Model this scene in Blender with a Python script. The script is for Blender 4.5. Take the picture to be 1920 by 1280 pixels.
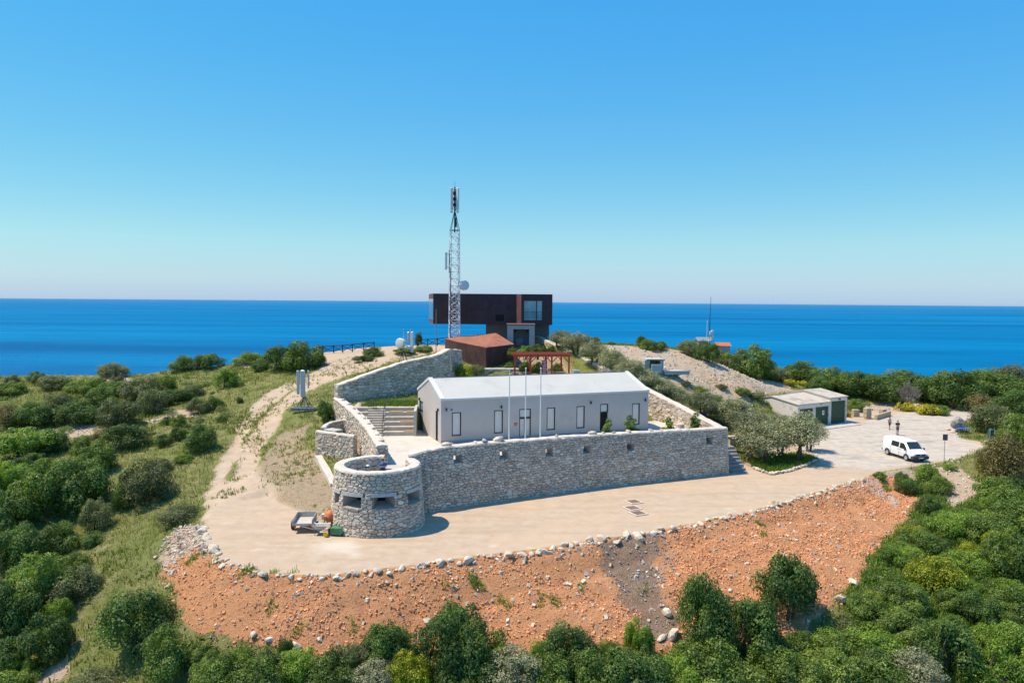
import bpy, bmesh, math, random
import numpy as np
from mathutils import Matrix, Vector, Euler, noise

for _o in list(bpy.data.objects):
    bpy.data.objects.remove(_o, do_unlink=True)
scene = bpy.context.scene
COL = scene.collection
R = math.radians

# ------------------------------------------------------------------ camera
CAM_Z = 16.0
FPX = 1387.0                     # focal length in pixels of a 1920 px wide picture
PITCH, ROLL = R(3.12), R(0.45)
cam_data = bpy.data.cameras.new('camera')
cam_data.sensor_width = 36.0
cam_data.lens = FPX / 1920.0 * 36.0
cam_data.clip_start = 0.1
cam_data.clip_end = 400000.0
cam = bpy.data.objects.new('camera', cam_data)
COL.objects.link(cam)
CAM_R = Euler((math.pi / 2 - PITCH, 0, 0)).to_matrix() @ Matrix.Rotation(ROLL, 3, 'Z')
cam.matrix_world = Matrix.Translation((0, 0, CAM_Z)) @ CAM_R.to_4x4()
scene.camera = cam

# ------------------------------------------------------------------ sky, sun, exposure
SUN_DIR = Vector((-2.1, 0.10, 4.3)).normalized()          # from the scene towards the sun
world = bpy.data.worlds.new('World')
scene.world = world
world.use_nodes = True
_nt = world.node_tree
_nt.nodes.clear()
_sky = _nt.nodes.new('ShaderNodeTexSky')
_sky.sky_type = 'NISHITA'
_sky.sun_disc = False
_sky.sun_elevation = math.asin(SUN_DIR.z)
_sky.sun_rotation = math.atan2(SUN_DIR.x, SUN_DIR.y)
_sky.altitude = 0.0
_sky.air_density = 1.5
_sky.dust_density = 0.5
_sky.ozone_density = 10.0
_bg = _nt.nodes.new('ShaderNodeBackground')
_bg.inputs['Strength'].default_value = 0.10
_wo = _nt.nodes.new('ShaderNodeOutputWorld')
# one even colour grade over the whole sky: softer contrast, richer blue
_g0 = _nt.nodes.new('ShaderNodeMix'); _g0.data_type = 'RGBA'; _g0.blend_type = 'MULTIPLY'; _g0.inputs[0].default_value = 1.0
_g0.inputs[7].default_value = (0.1, 0.1, 0.1, 1)
_g1 = _nt.nodes.new('ShaderNodeGamma'); _g1.inputs['Gamma'].default_value = 0.6
_g2 = _nt.nodes.new('ShaderNodeHueSaturation'); _g2.inputs['Saturation'].default_value = 1.8
_g3 = _nt.nodes.new('ShaderNodeMix'); _g3.data_type = 'RGBA'; _g3.blend_type = 'MULTIPLY'; _g3.inputs[0].default_value = 1.0
_g3.inputs[7].default_value = (6.4, 8.15, 2.25, 1)
_nt.links.new(_sky.outputs[0], _g0.inputs[6])
_nt.links.new(_g0.outputs[2], _g1.inputs['Color'])
_nt.links.new(_g1.outputs[0], _g2.inputs['Color'])
_nt.links.new(_g2.outputs[0], _g3.inputs[6])
_g4 = _nt.nodes.new('ShaderNodeMix'); _g4.data_type = 'RGBA'; _g4.blend_type = 'ADD'; _g4.inputs[0].default_value = 1.0
_g4.inputs[7].default_value = (0.42, 0.96, 5.8, 1)
_nt.links.new(_g3.outputs[2], _g4.inputs[6])
_nt.links.new(_g4.outputs[2], _bg.inputs['Color'])
_nt.links.new(_bg.outputs[0], _wo.inputs['Surface'])

sun_data = bpy.data.lights.new('sun', 'SUN')
sun_data.energy = 4.9
sun_data.angle = R(0.53)
sun_data.color = (1.0, 0.875, 0.70)
sun = bpy.data.objects.new('sun', sun_data)
COL.objects.link(sun)
sun.location = (-60, 10, 120)
sun.rotation_euler = SUN_DIR.to_track_quat('Z', 'Y').to_euler()

scene.view_settings.view_transform = 'Standard'
scene.view_settings.look = 'None'
scene.view_settings.exposure = 0.25
scene.view_settings.gamma = 1.0
scene.render.engine = 'CYCLES'
scene.cycles.max_bounces = 6
scene.cycles.diffuse_bounces = 3
scene.cycles.transparent_max_bounces = 8

# ------------------------------------------------------------------ measuring helpers
def ray(px, py):
    d = CAM_R @ Vector(((px - 960.0) / FPX, -(py - 640.0) / FPX, -1.0))
    return d

def P(px, py, z):
    """World point seen at a photo pixel, at height z."""
    d = ray(px, py)
    t = (z - CAM_Z) / d.z
    return Vector((d.x * t, d.y * t, z))

def PD(px, py, depth):
    d = ray(px, py)
    t = depth / d.y
    return Vector((d.x * t, depth, CAM_Z + d.z * t))

# ------------------------------------------------------------------ object helpers
def tag(o, label=None, cat=None, group=None, kind=None):
    if label: o['label'] = label
    if cat: o['category'] = cat
    if group: o['group'] = group
    if kind: o['kind'] = kind
    return o

INV = {}
def thing(name, loc, label, cat, group=None, rz=0.0, scale=1.0):
    o = bpy.data.objects.new(name, None)
    o.empty_display_size = 0.3
    COL.objects.link(o)
    o.location = loc
    o.rotation_euler = (0, 0, rz)
    o.scale = (scale, scale, scale)
    INV[o.name] = (Matrix.Translation(loc) @ Matrix.Rotation(rz, 4, 'Z') @ Matrix.Scale(scale, 4)).inverted()
    return tag(o, label, cat, group)

def link(o, parent=None):
    COL.objects.link(o)
    if parent is not None:
        o.parent = parent
    return o

class MB:
    """Collects faces; build() links them as one mesh object."""
    def __init__(s):
        s.v = []; s.f = []; s.tone = []; s.cur = 0.5
    def add(s, vs, fs):
        b = len(s.v)
        s.v.extend([tuple(p) for p in vs])
        s.tone.extend([s.cur] * len(vs))
        s.f.extend([tuple(b + i for i in f) for f in fs])
    def box(s, c, size, rz=0.0, rx=0.0, ry=0.0):
        hx, hy, hz = size[0] / 2, size[1] / 2, size[2] / 2
        m = Matrix.Translation(c) @ Euler((rx, ry, rz)).to_matrix().to_4x4()
        vs = [m @ Vector((x * hx, y * hy, z * hz)) for z in (-1, 1) for y in (-1, 1) for x in (-1, 1)]
        s.add(vs, [(0, 2, 3, 1), (4, 5, 7, 6), (0, 1, 5, 4), (2, 6, 7, 3), (0, 4, 6, 2), (1, 3, 7, 5)])
    def bevel_box(s, c, size, b, rz=0.0):
        hx, hy, hz = size[0] / 2, size[1] / 2, size[2] / 2
        m = Matrix.Translation(c) @ Matrix.Rotation(rz, 4, 'Z')
        rings = []
        for z, ins in ((-hz, b), (-hz + b, 0), (hz - b, 0), (hz, b)):
            x, y = hx - ins, hy - ins
            rings.append([m @ Vector(p) for p in ((-x + b, -y, z), (x - b, -y, z), (x, -y + b, z), (x, y - b, z),
                                                  (x - b, y, z), (-x + b, y, z), (-x, y - b, z), (-x, -y + b, z))])
        s.loft(rings, True, True, True)
    def loft(s, rings, closed=True, cap0=True, cap1=True):
        n = len(rings[0]); vs = [p for r in rings for p in r]; fs = []
        for i in range(len(rings) - 1):
            for j in range(n if closed else n - 1):
                k = (j + 1) % n
                fs.append((i * n + j, i * n + k, (i + 1) * n + k, (i + 1) * n + j))
        if cap0: fs.append(tuple(range(n - 1, -1, -1)))
        if cap1: fs.append(tuple((len(rings) - 1) * n + j for j in range(n)))
        s.add(vs, fs)
    def prism(s, poly, z0, z1):
        """poly: list of (x, y); z0, z1 number or list per vertex."""
        n = len(poly)
        a = z0 if isinstance(z0, (list, tuple)) else [z0] * n
        b = z1 if isinstance(z1, (list, tuple)) else [z1] * n
        s.loft([[Vector((p[0], p[1], a[i])) for i, p in enumerate(poly)],
                [Vector((p[0], p[1], b[i])) for i, p in enumerate(poly)]])
    def poly(s, pts):
        s.add(pts, [tuple(range(len(pts)))])
    def tube(s, path, r, n=6, caps=True):
        path = [Vector(p) for p in path]
        rs = r if isinstance(r, (list, tuple)) else [r] * len(path)
        rings = []
        for i, p in enumerate(path):
            d = (path[min(i + 1, len(path) - 1)] - path[max(i - 1, 0)]).normalized()
            a = Vector((0, 0, 1)) if abs(d.z) < 0.9 else Vector((1, 0, 0))
            u = d.cross(a).normalized(); w = d.cross(u)
            rings.append([p + (u * math.cos(k * 2 * math.pi / n) + w * math.sin(k * 2 * math.pi / n)) * rs[i] for k in range(n)])
        s.loft(rings, True, caps, caps)
    def bar(s, a, b, w, h=None):
        """square bar between two points"""
        h = h or w
        a, b = Vector(a), Vector(b)
        d = (b - a).normalized()
        up = Vector((0, 0, 1)) if abs(d.z) < 0.95 else Vector((0, 1, 0))
        u = d.cross(up).normalized() * (w / 2); v = u.cross(d).normalized() * (h / 2)
        s.loft([[p - u - v, p + u - v, p + u + v, p - u + v] for p in (a, b)])
    def lathe(s, c, prof, n=24, axis='Z', m=None):
        rings = []
        for r, z in prof:
            ring = []
            for k in range(n):
                a = 2 * math.pi * k / n
                p = Vector((r * math.cos(a), r * math.sin(a), z))
                if axis == 'X': p = Vector((p.z, p.x, p.y))
                if axis == 'Y': p = Vector((p.y, p.z, p.x))
                if m is not None: p = m @ p
                ring.append(p + Vector(c))
            rings.append(ring)
        s.loft(rings)
    def build(s, name, mat, parent=None, world=True, smooth=False, tone=False, normals=True):
        me = bpy.data.meshes.new(name)
        vs = s.v
        if parent is not None and world:
            iv = INV[parent.name] if parent.name in INV else None
            if iv is None:
                pp = parent.parent
                iv = INV[pp.name]
            vs = [tuple(iv @ Vector(p)) for p in vs]
        me.from_pydata(vs, [], s.f)
        if tone:
            at = me.attributes.new('tone', 'FLOAT', 'POINT')
            at.data.foreach_set('value', np.array(s.tone, dtype=np.float32))
        if normals:
            bm = bmesh.new(); bm.from_mesh(me)
            bmesh.ops.recalc_face_normals(bm, faces=bm.faces)
            bm.to_mesh(me); bm.free()
        if smooth:
            me.polygons.foreach_set('use_smooth', [True] * len(me.polygons))
        me.materials.append(mat)
        me.update()
        o = bpy.data.objects.new(name, me)
        return link(o, parent)

def copy_tree(root, loc, rz=0.0, scale=(1, 1, 1), label=None, group=None):
    r = root.copy(); COL.objects.link(r)
    r.location = loc; r.rotation_euler = (0, 0, rz); r.scale = scale
    if label: r['label'] = label
    if group: r['group'] = group
    for ch in root.children:
        c = ch.copy(); COL.objects.link(c); c.parent = r
        for g in ch.children:
            d = g.copy(); COL.objects.link(d); d.parent = c
    return r

# ------------------------------------------------------------------ materials
MATS = {}
def nodes(mat):
    mat.use_nodes = True
    nt = mat.node_tree
    nt.nodes.clear()
    out = nt.nodes.new('ShaderNodeOutputMaterial')
    b = nt.nodes.new('ShaderNodeBsdfPrincipled')
    nt.links.new(b.outputs[0], out.inputs['Surface'])
    return nt, b

def N(nt, typ, **kw):
    n = nt.nodes.new(typ)
    for k, v in kw.items():
        if k in n.inputs: n.inputs[k].default_value = v
        else: setattr(n, k, v)
    return n

def mixc(nt, fac, a, b, blend='MIX'):
    m = nt.nodes.new('ShaderNodeMix'); m.data_type = 'RGBA'; m.blend_type = blend
    for sock, val in ((m.inputs[0], fac), (m.inputs[6], a), (m.inputs[7], b)):
        if hasattr(val, 'is_output'): nt.links.new(val, sock)
        else: sock.default_value = val if isinstance(val, (int, float)) else (tuple(val) + (1,))[:4]
    return m.outputs[2]

def math_(nt, op, a, b=0.0, clamp=False):
    m = nt.nodes.new('ShaderNodeMath'); m.operation = op; m.use_clamp = clamp
    for sock, val in ((m.inputs[0], a), (m.inputs[1], b)):
        if hasattr(val, 'is_output'): nt.links.new(val, sock)
        else: sock.default_value = val
    return m.outputs[0]

def noise_(nt, scale, detail=4, rough=0.6, vec=None, dist=0.0):
    n = N(nt, 'ShaderNodeTexNoise', Scale=scale, Detail=detail, Roughness=rough, Distortion=dist)
    if vec is not None: nt.links.new(vec, n.inputs['Vector'])
    return n.outputs['Fac']

def ramp_(nt, fac, stops):
    r = nt.nodes.new('ShaderNodeValToRGB')
    e = r.color_ramp.elements
    while len(e) > 1: e.remove(e[-1])
    e[0].position = stops[0][0]; e[0].color = (tuple(stops[0][1]) + (1,))[:4]
    for p, c in stops[1:]:
        x = e.new(p); x.color = (tuple(c) + (1,))[:4]
    nt.links.new(fac, r.inputs[0])
    return r.outputs[0]

def step_(nt, val, lo, hi):
    m = nt.nodes.new('ShaderNodeMapRange'); m.interpolation_type = 'SMOOTHSTEP'
    nt.links.new(val, m.inputs[0])
    m.inputs[1].default_value = lo; m.inputs[2].default_value = hi
    return m.outputs[0]

def pos_(nt):
    return nt.nodes.new('ShaderNodeNewGeometry').outputs['Position']

def attr_(nt, name):
    a = nt.nodes.new('ShaderNodeAttribute'); a.attribute_name = name
    return a

def bump_(nt, bsdf, h, strength=0.5, dist=0.05):
    b = nt.nodes.new('ShaderNodeBump')
    b.inputs['Strength'].default_value = strength
    b.inputs['Distance'].default_value = dist
    nt.links.new(h, b.inputs['Height'])
    nt.links.new(b.outputs[0], bsdf.inputs['Normal'])

def mat(name, color, rough=0.7, metal=0.0, var=0.12, scale=3.0, bump=0.0, bscale=20.0, stain=None, spec=0.4):
    """plain procedural material with soft mottling"""
    if name in MATS: return MATS[name]
    m = bpy.data.materials.new(name); MATS[name] = m
    nt, b = nodes(m)
    p = pos_(nt)
    f = noise_(nt, scale, 5, 0.65, p)
    lo = tuple(c * (1 - var) for c in color); hi = tuple(min(1, c * (1 + var)) for c in color)
    c = ramp_(nt, f, [(0.3, lo), (0.7, hi)])
    if stain:
        sf = step_(nt, noise_(nt, stain[1], 6, 0.7, p), stain[2], stain[2] + 0.12)
        c = mixc(nt, sf, c, stain[0])
    nt.links.new(c, b.inputs['Base Color'])
    b.inputs['Roughness'].default_value = rough
    b.inputs['Metallic'].default_value = metal
    b.inputs['Specular IOR Level'].default_value = spec
    if bump:
        bump_(nt, b, noise_(nt, bscale, 4, 0.6, p), bump, 0.03)
    return m

def glass_mat(name, tint=(0.03, 0.045, 0.05), rough=0.06, metal=0.0):
    if name in MATS: return MATS[name]
    m = bpy.data.materials.new(name); MATS[name] = m
    nt, b = nodes(m)
    p = pos_(nt)
    nt.links.new(ramp_(nt, noise_(nt, 0.7, 2, 0.5, p), [(0.35, tint), (0.65, tuple(c * 1.5 for c in tint))]), b.inputs['Base Color'])
    b.inputs['Roughness'].default_value = rough
    b.inputs['Specular IOR Level'].default_value = 0.8
    return m

def stone_mat(name, dark, light, brown):
    m = bpy.data.materials.new(name); MATS[name] = m
    nt, b = nodes(m)
    p = pos_(nt)
    t = attr_(nt, 'tone').outputs['Fac']
    c = ramp_(nt, t, [(0.0, dark), (0.55, tuple((a + d) / 2 for a, d in zip(dark, light))), (1.0, light)])
    n1 = noise_(nt, 1.1, 4, 0.6, p)
    c = mixc(nt, math_(nt, 'MULTIPLY', step_(nt, n1, 0.48, 0.68), 0.65), c, brown)
    n2 = noise_(nt, 9.0, 6, 0.75, p)
    c = mixc(nt, math_(nt, 'MULTIPLY', step_(nt, n2, 0.52, 0.78), 0.5), c, tuple(x * 0.5 for x in dark))
    n3 = noise_(nt, 0.45, 5, 0.7, p)
    c = mixc(nt, math_(nt, 'MULTIPLY', step_(nt, n3, 0.55, 0.75), 0.4), c, tuple(min(0.7, x * 1.35) for x in light))
    nt.links.new(c, b.inputs['Base Color'])
    b.inputs['Roughness'].default_value = 0.92
    b.inputs['Specular IOR Level'].default_value = 0.2
    bump_(nt, b, noise_(nt, 14, 6, 0.7, p), 0.7, 0.05)
    return m

def leaf_mat(name, dark, mid, light, trans=0.25):
    m = bpy.data.materials.new(name); MATS[name] = m
    nt, b = nodes(m)
    t = attr_(nt, 'tone').outputs['Fac']
    info = nt.nodes.new('ShaderNodeObjectInfo')
    tt = math_(nt, 'ADD', t, math_(nt, 'MULTIPLY', math_(nt, 'SUBTRACT', info.outputs['Random'], 0.5), 0.3))
    c = ramp_(nt, tt, [(0.05, dark), (0.5, mid), (0.95, light)])
    nt.links.new(c, b.inputs['Base Color'])
    b.inputs['Roughness'].default_value = 0.55
    b.inputs['Specular IOR Level'].default_value = 0.35
    tr = nt.nodes.new('ShaderNodeBsdfTranslucent')
    nt.links.new(mixc(nt, 1.0, c, (1.5, 1.7, 0.6), 'MULTIPLY'), tr.inputs['Color'])
    mx = nt.nodes.new('ShaderNodeMixShader'); mx.inputs[0].default_value = trans
    out = [n for n in nt.nodes if n.type == 'OUTPUT_MATERIAL'][0]
    nt.links.new(b.outputs[0], mx.inputs[1]); nt.links.new(tr.outputs[0], mx.inputs[2])
    nt.links.new(mx.outputs[0], out.inputs['Surface'])
    return m

# ------------------------------------------------------------------ number helpers
def vnoise(x, y, seed=0):
    xi = np.floor(x).astype(np.int64); yi = np.floor(y).astype(np.int64)
    fx = x - xi; fy = y - yi
    fx = fx * fx * (3 - 2 * fx); fy = fy * fy * (3 - 2 * fy)
    def h(a, b):
        n = (a * 374761393 + b * 668265263 + seed * 974634777) & 0x7fffffff
        n = ((n ^ (n >> 13)) * 1274126177) & 0x7fffffff
        n = n ^ (n >> 16)
        return (n & 0xffff) / 65535.0
    return ((h(xi, yi) * (1 - fx) + h(xi + 1, yi) * fx) * (1 - fy) + (h(xi, yi + 1) * (1 - fx) + h(xi + 1, yi + 1) * fx) * fy) * 2 - 1

def fbm(x, y, scale, octv=4, seed=0, gain=0.5):
    s = 0; a = 1; t = 0
    for i in range(octv):
        s = s + a * vnoise(x / scale + 17.3 * i, y / scale - 9.1 * i, seed + i); t += a; a *= gain; scale *= 0.5
    return s / t

def sdist(X, Y, poly):
    """signed distance (positive inside) of points to a polygon"""
    d = np.full(X.shape, 1e9); ins = np.zeros(X.shape, bool)
    n = len(poly)
    for i in range(n):
        ax, ay = poly[i][0], poly[i][1]; bx, by = poly[(i + 1) % n][0], poly[(i + 1) % n][1]
        dx, dy = bx - ax, by - ay
        L = dx * dx + dy * dy + 1e-12
        t = np.clip(((X - ax) * dx + (Y - ay) * dy) / L, 0, 1)
        d = np.minimum(d, np.hypot(X - ax - t * dx, Y - ay - t * dy))
        c = ((ay > Y) != (by > Y)) & (X < (bx - ax) * (Y - ay) / ((by - ay) if by != ay else 1e-12) + ax)
        ins ^= c
    return np.where(ins, d, -d)

def pdist(X, Y, line):
    d = np.full(np.shape(X), 1e9)
    for (a, b) in zip(line[:-1], line[1:]):
        dx, dy = b[0] - a[0], b[1] - a[1]
        L = dx * dx + dy * dy + 1e-12
        t = np.clip(((X - a[0]) * dx + (Y - a[1]) * dy) / L, 0, 1)
        d = np.minimum(d, np.hypot(X - a[0] - t * dx, Y - a[1] - t * dy))
    return d

def smooth(x, lo, hi):
    t = np.clip((x - lo) / (hi - lo), 0, 1)
    return t * t * (3 - 2 * t)
# ================================================================== THE SETTING
COURT_Z = 3.3
# natural ground: a smooth sheet through surveyed points (photo pixel + height, or x y z)
_pix = [(440,880,.8),(470,820,2.2),(500,770,3.8),(560,730,5.5),(640,690,7.4),(720,668,8.6),(800,655,9.3),
        (540,850,1.6),(560,900,.9),(520,800,3.0),(590,800,3.2),(600,760,4.6),(575,770,4.3),(592,850,2.0),(655,861,2.0),
        (0,900,0),(0,1100,-4),(0,1280,-6),(200,1000,-2.5),(200,1200,-5),(200,800,2),(300,740,4),(330,850,1.2),
        (350,1000,-.6),(330,1100,-2.2),(400,1180,-3.0),(100,760,3.3),(60,830,1.5),
        (700,1195,-2.8),(1000,1195,-2.8),(1250,1200,-3.2),(700,1280,-3.8),(1000,1280,-3.9),(1300,1280,-4.6),
        (1570,1110,-2.6),(1600,1280,-5.2),(1900,1280,-5.4),(1720,945,-1.6),(1900,1000,-1.7),(1750,1050,-2.7),(1830,905,-.8),
        (430,950,0),(700,1000,0),(1000,960,0),(1400,900,0),(1650,860,0),(1800,830,0),(1700,790,0),(1530,810,0),(1640,762,.2),(1830,775,.2),
        (1920,880,.3),(1900,800,.6),
        (1130,645,9.8),(1300,665,8.5),(1222,695,7.5),(1300,710,6),(1350,740,4.5),(1400,720,5),(1250,760,4),(1330,780,2.5),
        (1450,730,3),(1500,700,4),(1420,790,1.0)]
CP = [P(*p) for p in _pix]
CP += [Vector(v) for v in [(-5,101,9.5),(2,101,9.6),(0,108,9.7),(-15,108,9.0),(8,108,9.9),(-72,101,5.0),(-54,105,5.3),(-42,106,6.4),(-27.5,106,8.1),
        (90,140,1.5),(60,130,1.8),(120,110,1.0),(40,133,3.0),(-10,25,-9),(20,25,-9),(-40,25,-11),(40,25,-10),(0,5,-18),(60,30,-9),(-70,40,-9),
        (-105,70,-3),(-105,100,2),(90,60,-2.5),(112,90,0),(0,-60,-45),(90,-40,-40),(-90,-40,-42),
        (-10,74,5.5),(-14,77,5.5),(-8,82,5.8),(-5,86.5,6.2),(0,89,6.9),(6,89,6.9),(-3.2,92,7.5),(0,97,8.4),(2,100,9.5),(9,84,5.4),(12,80,4.4)]]
cx = np.array([p.x for p in CP]); cy = np.array([p.y for p in CP]); cz = np.array([p.z for p in CP])
def _phi(r): return np.where(r > 1e-9, r * r * np.log(r + 1e-12), 0.0)
_n = len(cx)
_A = np.zeros((_n + 3, _n + 3))
_A[:_n, :_n] = _phi(np.hypot(cx[:, None] - cx[None], cy[:, None] - cy[None])) + np.eye(_n) * 6.0
_A[:_n, _n] = 1; _A[:_n, _n+1] = cx; _A[:_n, _n+2] = cy
_A[_n, :_n] = 1; _A[_n+1, :_n] = cx; _A[_n+2, :_n] = cy
_w = np.linalg.solve(_A, np.concatenate([cz, np.zeros(3)]))
def natural(X, Y):
    Z = _w[_n] + _w[_n+1] * X + _w[_n+2] * Y
    for i in range(_n):
        Z = Z + _w[i] * _phi(np.hypot(X - cx[i], Y - cy[i]))
    return Z

def xy(l, z=0.0): return [tuple(P(a, b, z)[:2]) for a, b in l]

# the levelled terrace (sand in front of the wall, paved car park on the right)
EDGE_PX = [(380,985),(392,1030),(440,1060),(500,1074),(600,1080),(700,1068),(800,1056),(900,1041),(1000,1030),(1100,1014),
           (1200,1000),(1300,981),(1400,960),(1500,932),(1560,914),(1615,898),(1650,884),(1740,870),(1790,862),(1850,843)]
EDGE = xy(EDGE_PX)
LOT = EDGE + xy([(1838,828),(1795,822),(1790,800),(1835,782),(1880,772),(1830,764),(1700,768),(1600,772),(1480,792),(1450,840),(1372,880)]) \
      + [(18, 70), (-6, 62), (-10, 57)] + xy([(618,985),(560,955),(500,930),(430,940),(395,950)])

xs = np.concatenate([-60 - 0.3 * np.cumsum(1.06 ** np.arange(1, 78))[::-1], np.arange(-60, 60.01, 0.3), 60 + 0.3 * np.cumsum(1.06 ** np.arange(1, 84))])
ys = np.concatenate([36 - 0.3 * np.cumsum(1.08 ** np.arange(1, 46))[::-1], np.arange(36, 58, 0.2), np.arange(58, 126, 0.4), 126 + 0.4 * np.cumsum(1.06 ** np.arange(0, 70))])
GX, GY = np.meshgrid(xs, ys)
T = natural(GX, GY)
T = T + 0.28 * fbm(GX, GY, 6.0, 4, 3)
# cliff beyond the plateau's seaward edge
_ex = np.array([-600,-110,-70,-30,-12,0,15,40,90,130,600.0]); _ey = np.array([70,97,101.5,108.5,117,119,119,137,146,150,150.0])
edge_y = np.interp(GX, _ex, _ey)
over = np.maximum(0, GY - edge_y)
T = T - over * 0.9 - np.minimum(over, 3) * 0.2
side = np.maximum(0, np.abs(GX) - 135)
T = np.maximum(T - side * 0.8, -230)
d_lot = sdist(GX, GY, LOT)
dd = np.maximum(0, -d_lot)
fill = -0.72 * dd
cut = 0.95 * dd
Z = np.where(d_lot > 0, 0.0, np.clip(T, fill, cut))
Z = Z + np.where(d_lot > 0, 0.02 * fbm(GX, GY, 4.0, 3, 5), 0)
bank = (Z < -0.1) & (np.abs(Z - fill) < 0.05) & (d_lot < 0)

ybins = ys; xbins = xs
def H(x, y):
    i = int(np.clip(np.searchsorted(xs, x) - 1, 0, len(xs) - 2)); j = int(np.clip(np.searchsorted(ys, y) - 1, 0, len(ys) - 2))
    tx = (x - xs[i]) / (xs[i+1] - xs[i]); ty = (y - ys[j]) / (ys[j+1] - ys[j])
    return float((Z[j, i] * (1-tx) + Z[j, i+1] * tx) * (1-ty) + (Z[j+1, i] * (1-tx) + Z[j+1, i+1] * tx) * ty)

def G(px, py, t0=30.0, t1=170.0):
    """first ground point along the sight line of a photo pixel"""
    d = ray(px, py)
    t = t0; prev = None
    while t < t1:
        x, y, z = d.x * t, d.y * t, CAM_Z + d.z * t
        h = z - H(x, y)
        if h < 0:
            a, b = t - 0.5, t
            for _ in range(12):
                m = (a + b) / 2
                if CAM_Z + d.z * m - H(d.x * m, d.y * m) < 0: b = m
                else: a = m
            return Vector((d.x * b, d.y * b, CAM_Z + d.z * b))
        t += 0.5
    return None

def gpoly(l):
    out = []
    for a, b in l:
        p = G(a, b)
        if p is None: p = PD(a, b, 118)
        out.append((p.x, p.y))
    return out

# ground cover zones, as outlines on the ground
TRACK = gpoly([(378,1000),(386,930),(412,860),(444,798),(492,742),(540,718),(600,705),(700,672),(790,652),(835,644),(838,654),(770,670),(690,694),(640,708),
               (600,722),(566,746),(532,776),(506,812),(486,850),(486,890),(520,935),(590,970),(600,1060),(420,1060)])
HILLTOP = gpoly([(600,662),(700,650),(830,636),(960,634),(1040,640),(1000,655),(840,660),(740,680),(640,712),(560,732),(570,700)])
STONY = gpoly([(478,890),(492,850),(530,815),(575,800),(592,862),(628,905),(630,990),(560,990),(490,950)])
RUBBLE = gpoly([(1120,646),(1200,650),(1300,664),(1340,680),(1400,700),(1470,722),(1500,735),(1420,752),(1350,770),(1300,745),(1250,720),(1180,690),(1130,665)])
RUBBLE2 = gpoly([(1600,770),(1650,752),(1720,758),(1770,772),(1700,775)])
PATCHES = [gpoly(q) for q in ([(90,805),(130,795),(180,800),(185,812),(110,822)],[(265,790),(330,770),(372,768),(372,778),(290,792)],
           [(300,745),(340,735),(345,745),(310,755)],[(180,712),(230,705),(250,712),(200,720)],[(85,1275),(120,1225),(150,1195),(140,1225),(110,1280)],
           [(440,655+25),(470,672),(480,685),(450,690)])]
ASPHALT = xy([(1535,872),(1500,830),(1478,800),(1520,806),(1590,796),(1640,785),(1700,772),(1835,762),(1885,770),(1838,784),(1795,800),(1800,822),(1850,838),(1795,860),(1740,868),(1640,882)])
SCREE_A = gpoly([(1615,898),(1640,890),(1790,862),(1840,920),(1790,960),(1720,900),(1660,890)])
SPILL = gpoly([(1115,1010),(1240,995),(1270,1040),(1235,1100),(1290,1190),(1240,1220),(1190,1140),(1150,1080)])
WHITESPILL = gpoly([(1612,900),(1640,893),(1690,945),(1680,950)])
PALE = gpoly([(380,985),(330,990),(300,1040),(330,1075),(392,1040)])
RED = gpoly([(300,1075),(340,1045),(400,1035),(500,1065),(600,1070),(800,1046),(1000,1018),(1200,990),(1400,950),(1615,890),(1700,900),(1728,945),(1690,990),
             (1640,1040),(1600,1090),(1570,1130),(1500,1190),(1300,1225),(1000,1230),(700,1225),(560,1230),(430,1210),(350,1160)])

def zone(poly, w=0.7, jitter=0.9, sc=2.2, seed=11):
    d = sdist(GX, GY, poly) + jitter * fbm(GX, GY, sc, 4, seed)
    return smooth(d, -w, w)
m_sand = np.maximum(smooth(d_lot, -0.15, 0.25), zone(TRACK, 0.6, 1.0, 2.0, 21))
_mid = gpoly([(424,905),(440,870),(458,828),(480,795),(508,762),(548,732),(600,712)])
_md = pdist(GX, GY, _mid) + 0.25 * fbm(GX, GY, 1.6, 3, 23)
m_sand = np.where(d_lot > 0, m_sand, m_sand * (1 - 0.7 * smooth(-_md, -0.45, -0.15) * smooth(fbm(GX, GY, 5.0, 3, 24), -0.25, 0.1)))
m_sand = np.maximum(m_sand, 0.75 * zone(HILLTOP, 1.5, 2.5, 5.0, 31))
m_stony = zone(STONY, 1.2, 1.5, 2.5, 41)
m_red = zone(RED, 0.25, 0.7, 1.6, 51)
m_red = np.where((d_lot < 0.0) & (Z < 0.2), m_red, 0)
m_asph = smooth(sdist(GX, GY, ASPHALT) + 0.9 * fbm(GX, GY, 2.5, 4, 61), -0.9, 0.9)
m_rock = np.maximum(zone(RUBBLE, 1.8, 3.2, 5.0, 71), zone(RUBBLE2, 0.6, 0.8, 2.0, 72))
for q in PATCHES: m_rock = np.maximum(m_rock, zone(q, 0.7, 1.0, 2.0, 73))
m_rock = np.maximum(m_rock, np.where(d_lot < 0, 0.8 * zone(SCREE_A, 0.5, 1.4, 2.0, 74), 0))
m_rock = np.maximum(m_rock, np.where(d_lot < 0, zone(PALE, 0.5, 0.8, 1.5, 75), 0))
m_rock = np.maximum(m_rock, smooth(GY - edge_y, -2.0, 1.0) * 0.8)
m_grey = np.where(d_lot < 0, zone(SPILL, 0.7, 1.9, 1.6, 76), 0)
m_white = np.where(d_lot < 0, zone(WHITESPILL, 0.3, 0.2, 1.0, 77), 0)
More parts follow.
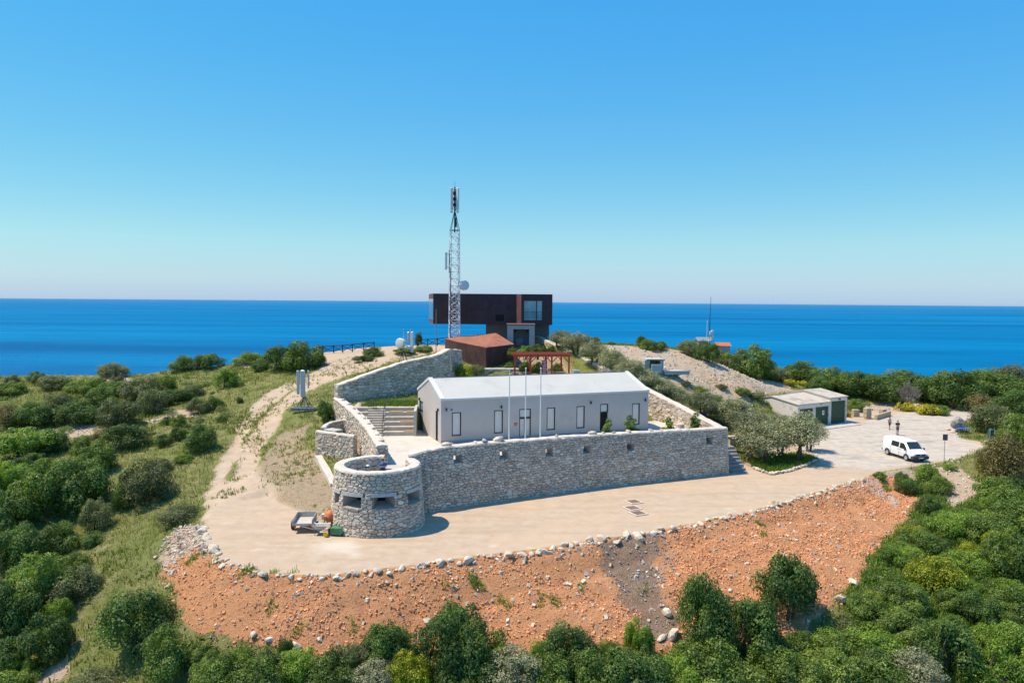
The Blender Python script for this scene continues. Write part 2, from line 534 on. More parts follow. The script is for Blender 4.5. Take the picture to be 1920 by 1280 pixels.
# clods and hummocks
rough = m_red * (0.26 * fbm(GX, GY, 0.9, 2, 81, 0.8) + 0.30 * (0.5 - np.abs(fbm(GX, GY, 2.2, 3, 85, 0.6))) + 0.2 * np.abs(fbm(GX, GY, 3.0, 3, 82)))
rough = rough + m_rock * (1 - m_red) * 0.16 * fbm(GX, GY, 0.9, 3, 83, 0.7)
veg = np.clip(1 - m_sand - m_asph - m_red - m_rock, 0, 1)
rough = rough + veg * (0.16 * fbm(GX, GY, 1.6, 3, 84))
Z = Z + np.where(d_lot > 0, 0, rough * smooth(-d_lot, 0.0, 0.8))

# levelled ground inside the fort: low under the paved court, terraced behind it
_q = lambda a, b, z: tuple(P(a, b, z)[:2])
REAR = [_q(633,738,6.5), _q(700,697,8.4), _q(762,677,9.3), _q(838,655,10.4), (-6.5, 97.5), (-1, 101), (2.6, 99.5), _q(1006,629,11.0), (11.2, 84.0), (13.6, 79.8), (10.5, 81.5), (-9.3, 74.0), (-9.0, 72.6), (-16.2, 73.6)]
zin_l = np.interp(GY, [73, 76, 88.9, 89.5, 92, 95, 98, 101], [5.35, 5.45, 5.7, 7.4, 7.5, 7.9, 8.8, 9.5])
zin_r = np.interp(GY, [73, 80, 85, 92.5, 95.5, 98.5, 100.5], [4.6, 4.8, 6.75, 6.85, 7.0, 8.6, 9.4])
w_r = smooth(GX, -0.4, 0.8)
zin = zin_l * (1 - w_r) + zin_r * w_r
m_rear = smooth(sdist(GX, GY, REAR), -0.2, 0.3)
Z = Z * (1 - m_rear) + zin * m_rear
LOWC = [(-6.0, 58.5), (18.8, 69.8), (13.0, 80.0), (10.3, 81.2), (-9.2, 73.4), (-9.0, 72.0), (-16.0, 72.4), (-13.6, 65.5), (-9.6, 57.5)]
m_low = smooth(sdist(GX, GY, LOWC), -0.05, 0.25)
Z = Z * (1 - m_low) + np.minimum(Z, COURT_Z - 0.6) * m_low

m_stony = np.maximum(m_stony, 0.7 * m_rear * smooth(GX, -2.0, 1.0))
DUST = xy([(575,1020),(600,1008),(650,1012),(690,1022),(665,1040),(640,1042),(590,1030)])
m_white = np.maximum(m_white, 0.75 * smooth(sdist(GX, GY, DUST) + 1.0 * fbm(GX, GY, 1.2, 4, 78), -1.0, 1.2))

def ground_mat():
    m = bpy.data.materials.new('ground'); nt, b = nodes(m)
    p = pos_(nt)
    A = nt.nodes.new('ShaderNodeSeparateColor'); nt.links.new(attr_(nt, 'zone_a').outputs['Color'], A.inputs[0])
    B = nt.nodes.new('ShaderNodeSeparateColor'); nt.links.new(attr_(nt, 'zone_b').outputs['Color'], B.inputs[0])
    n_f = noise_(nt, 6.0, 6, 0.75, p); n_m = noise_(nt, 1.1, 5, 0.65, p); n_l = noise_(nt, 0.16, 4, 0.6, p); n_x = noise_(nt, 22.0, 4, 0.7, p)
    # grass and scrub soil
    grass = ramp_(nt, n_m, [(0.28, (0.14, 0.155, 0.045)), (0.45, (0.25, 0.255, 0.085)), (0.6, (0.35, 0.32, 0.135)), (0.75, (0.46, 0.39, 0.22))])
    grass = mixc(nt, math_(nt, 'MULTIPLY', step_(nt, n_l, 0.42, 0.62), 0.5), grass, (0.21, 0.25, 0.065))
    grass = mixc(nt, math_(nt, 'MULTIPLY', step_(nt, n_f, 0.5, 0.7), 0.45), grass, (0.07, 0.085, 0.024))
    # bare stones showing through grass
    sand = ramp_(nt, n_m, [(0.25, (0.41, 0.305, 0.21)), (0.5, (0.475, 0.365, 0.265)), (0.75, (0.515, 0.415, 0.315))])
    sand = mixc(nt, math_(nt, 'MULTIPLY', step_(nt, n_l, 0.45, 0.65), 0.5), sand, (0.54, 0.385, 0.25))
    sand = mixc(nt, math_(nt, 'MULTIPLY', step_(nt, n_f, 0.54, 0.7), 0.4), sand, (0.34, 0.245, 0.165))
    mp = nt.nodes.new('ShaderNodeMapping'); mp.inputs['Scale'].default_value = (0.14, 0.9, 0.5); mp.inputs['Rotation'].default_value = (0, 0, R(-24))
    nt.links.new(p, mp.inputs['Vector'])
    trk = noise_(nt, 1.0, 4, 0.6, mp.outputs[0])
    sand = mixc(nt, math_(nt, 'MULTIPLY', step_(nt, trk, 0.46, 0.68), 0.5), sand, (0.395, 0.295, 0.205))
    sand = mixc(nt, math_(nt, 'MULTIPLY', step_(nt, noise_(nt, 0.33, 5, 0.7, p), 0.6, 0.74), 0.5), sand, (0.62, 0.54, 0.45))
    stony = ramp_(nt, n_f, [(0.3, (0.30, 0.21, 0.12)), (0.5, (0.50, 0.37, 0.235)), (0.7, (0.62, 0.52, 0.40))])
    stony = mixc(nt, step_(nt, n_m, 0.57, 0.66), stony, (0.11, 0.12, 0.035))
    red = ramp_(nt, n_f, [(0.25, (0.42, 0.165, 0.07)), (0.42, (0.66, 0.30, 0.14)), (0.6, (0.74, 0.38, 0.19)), (0.75, (0.74, 0.48, 0.30))])
    red = mixc(nt, math_(nt, 'MULTIPLY', step_(nt, n_m, 0.5, 0.72), 0.5), red, (0.72, 0.40, 0.20))
    red = mixc(nt, step_(nt, n_x, 0.66, 0.74), red, (0.62, 0.5, 0.38))
    red = mixc(nt, math_(nt, 'MULTIPLY', step_(nt, n_l, 0.55, 0.75), 0.5), red, (0.52, 0.23, 0.115))
    asph = ramp_(nt, n_m, [(0.25, (0.37, 0.305, 0.245)), (0.5, (0.48, 0.415, 0.34)), (0.75, (0.56, 0.495, 0.415))])
    mp2 = nt.nodes.new('ShaderNodeMapping'); mp2.inputs['Scale'].default_value = (0.16, 0.5, 0.5); mp2.inputs['Rotation'].default_value = (0, 0, R(-18))
    nt.links.new(p, mp2.inputs['Vector'])
    asph = mixc(nt, math_(nt, 'MULTIPLY', step_(nt, noise_(nt, 1.0, 5, 0.65, mp2.outputs[0]), 0.5, 0.66), 0.55), asph, (0.27, 0.24, 0.215))
    asph = mixc(nt, math_(nt, 'MULTIPLY', step_(nt, noise_(nt, 0.3, 4, 0.6, p), 0.58, 0.72), 0.6), asph, (0.60, 0.42, 0.27))
    rock = ramp_(nt, n_f, [(0.3, (0.36, 0.25, 0.165)), (0.48, (0.62, 0.47, 0.335)), (0.7, (0.70, 0.58, 0.45))])
    rock = mixc(nt, math_(nt, 'MULTIPLY', step_(nt, n_l, 0.48, 0.64), 0.6), rock, (0.66, 0.45, 0.29))
    rock = mixc(nt, step_(nt, n_m, 0.6, 0.68), rock, (0.12, 0.125, 0.045))
    grey = ramp_(nt, n_f, [(0.3, (0.17, 0.12, 0.085)), (0.6, (0.31, 0.235, 0.175)), (0.75, (0.48, 0.38, 0.29))])
    def msk(v, lo=0.35, hi=0.65, amt=0.55):
        j = math_(nt, 'ADD', v, math_(nt, 'MULTIPLY', math_(nt, 'SUBTRACT', n_f, 0.5), amt))
        return step_(nt, j, lo, hi)
    c = mixc(nt, msk(B.outputs[2]), grass, stony)
    c = mixc(nt, msk(B.outputs[0]), c, rock)
    c = mixc(nt, msk(A.outputs[1], 0.3, 0.55, 0.35), c, red)
    c = mixc(nt, math_(nt, 'MULTIPLY', msk(B.outputs[1], 0.3, 0.8, 1.0), 0.8), c, grey)
    c = mixc(nt, msk(A.outputs[0]), c, sand)
    c = mixc(nt, msk(A.outputs[2], 0.25, 0.75, 0.5), c, asph)
    wm = attr_(nt, 'zone_c').outputs['Fac']
    c = mixc(nt, math_(nt, 'MULTIPLY', msk(wm, 0.1, 1.0, 0.5), 0.8), c, (0.62, 0.55, 0.47))
    nt.links.new(c, b.inputs['Base Color'])
    b.inputs['Roughness'].default_value = 0.97
    b.inputs['Specular IOR Level'].default_value = 0.1
    flat = math_(nt, 'SUBTRACT', 1.0, math_(nt, 'MULTIPLY', math_(nt, 'MAXIMUM', A.outputs[0], A.outputs[2]), 0.93))
    hsum = math_(nt, 'ADD', n_f, math_(nt, 'MULTIPLY', n_x, 0.5))
    bump_(nt, b, math_(nt, 'MULTIPLY', hsum, flat), 1.0, 0.22)
    return m

ny, nx = GX.shape
_me = bpy.data.meshes.new('ground')
_co = np.stack([GX, GY, Z], -1).reshape(-1, 3)
_idx = np.arange(ny * nx).reshape(ny, nx)
_q = np.stack([_idx[:-1, :-1], _idx[:-1, 1:], _idx[1:, 1:], _idx[1:, :-1]], -1).reshape(-1, 4)
_me.vertices.add(len(_co)); _me.vertices.foreach_set('co', _co.ravel())
_me.loops.add(_q.size); _me.loops.foreach_set('vertex_index', _q.ravel().astype(np.int32))
_me.polygons.add(len(_q))
_me.polygons.foreach_set('loop_start', np.arange(0, _q.size, 4, dtype=np.int32))
_me.polygons.foreach_set('loop_total', np.full(len(_q), 4, dtype=np.int32))
_me.update(calc_edges=True)
_me.polygons.foreach_set('use_smooth', np.ones(len(_q), dtype=bool))
for nm, chans in (('zone_a', (m_sand, m_red, m_asph)), ('zone_b', (m_rock, m_grey, m_stony)), ('zone_c', (m_white, m_white, m_white))):
    at = _me.attributes.new(nm, 'FLOAT_COLOR', 'POINT')
    at.data.foreach_set('color', np.stack([c for c in chans] + [np.ones_like(GX)], -1).astype(np.float32).ravel())
_me.materials.append(ground_mat())
ground = link(bpy.data.objects.new('ground', _me)); ground['kind'] = 'structure'

# ------------------------------------------------------------------ sea
def sea_mat():
    m = bpy.data.materials.new('sea_water'); nt, b = nodes(m)
    p = pos_(nt)
    def aniso(sx, sy, detail, rough, rot=0.0):
        mp = nt.nodes.new('ShaderNodeMapping'); mp.inputs['Scale'].default_value = (sx, sy, 1); mp.inputs['Rotation'].default_value = (0, 0, R(rot))
        nt.links.new(p, mp.inputs['Vector']); return noise_(nt, 1.0, detail, rough, mp.outputs[0])
    big = aniso(0.00012, 0.00085, 4, 0.6, 4); mid = aniso(0.0012, 0.0075, 5, 0.7, -3); fine = aniso(0.012, 0.03, 5, 0.7)
    c = ramp_(nt, big, [(0.34, (0.0, 0.10, 0.255)), (0.5, (0.0, 0.15, 0.335)), (0.66, (0.0, 0.20, 0.40))])
    c = mixc(nt, math_(nt, 'MULTIPLY', step_(nt, mid, 0.48, 0.66), 0.5), c, (0.0, 0.09, 0.24))
    c = mixc(nt, math_(nt, 'MULTIPLY', step_(nt, fine, 0.5, 0.7), 0.3), c, (0.002, 0.19, 0.40))
    nt.nodes.remove(b)
    h = math_(nt, 'ADD', aniso(0.05, 0.1, 6, 0.7), math_(nt, 'MULTIPLY', fine, 3.0))
    df = nt.nodes.new('ShaderNodeBsdfDiffuse'); gl = nt.nodes.new('ShaderNodeBsdfGlossy'); mx = nt.nodes.new('ShaderNodeMixShader')
    gl.inputs['Roughness'].default_value = 0.35; mx.inputs[0].default_value = 0.018
    bp = nt.nodes.new('ShaderNodeBump'); bp.inputs['Strength'].default_value = 1.0; bp.inputs['Distance'].default_value = 4.0
    nt.links.new(h, bp.inputs['Height']); nt.links.new(bp.outputs[0], df.inputs['Normal']); nt.links.new(bp.outputs[0], gl.inputs['Normal'])
    nt.links.new(c, df.inputs['Color']); nt.links.new(df.outputs[0], mx.inputs[1]); nt.links.new(gl.outputs[0], mx.inputs[2])
    out = [n for n in nt.nodes if n.type == 'OUTPUT_MATERIAL'][0]; nt.links.new(mx.outputs[0], out.inputs['Surface'])
    return m
SEA_Z = -205.0
_mb = MB(); rings = []
for r in (300, 1500, 4000, 9000, 20000, 45000, 90000, 160000):
    rings.append([Vector((r * math.cos(k * 2 * math.pi / 96), r * math.sin(k * 2 * math.pi / 96), SEA_Z)) for k in range(96)])
_mb.loft(rings, True, True, False)
sea = _mb.build('sea', sea_mat(), normals=False); sea['kind'] = 'structure'
# ------------------------------------------------------------------ masonry of separate stones
rng = random.Random(7)
M_STONE = stone_mat('limestone_rubble', (0.38, 0.30, 0.24), (0.80, 0.68, 0.55), (0.56, 0.42, 0.30))
M_JOINT = mat('mortar_joint', (0.19, 0.155, 0.125), 0.95, var=0.25, scale=6, bump=0.5)
M_CAP = mat('wall_cap_mortar', (0.60, 0.525, 0.44), 0.92, var=0.16, scale=2.5, bump=0.6, bscale=9, stain=((0.42, 0.355, 0.28), 1.6, 0.57))
M_CONC = mat('pale_concrete', (0.46, 0.435, 0.40), 0.9, var=0.12, scale=2, bump=0.3, bscale=12, stain=((0.30, 0.27, 0.235), 1.2, 0.6))

def clip(poly, px, py, nx, ny):
    """keep the side where (p - (px,py)).n <= 0"""
    out = []
    n = len(poly)
    for i in range(n):
        a = poly[i]; b = poly[(i + 1) % n]
        da = (a[0] - px) * nx + (a[1] - py) * ny; db = (b[0] - px) * nx + (b[1] - py) * ny
        if da <= 0: out.append(a)
        if (da < 0 < db) or (db < 0 < da):
            t = da / (da - db)
            out.append((a[0] + (b[0] - a[0]) * t, a[1] + (b[1] - a[1]) * t))
    return out

def area(poly):
    return 0.5 * sum(poly[i][0] * poly[(i+1) % len(poly)][1] - poly[(i+1) % len(poly)][0] * poly[i][1] for i in range(len(poly)))

def stone_cells(region, cw, ch, r, wrap=None, holes=()):
    """irregular stone outlines filling a convex region of the (u, v) wall face"""
    u0 = min(p[0] for p in region); u1 = max(p[0] for p in region); v0 = min(p[1] for p in region); v1 = max(p[1] for p in region)
    nu = max(1, int(round((u1 - u0) / cw))); nv = max(1, int(round((v1 - v0) / ch)))
    cu = (u1 - u0) / nu; cv = (v1 - v0) / nv
    seeds = {}
    for j in range(-2, nv + 2):
        for i in range(-2, nu + 2):
            ii = i % nu if wrap else i
            rr = random.Random((ii * 7919 + j * 104729 + r) & 0xffffff)
            big = rr.random()
            if big < 0.24: continue                     # a neighbour grows into the gap: some large stones
            seeds[(i, j)] = (u0 + (i + 0.5 + (0.5 if j % 2 else 0) - 0.25 + rr.uniform(-.42, .42)) * cu, v0 + (j + 0.5 + rr.uniform(-.4, .4)) * cv)
    cells = []
    k = cu / cv
    for (i, j), (su, sv) in seeds.items():
        if wrap and not (0 <= i < nu): continue
        poly = [(su - 2 * cu, sv - 2 * cv), (su + 2 * cu, sv - 2 * cv), (su + 2 * cu, sv + 2 * cv), (su - 2 * cu, sv + 2 * cv)]
        for dj in (-2, -1, 0, 1, 2):
            for di in (-2, -1, 0, 1, 2):
                s = seeds.get((i + di, j + dj))
                if s is None or (di == 0 and dj == 0): continue
                mu, mv = (su + s[0]) / 2, (sv + s[1]) / 2
                poly = clip(poly, mu, mv, (s[0] - su) * (0.35 if dj else 1.0), (s[1] - sv) * k * 1.6)
                if len(poly) < 3: break
            if len(poly) < 3: break
        if len(poly) < 3: continue
        n = len(region)
        for q in range(n):
            a = region[q]; b = region[(q + 1) % n]
            if wrap and a[0] == b[0]: continue
            poly = clip(poly, a[0], a[1], (b[1] - a[1]), -(b[0] - a[0]))
            if len(poly) < 3: break
        if len(poly) < 3: continue
        for (hu0, hv0, hu1, hv1) in holes:
            mu = sum(p[0] for p in poly) / len(poly); mv = sum(p[1] for p in poly) / len(poly)
            if max(p[0] for p in poly) <= hu0 or min(p[0] for p in poly) >= hu1 or max(p[1] for p in poly) <= hv0 or min(p[1] for p in poly) >= hv1: continue
            outs = [(hu0 - mu, (hu0, 0, 1, 0)), (mu - hu1, (hu1, 0, -1, 0)), (hv0 - mv, (0, hv0, 0, 1)), (mv - hv1, (0, hv1, 0, -1))]
            best = max(outs, key=lambda t: t[0])
            poly = clip(poly, *best[1])
            if len(poly) < 3: break
        if len(poly) < 3 or abs(area(poly)) < 0.25 * cu * cv * 0.35: continue
        cells.append(poly)
    return cells

def shrink(poly, d):
    cu = sum(p[0] for p in poly) / len(poly); cv = sum(p[1] for p in poly) / len(poly)
    rad = max(0.02, min(math.hypot(p[0] - cu, p[1] - cv) for p in poly))
    f = max(0.25, 1 - d / rad)
    return [(cu + (p[0] - cu) * f, cv + (p[1] - cv) * f) for p in poly]

def round_poly(poly):
    out = []
    n = len(poly)
    for i in range(n):
        a = poly[i - 1]; b = poly[i]; c = poly[(i + 1) % n]
        out.append((b[0] * .88 + a[0] * .12, b[1] * .88 + a[1] * .12)); out.append((b[0] * .88 + c[0] * .12, b[1] * .88 + c[1] * .12))
    return out

def stone_into(mb, poly, f, r, fine):
    d = r.uniform(0.015, 0.075)
    mb.cur = min(1, max(0, r.gauss(0.5, 0.24)))
    p1 = shrink(poly, 0.008)
    if fine and len(p1) <= 7: p1 = round_poly(p1)
    p2 = shrink(p1, r.uniform(0.018, 0.045))
    tu, tv = r.uniform(-.12, .12), r.uniform(-.12, .12)
    cu = sum(p[0] for p in p1) / len(p1); cv = sum(p[1] for p in p1) / len(p1)
    rings = [[f(u, v, -0.05) for u, v in p1]]
    if fine: rings.append([f(u, v, d * 0.35) for u, v in shrink(p1, 0.006)])
    rings.append([f(u, v, d + (u - cu) * tu + (v - cv) * tv) for u, v in p2])
    mb.loft(rings, True, False, True)

def lay_stones(parent, faces, limit=300, seed=1):
    """faces: list of (cells, map, visible). The largest visible stones become parts, the rest one joined part."""
    r = random.Random(seed)
    allc = []
    for cells, f, vis in faces:
        for c in cells:
            allc.append((abs(area(c)) * vis, c, f))
    allc.sort(key=lambda t: -t[0])
    rest = MB()
    for k, (a, c, f) in enumerate(allc):
        if k < limit and a > 0:
            mb = MB(); stone_into(mb, c, f, r, True)
            mb.build('stone', M_STONE, parent, tone=True)
        else:
            stone_into(rest, c, f, r, a > 0)
    if rest.v:
        o = rest.build('stonework', M_STONE, parent, tone=True); o['kind'] = 'stuff'

def seg_map(a, b, out):
    """wall face from a to b (top view), u along, v height; out = side of the face normal"""
    a = Vector((a[0], a[1], 0)); b = Vector((b[0], b[1], 0))
    d = (b - a).normalized(); n = Vector((d.y, -d.x, 0)) * out
    return lambda u, v, w: a + d * u + n * w + Vector((0, 0, v))

M_RECESS = mat('loophole_plaster', (0.42, 0.37, 0.32), 0.95, var=0.12, scale=3)
def stone_wall(name, label, path, zt, zb, th, limit=0, batter=0.0, cw=0.36, ch=0.27, seed=3, faces=(1, -1), holes=None, cap=True, ends=(True, True), vis=(1, 0), captone=None):
    """path: plan centre line; zt/zb: top and bottom heights per point. Right-hand side (+1) of the direction is the 'front'."""
    base = Vector((path[0][0], path[0][1], zb[0]))
    w = thing(name, base, label, 'wall')
    core = MB(); capm = MB(); fl = []; pending = []
    n = len(path)
    pts = [Vector((p[0], p[1], 0)) for p in path]
    nor = []
    for i in range(n):
        d = (pts[min(i + 1, n - 1)] - pts[max(i - 1, 0)]).normalized()
        nor.append(Vector((d.y, -d.x, 0)))
    def corner(i, side, z, extra=0.0):
        return pts[i] + nor[i] * side * (th / 2 + extra) + Vector((0, 0, z))
    rings = [[corner(i, 1, zb[i], batter - 0.03), corner(i, 1, zt[i] - .04, -0.03), corner(i, -1, zt[i] - .04, -0.03), corner(i, -1, zb[i], -0.03)] for i in range(n)]
    def hole_rects(i, side):
        out = []
        for h in (holes or []):
            if h[0] != i: continue
            if side == 1: out.append(h[1:])
            else:
                mu, mv = (h[1] + h[3]) / 2, (h[2] + h[4]) / 2
                out.append((mu - .22, mv - .16, mu + .22, mv + .26))
        return sorted(out)
    for i in range(n - 1):
        A, B = rings[i], rings[i+1]
        L = (corner(i + 1, 1, 0) - corner(i, 1, 0)).length
        for (k0, k1, side) in ((0, 1, 1), (3, 2, -1)):
            def fp(u, v, A=A, B=B, k0=k0, k1=k1, L=L, i=i):
                t = u / L; lo = A[k0].lerp(B[k0], t); hi = A[k1].lerp(B[k1], t)
                return lo.lerp(hi, (v - lo.z) / (hi.z - lo.z))
            def ztop(u): return A[k1].z * (1 - u / L) + B[k1].z * u / L
            hr = hole_rects(i, side); cur = 0.0
            for (u0, v0, u1, v1) in hr:
                core.poly([fp(cur, zb[i]), fp(u0, zb[i]), fp(u0, ztop(u0)), fp(cur, ztop(cur))])
                core.poly([fp(u0, zb[i]), fp(u1, zb[i]), fp(u1, v0), fp(u0, v0)])
                core.poly([fp(u0, v1), fp(u1, v1), fp(u1, ztop(u1)), fp(u0, ztop(u0))])
                cur = u1
            core.poly([fp(cur, zb[i]), fp(L, zb[i]), fp(L, ztop(L)), fp(cur, ztop(cur))])
            if side == 1: front = (fp, hr)
            else:
                for ho, hi_ in zip(front[1], hr):
                    lp = MB(); ff = front[0]
                    q = lambda h: [(h[0], h[1]), (h[2], h[1]), (h[2], h[3]), (h[0], h[3])]
                    mid = [ff(*c).lerp(fp(*d), 0.7) for c, d in zip(q(ho), q(hi_))]
                    lp.loft([[ff(*c) for c in q(ho)], [ff(*c).lerp(fp(*d), 0.75) for c, d in zip(q(ho), q(hi_))], [fp(*c) for c in q(hi_)]], True, False, False)
                    pending.append(lp)
        core.poly([A[1], B[1], B[2], A[2]])
    for rg in (rings[0], rings[-1]): core.poly(rg)
    core.build('wall_core', M_JOINT, w, normals=False)
    for lp in pending: lp.build('loophole', M_RECESS, w, normals=False)
    for i in range(n - 1):
        for side in faces:
            a0, a1 = corner(i, side, 0), corner(i + 1, side, 0)
            L = (a1 - a0).length
            x0_, x1_ = (-.07 if i > 0 else 0), (L + .07 if i < n - 2 else L)
            reg = [(x0_, zb[i]), (x1_, zb[i+1]), (x1_, zt[i+1]), (x0_, zt[i])]
            cells = stone_cells(reg, cw, ch, seed * 31 + i * 7 + (side + 1), holes=hole_rects(i, side))
            if side == 1 and batter:
                d = (a1 - a0).normalized(); nn = Vector((d.y, -d.x, 0))
                def f(u, v, q, a0=a0, d=d, nn=nn, i=i, L=L):
                    t = u / L; top = zt[i] * (1 - t) + zt[i+1] * t; bot = zb[i] * (1 - t) + zb[i+1] * t
                    return a0 + d * u + nn * (q + batter * (top - v) / (top - bot)) + Vector((0, 0, v))
            else:
                d = (a1 - a0).normalized(); nn = Vector((d.y, -d.x, 0)) * side
                def f(u, v, q, a0=a0, d=d, nn=nn): return a0 + d * u + nn * q + Vector((0, 0, v))
            fl.append((cells, f, vis[0] if side == 1 else vis[1]))
    for k, (i, on) in enumerate(((0, ends[0]), (n - 1, ends[1]))):
        if not on: continue
        s = -1 if k == 0 else 1
        a0, a1 = corner(i, 1, 0), corner(i, -1, 0)
        cells = stone_cells([(0, zb[i]), (th, zb[i]), (th, zt[i]), (0, zt[i])], cw, ch, seed * 17 + i)
        d = (a1 - a0).normalized(); nn = Vector((-d.y, d.x, 0))
        if nn.dot((pts[min(1, n-1)] - pts[0]) if k == 0 else (pts[-2] - pts[-1])) > 0: nn = -nn
        def f(u, v, q, a0=a0, d=d, nn=nn): return a0 + d * u + nn * q + Vector((0, 0, v))
        fl.append((cells, f, 0.5 if vis[0] else 0))
    lay_stones(w, fl, limit, seed)
    if cap:
        r = random.Random(seed); rings = []
        # uneven mortar capping, subdivided along its length
        for i in range(n - 1):
            L = (pts[i+1] - pts[i]).length; m = max(1, int(L / 0.5))
            for k in range(m + (1 if i == n - 2 else 0)):
                t = k / m
                p = pts[i].lerp(pts[i+1], t); nn = nor[i].lerp(nor[i+1], t).normalized(); z = zt[i] * (1 - t) + zt[i+1] * t
                e1, e2 = th / 2 + r.uniform(0.0, .09), th / 2 + r.uniform(0.0, .09); dz = r.uniform(-.02, .05)
                rings.append([p + nn * e1 + Vector((0, 0, z - .07)), p + nn * (e1 - .06) + Vector((0, 0, z + .03 + dz)),
                              p + Vector((0, 0, z + .07 + dz)), p - nn * (e2 - .06) + Vector((0, 0, z + .03 + dz)), p - nn * e2 + Vector((0, 0, z - .07))])
        capm.loft(rings)
        capm.build('wall_cap', captone or M_CAP, w, smooth=False)
    return w

COURT = COURT_Z
# ---- front wall with loopholes
fw_path = [P(763,859,4.3), P(798,846,4.6), P(830,839,4.7), P(900,832,4.7), P(1130,815,4.5), P(1364,803,4.25)]
fw_path[0].y += 0.9; fw_path[0].x += 0.1
fw_xy = [(p.x - 0.12, p.y + 0.38) for p in fw_path]
fw_zt = [4.3, 4.6, 4.7, 4.7, 4.5, 4.25]
LOOP_PX = [(858,861),(945,853),(1030,848),(1100,843),(1182,838),(1330,826)]
holes = []
TH_F = 0.8
_pts = [Vector((p[0], p[1], 0)) for p in fw_xy]
loops = []
for (lx, ly) in LOOP_PX:
    best = None
    for i in range(len(_pts) - 1):
        a, b = _pts[i], _pts[i+1]
        d = (b - a).normalized(); nn = Vector((d.y, -d.x, 0)); q0 = a + nn * (TH_F / 2 + 0.1)
        rd = ray(lx, ly); o = Vector((0, 0, CAM_Z))
        t = (q0 - o).dot(nn) / Vector(rd).dot(nn)
        h = o + rd * t
        u = (h - q0).dot(d)
        if 0 <= u <= (b - a).length: best = (i, u, h.z)
    if best is None: continue
    i, u, z = best
    holes.append((i, u - 0.34, z - 0.3, u + 0.34, z + 0.3)); loops.append(best)
front_wall = stone_wall('rampart', 'long shaded stone wall with square loopholes beside the sandy terrace', fw_xy, fw_zt, [-0.3] * 6, TH_F,
                        limit=288, batter=0.38, cw=0.30, ch=0.20, seed=5, holes=holes, ends=(True, True), vis=(1, 0))

# ---- wall climbing the right side of the court
rw_a = Vector((fw_xy[-1][0] - 0.35, fw_xy[-1][1] + 0.4, 0)); rw_b = P(1006, 629, 11.0)
rw = [(rw_a.x, rw_a.y)]; rw_t = [4.25]; rw_z = [2.4]
for t in (0.16, 0.33, 0.5, 0.67, 0.84, 1.0):
    p = rw_a.lerp(rw_b, t); rw.append((p.x + 0.25 * math.sin(t * 3.1), p.y)); rw_t.append(4.25 + (11.0 - 4.25) * (t ** 0.96))
    rw_z.append(min(H(p.x + 1.5, p.y), H(p.x - 1.5, p.y), COURT) - 0.5 if t < 0.5 else H(p.x, p.y) - 0.8)
stone_wall('rampart', 'sunlit stone wall climbing the slope on the right behind the white house', rw, rw_t, rw_z, 0.75, limit=120, cw=0.42, ch=0.33, seed=9, vis=(0, 1), cap=True)

# ---- left wall: sunlit lower run, then the taller shaded run up to the hilltop
la = Vector((-9.95, 56.6, 0)); lb = P(633, 745, 6.0)
lw = []; lw_t = []; lw_z = []
for t in (0, 0.25, 0.5, 0.75, 1.0):
    p = la.lerp(lb, t); lw.append((p.x + 0.5 * math.sin(t * math.pi), p.y)); lw_t.append(4.75 + (6.0 - 4.75) * t); lw_z.append(H(p.x - 0.5, p.y) - 0.6)
lholes = []
for t, i in ((0.5, 1), (0.35, 2), (0.75, 2), (0.4, 3)):
    L = math.hypot(lw[i+1][0] - lw[i][0], lw[i+1][1] - lw[i][1])
stone_wall('rampart', 'sunlit stone wall with boulders on top running from the round tower up the left', lw, lw_t, lw_z, 0.8, limit=150, cw=0.36, ch=0.28, seed=12, vis=(0, 1))
lc_px = [(630,722,7.3),(700,697,8.4),(760,677,9.3),(812,667,9.75),(838,655,10.4),(860,656,10.0)]
lc = [P(*q) for q in lc_px]
stone_wall('rampart', 'tall grey shaded wall rising from the left corner to the rusty pavilion', [(p.x, p.y) for p in lc], [p.z for p in lc],
           [min(H(p.x + 1.2, p.y), H(p.x - 1.2, p.y + 1)) - 0.6 for p in lc], 0.8, limit=150, cw=0.40, ch=0.30, seed=15, vis=(1, 0))

# ---- roofless stone enclosure left of the tower
ea, eb = P(592, 850, 2.0), P(656, 862, 2.0)
ex = (eb - ea).normalized(); ey = Vector((-ex.y, ex.x, 0))
def E(u, v): p = ea + ex * u + ey * v; return (p.x, p.y)
Lw = (eb - ea).length
def ez(l): return [H(*p) - 0.5 for p in l]
q = [E(0.0, 0.2), E(Lw + 0.5, 0.2)]
stone_wall('stone_enclosure', 'low dark front wall of the roofless stone enclosure left of the tower', q, [4.05, 4.15], ez(q), 0.42, limit=60, cw=0.34, ch=0.25, seed=21, captone=M_CAP)
q = [E(-1.0, 3.9), E(-0.95, 2.2), E(-0.3, 1.1)]
stone_wall('stone_enclosure', 'short sunlit side wall of the roofless stone enclosure', q, [4.5, 4.35, 4.2], ez(q), 0.4, limit=30, cw=0.34, ch=0.25, seed=22, vis=(0, 1))
q = [E(-0.9, 4.1), E(2.5, 4.4)]
stone_wall('stone_enclosure', 'rear wall of the roofless stone enclosure touching the fort wall', q, [4.5, 4.7], ez(q), 0.4, limit=30, cw=0.34, ch=0.25, seed=23)
mb = MB(); c = E(0.9, 1.3); mb.bevel_box((c[0], c[1], 3.55), (1.5, 1.0, 1.2), 0.04, math.atan2(ex.y, ex.x))
o = mb.build('concrete_block', M_CONC); tag(o, 'grey concrete box inside the roofless stone enclosure', 'block')

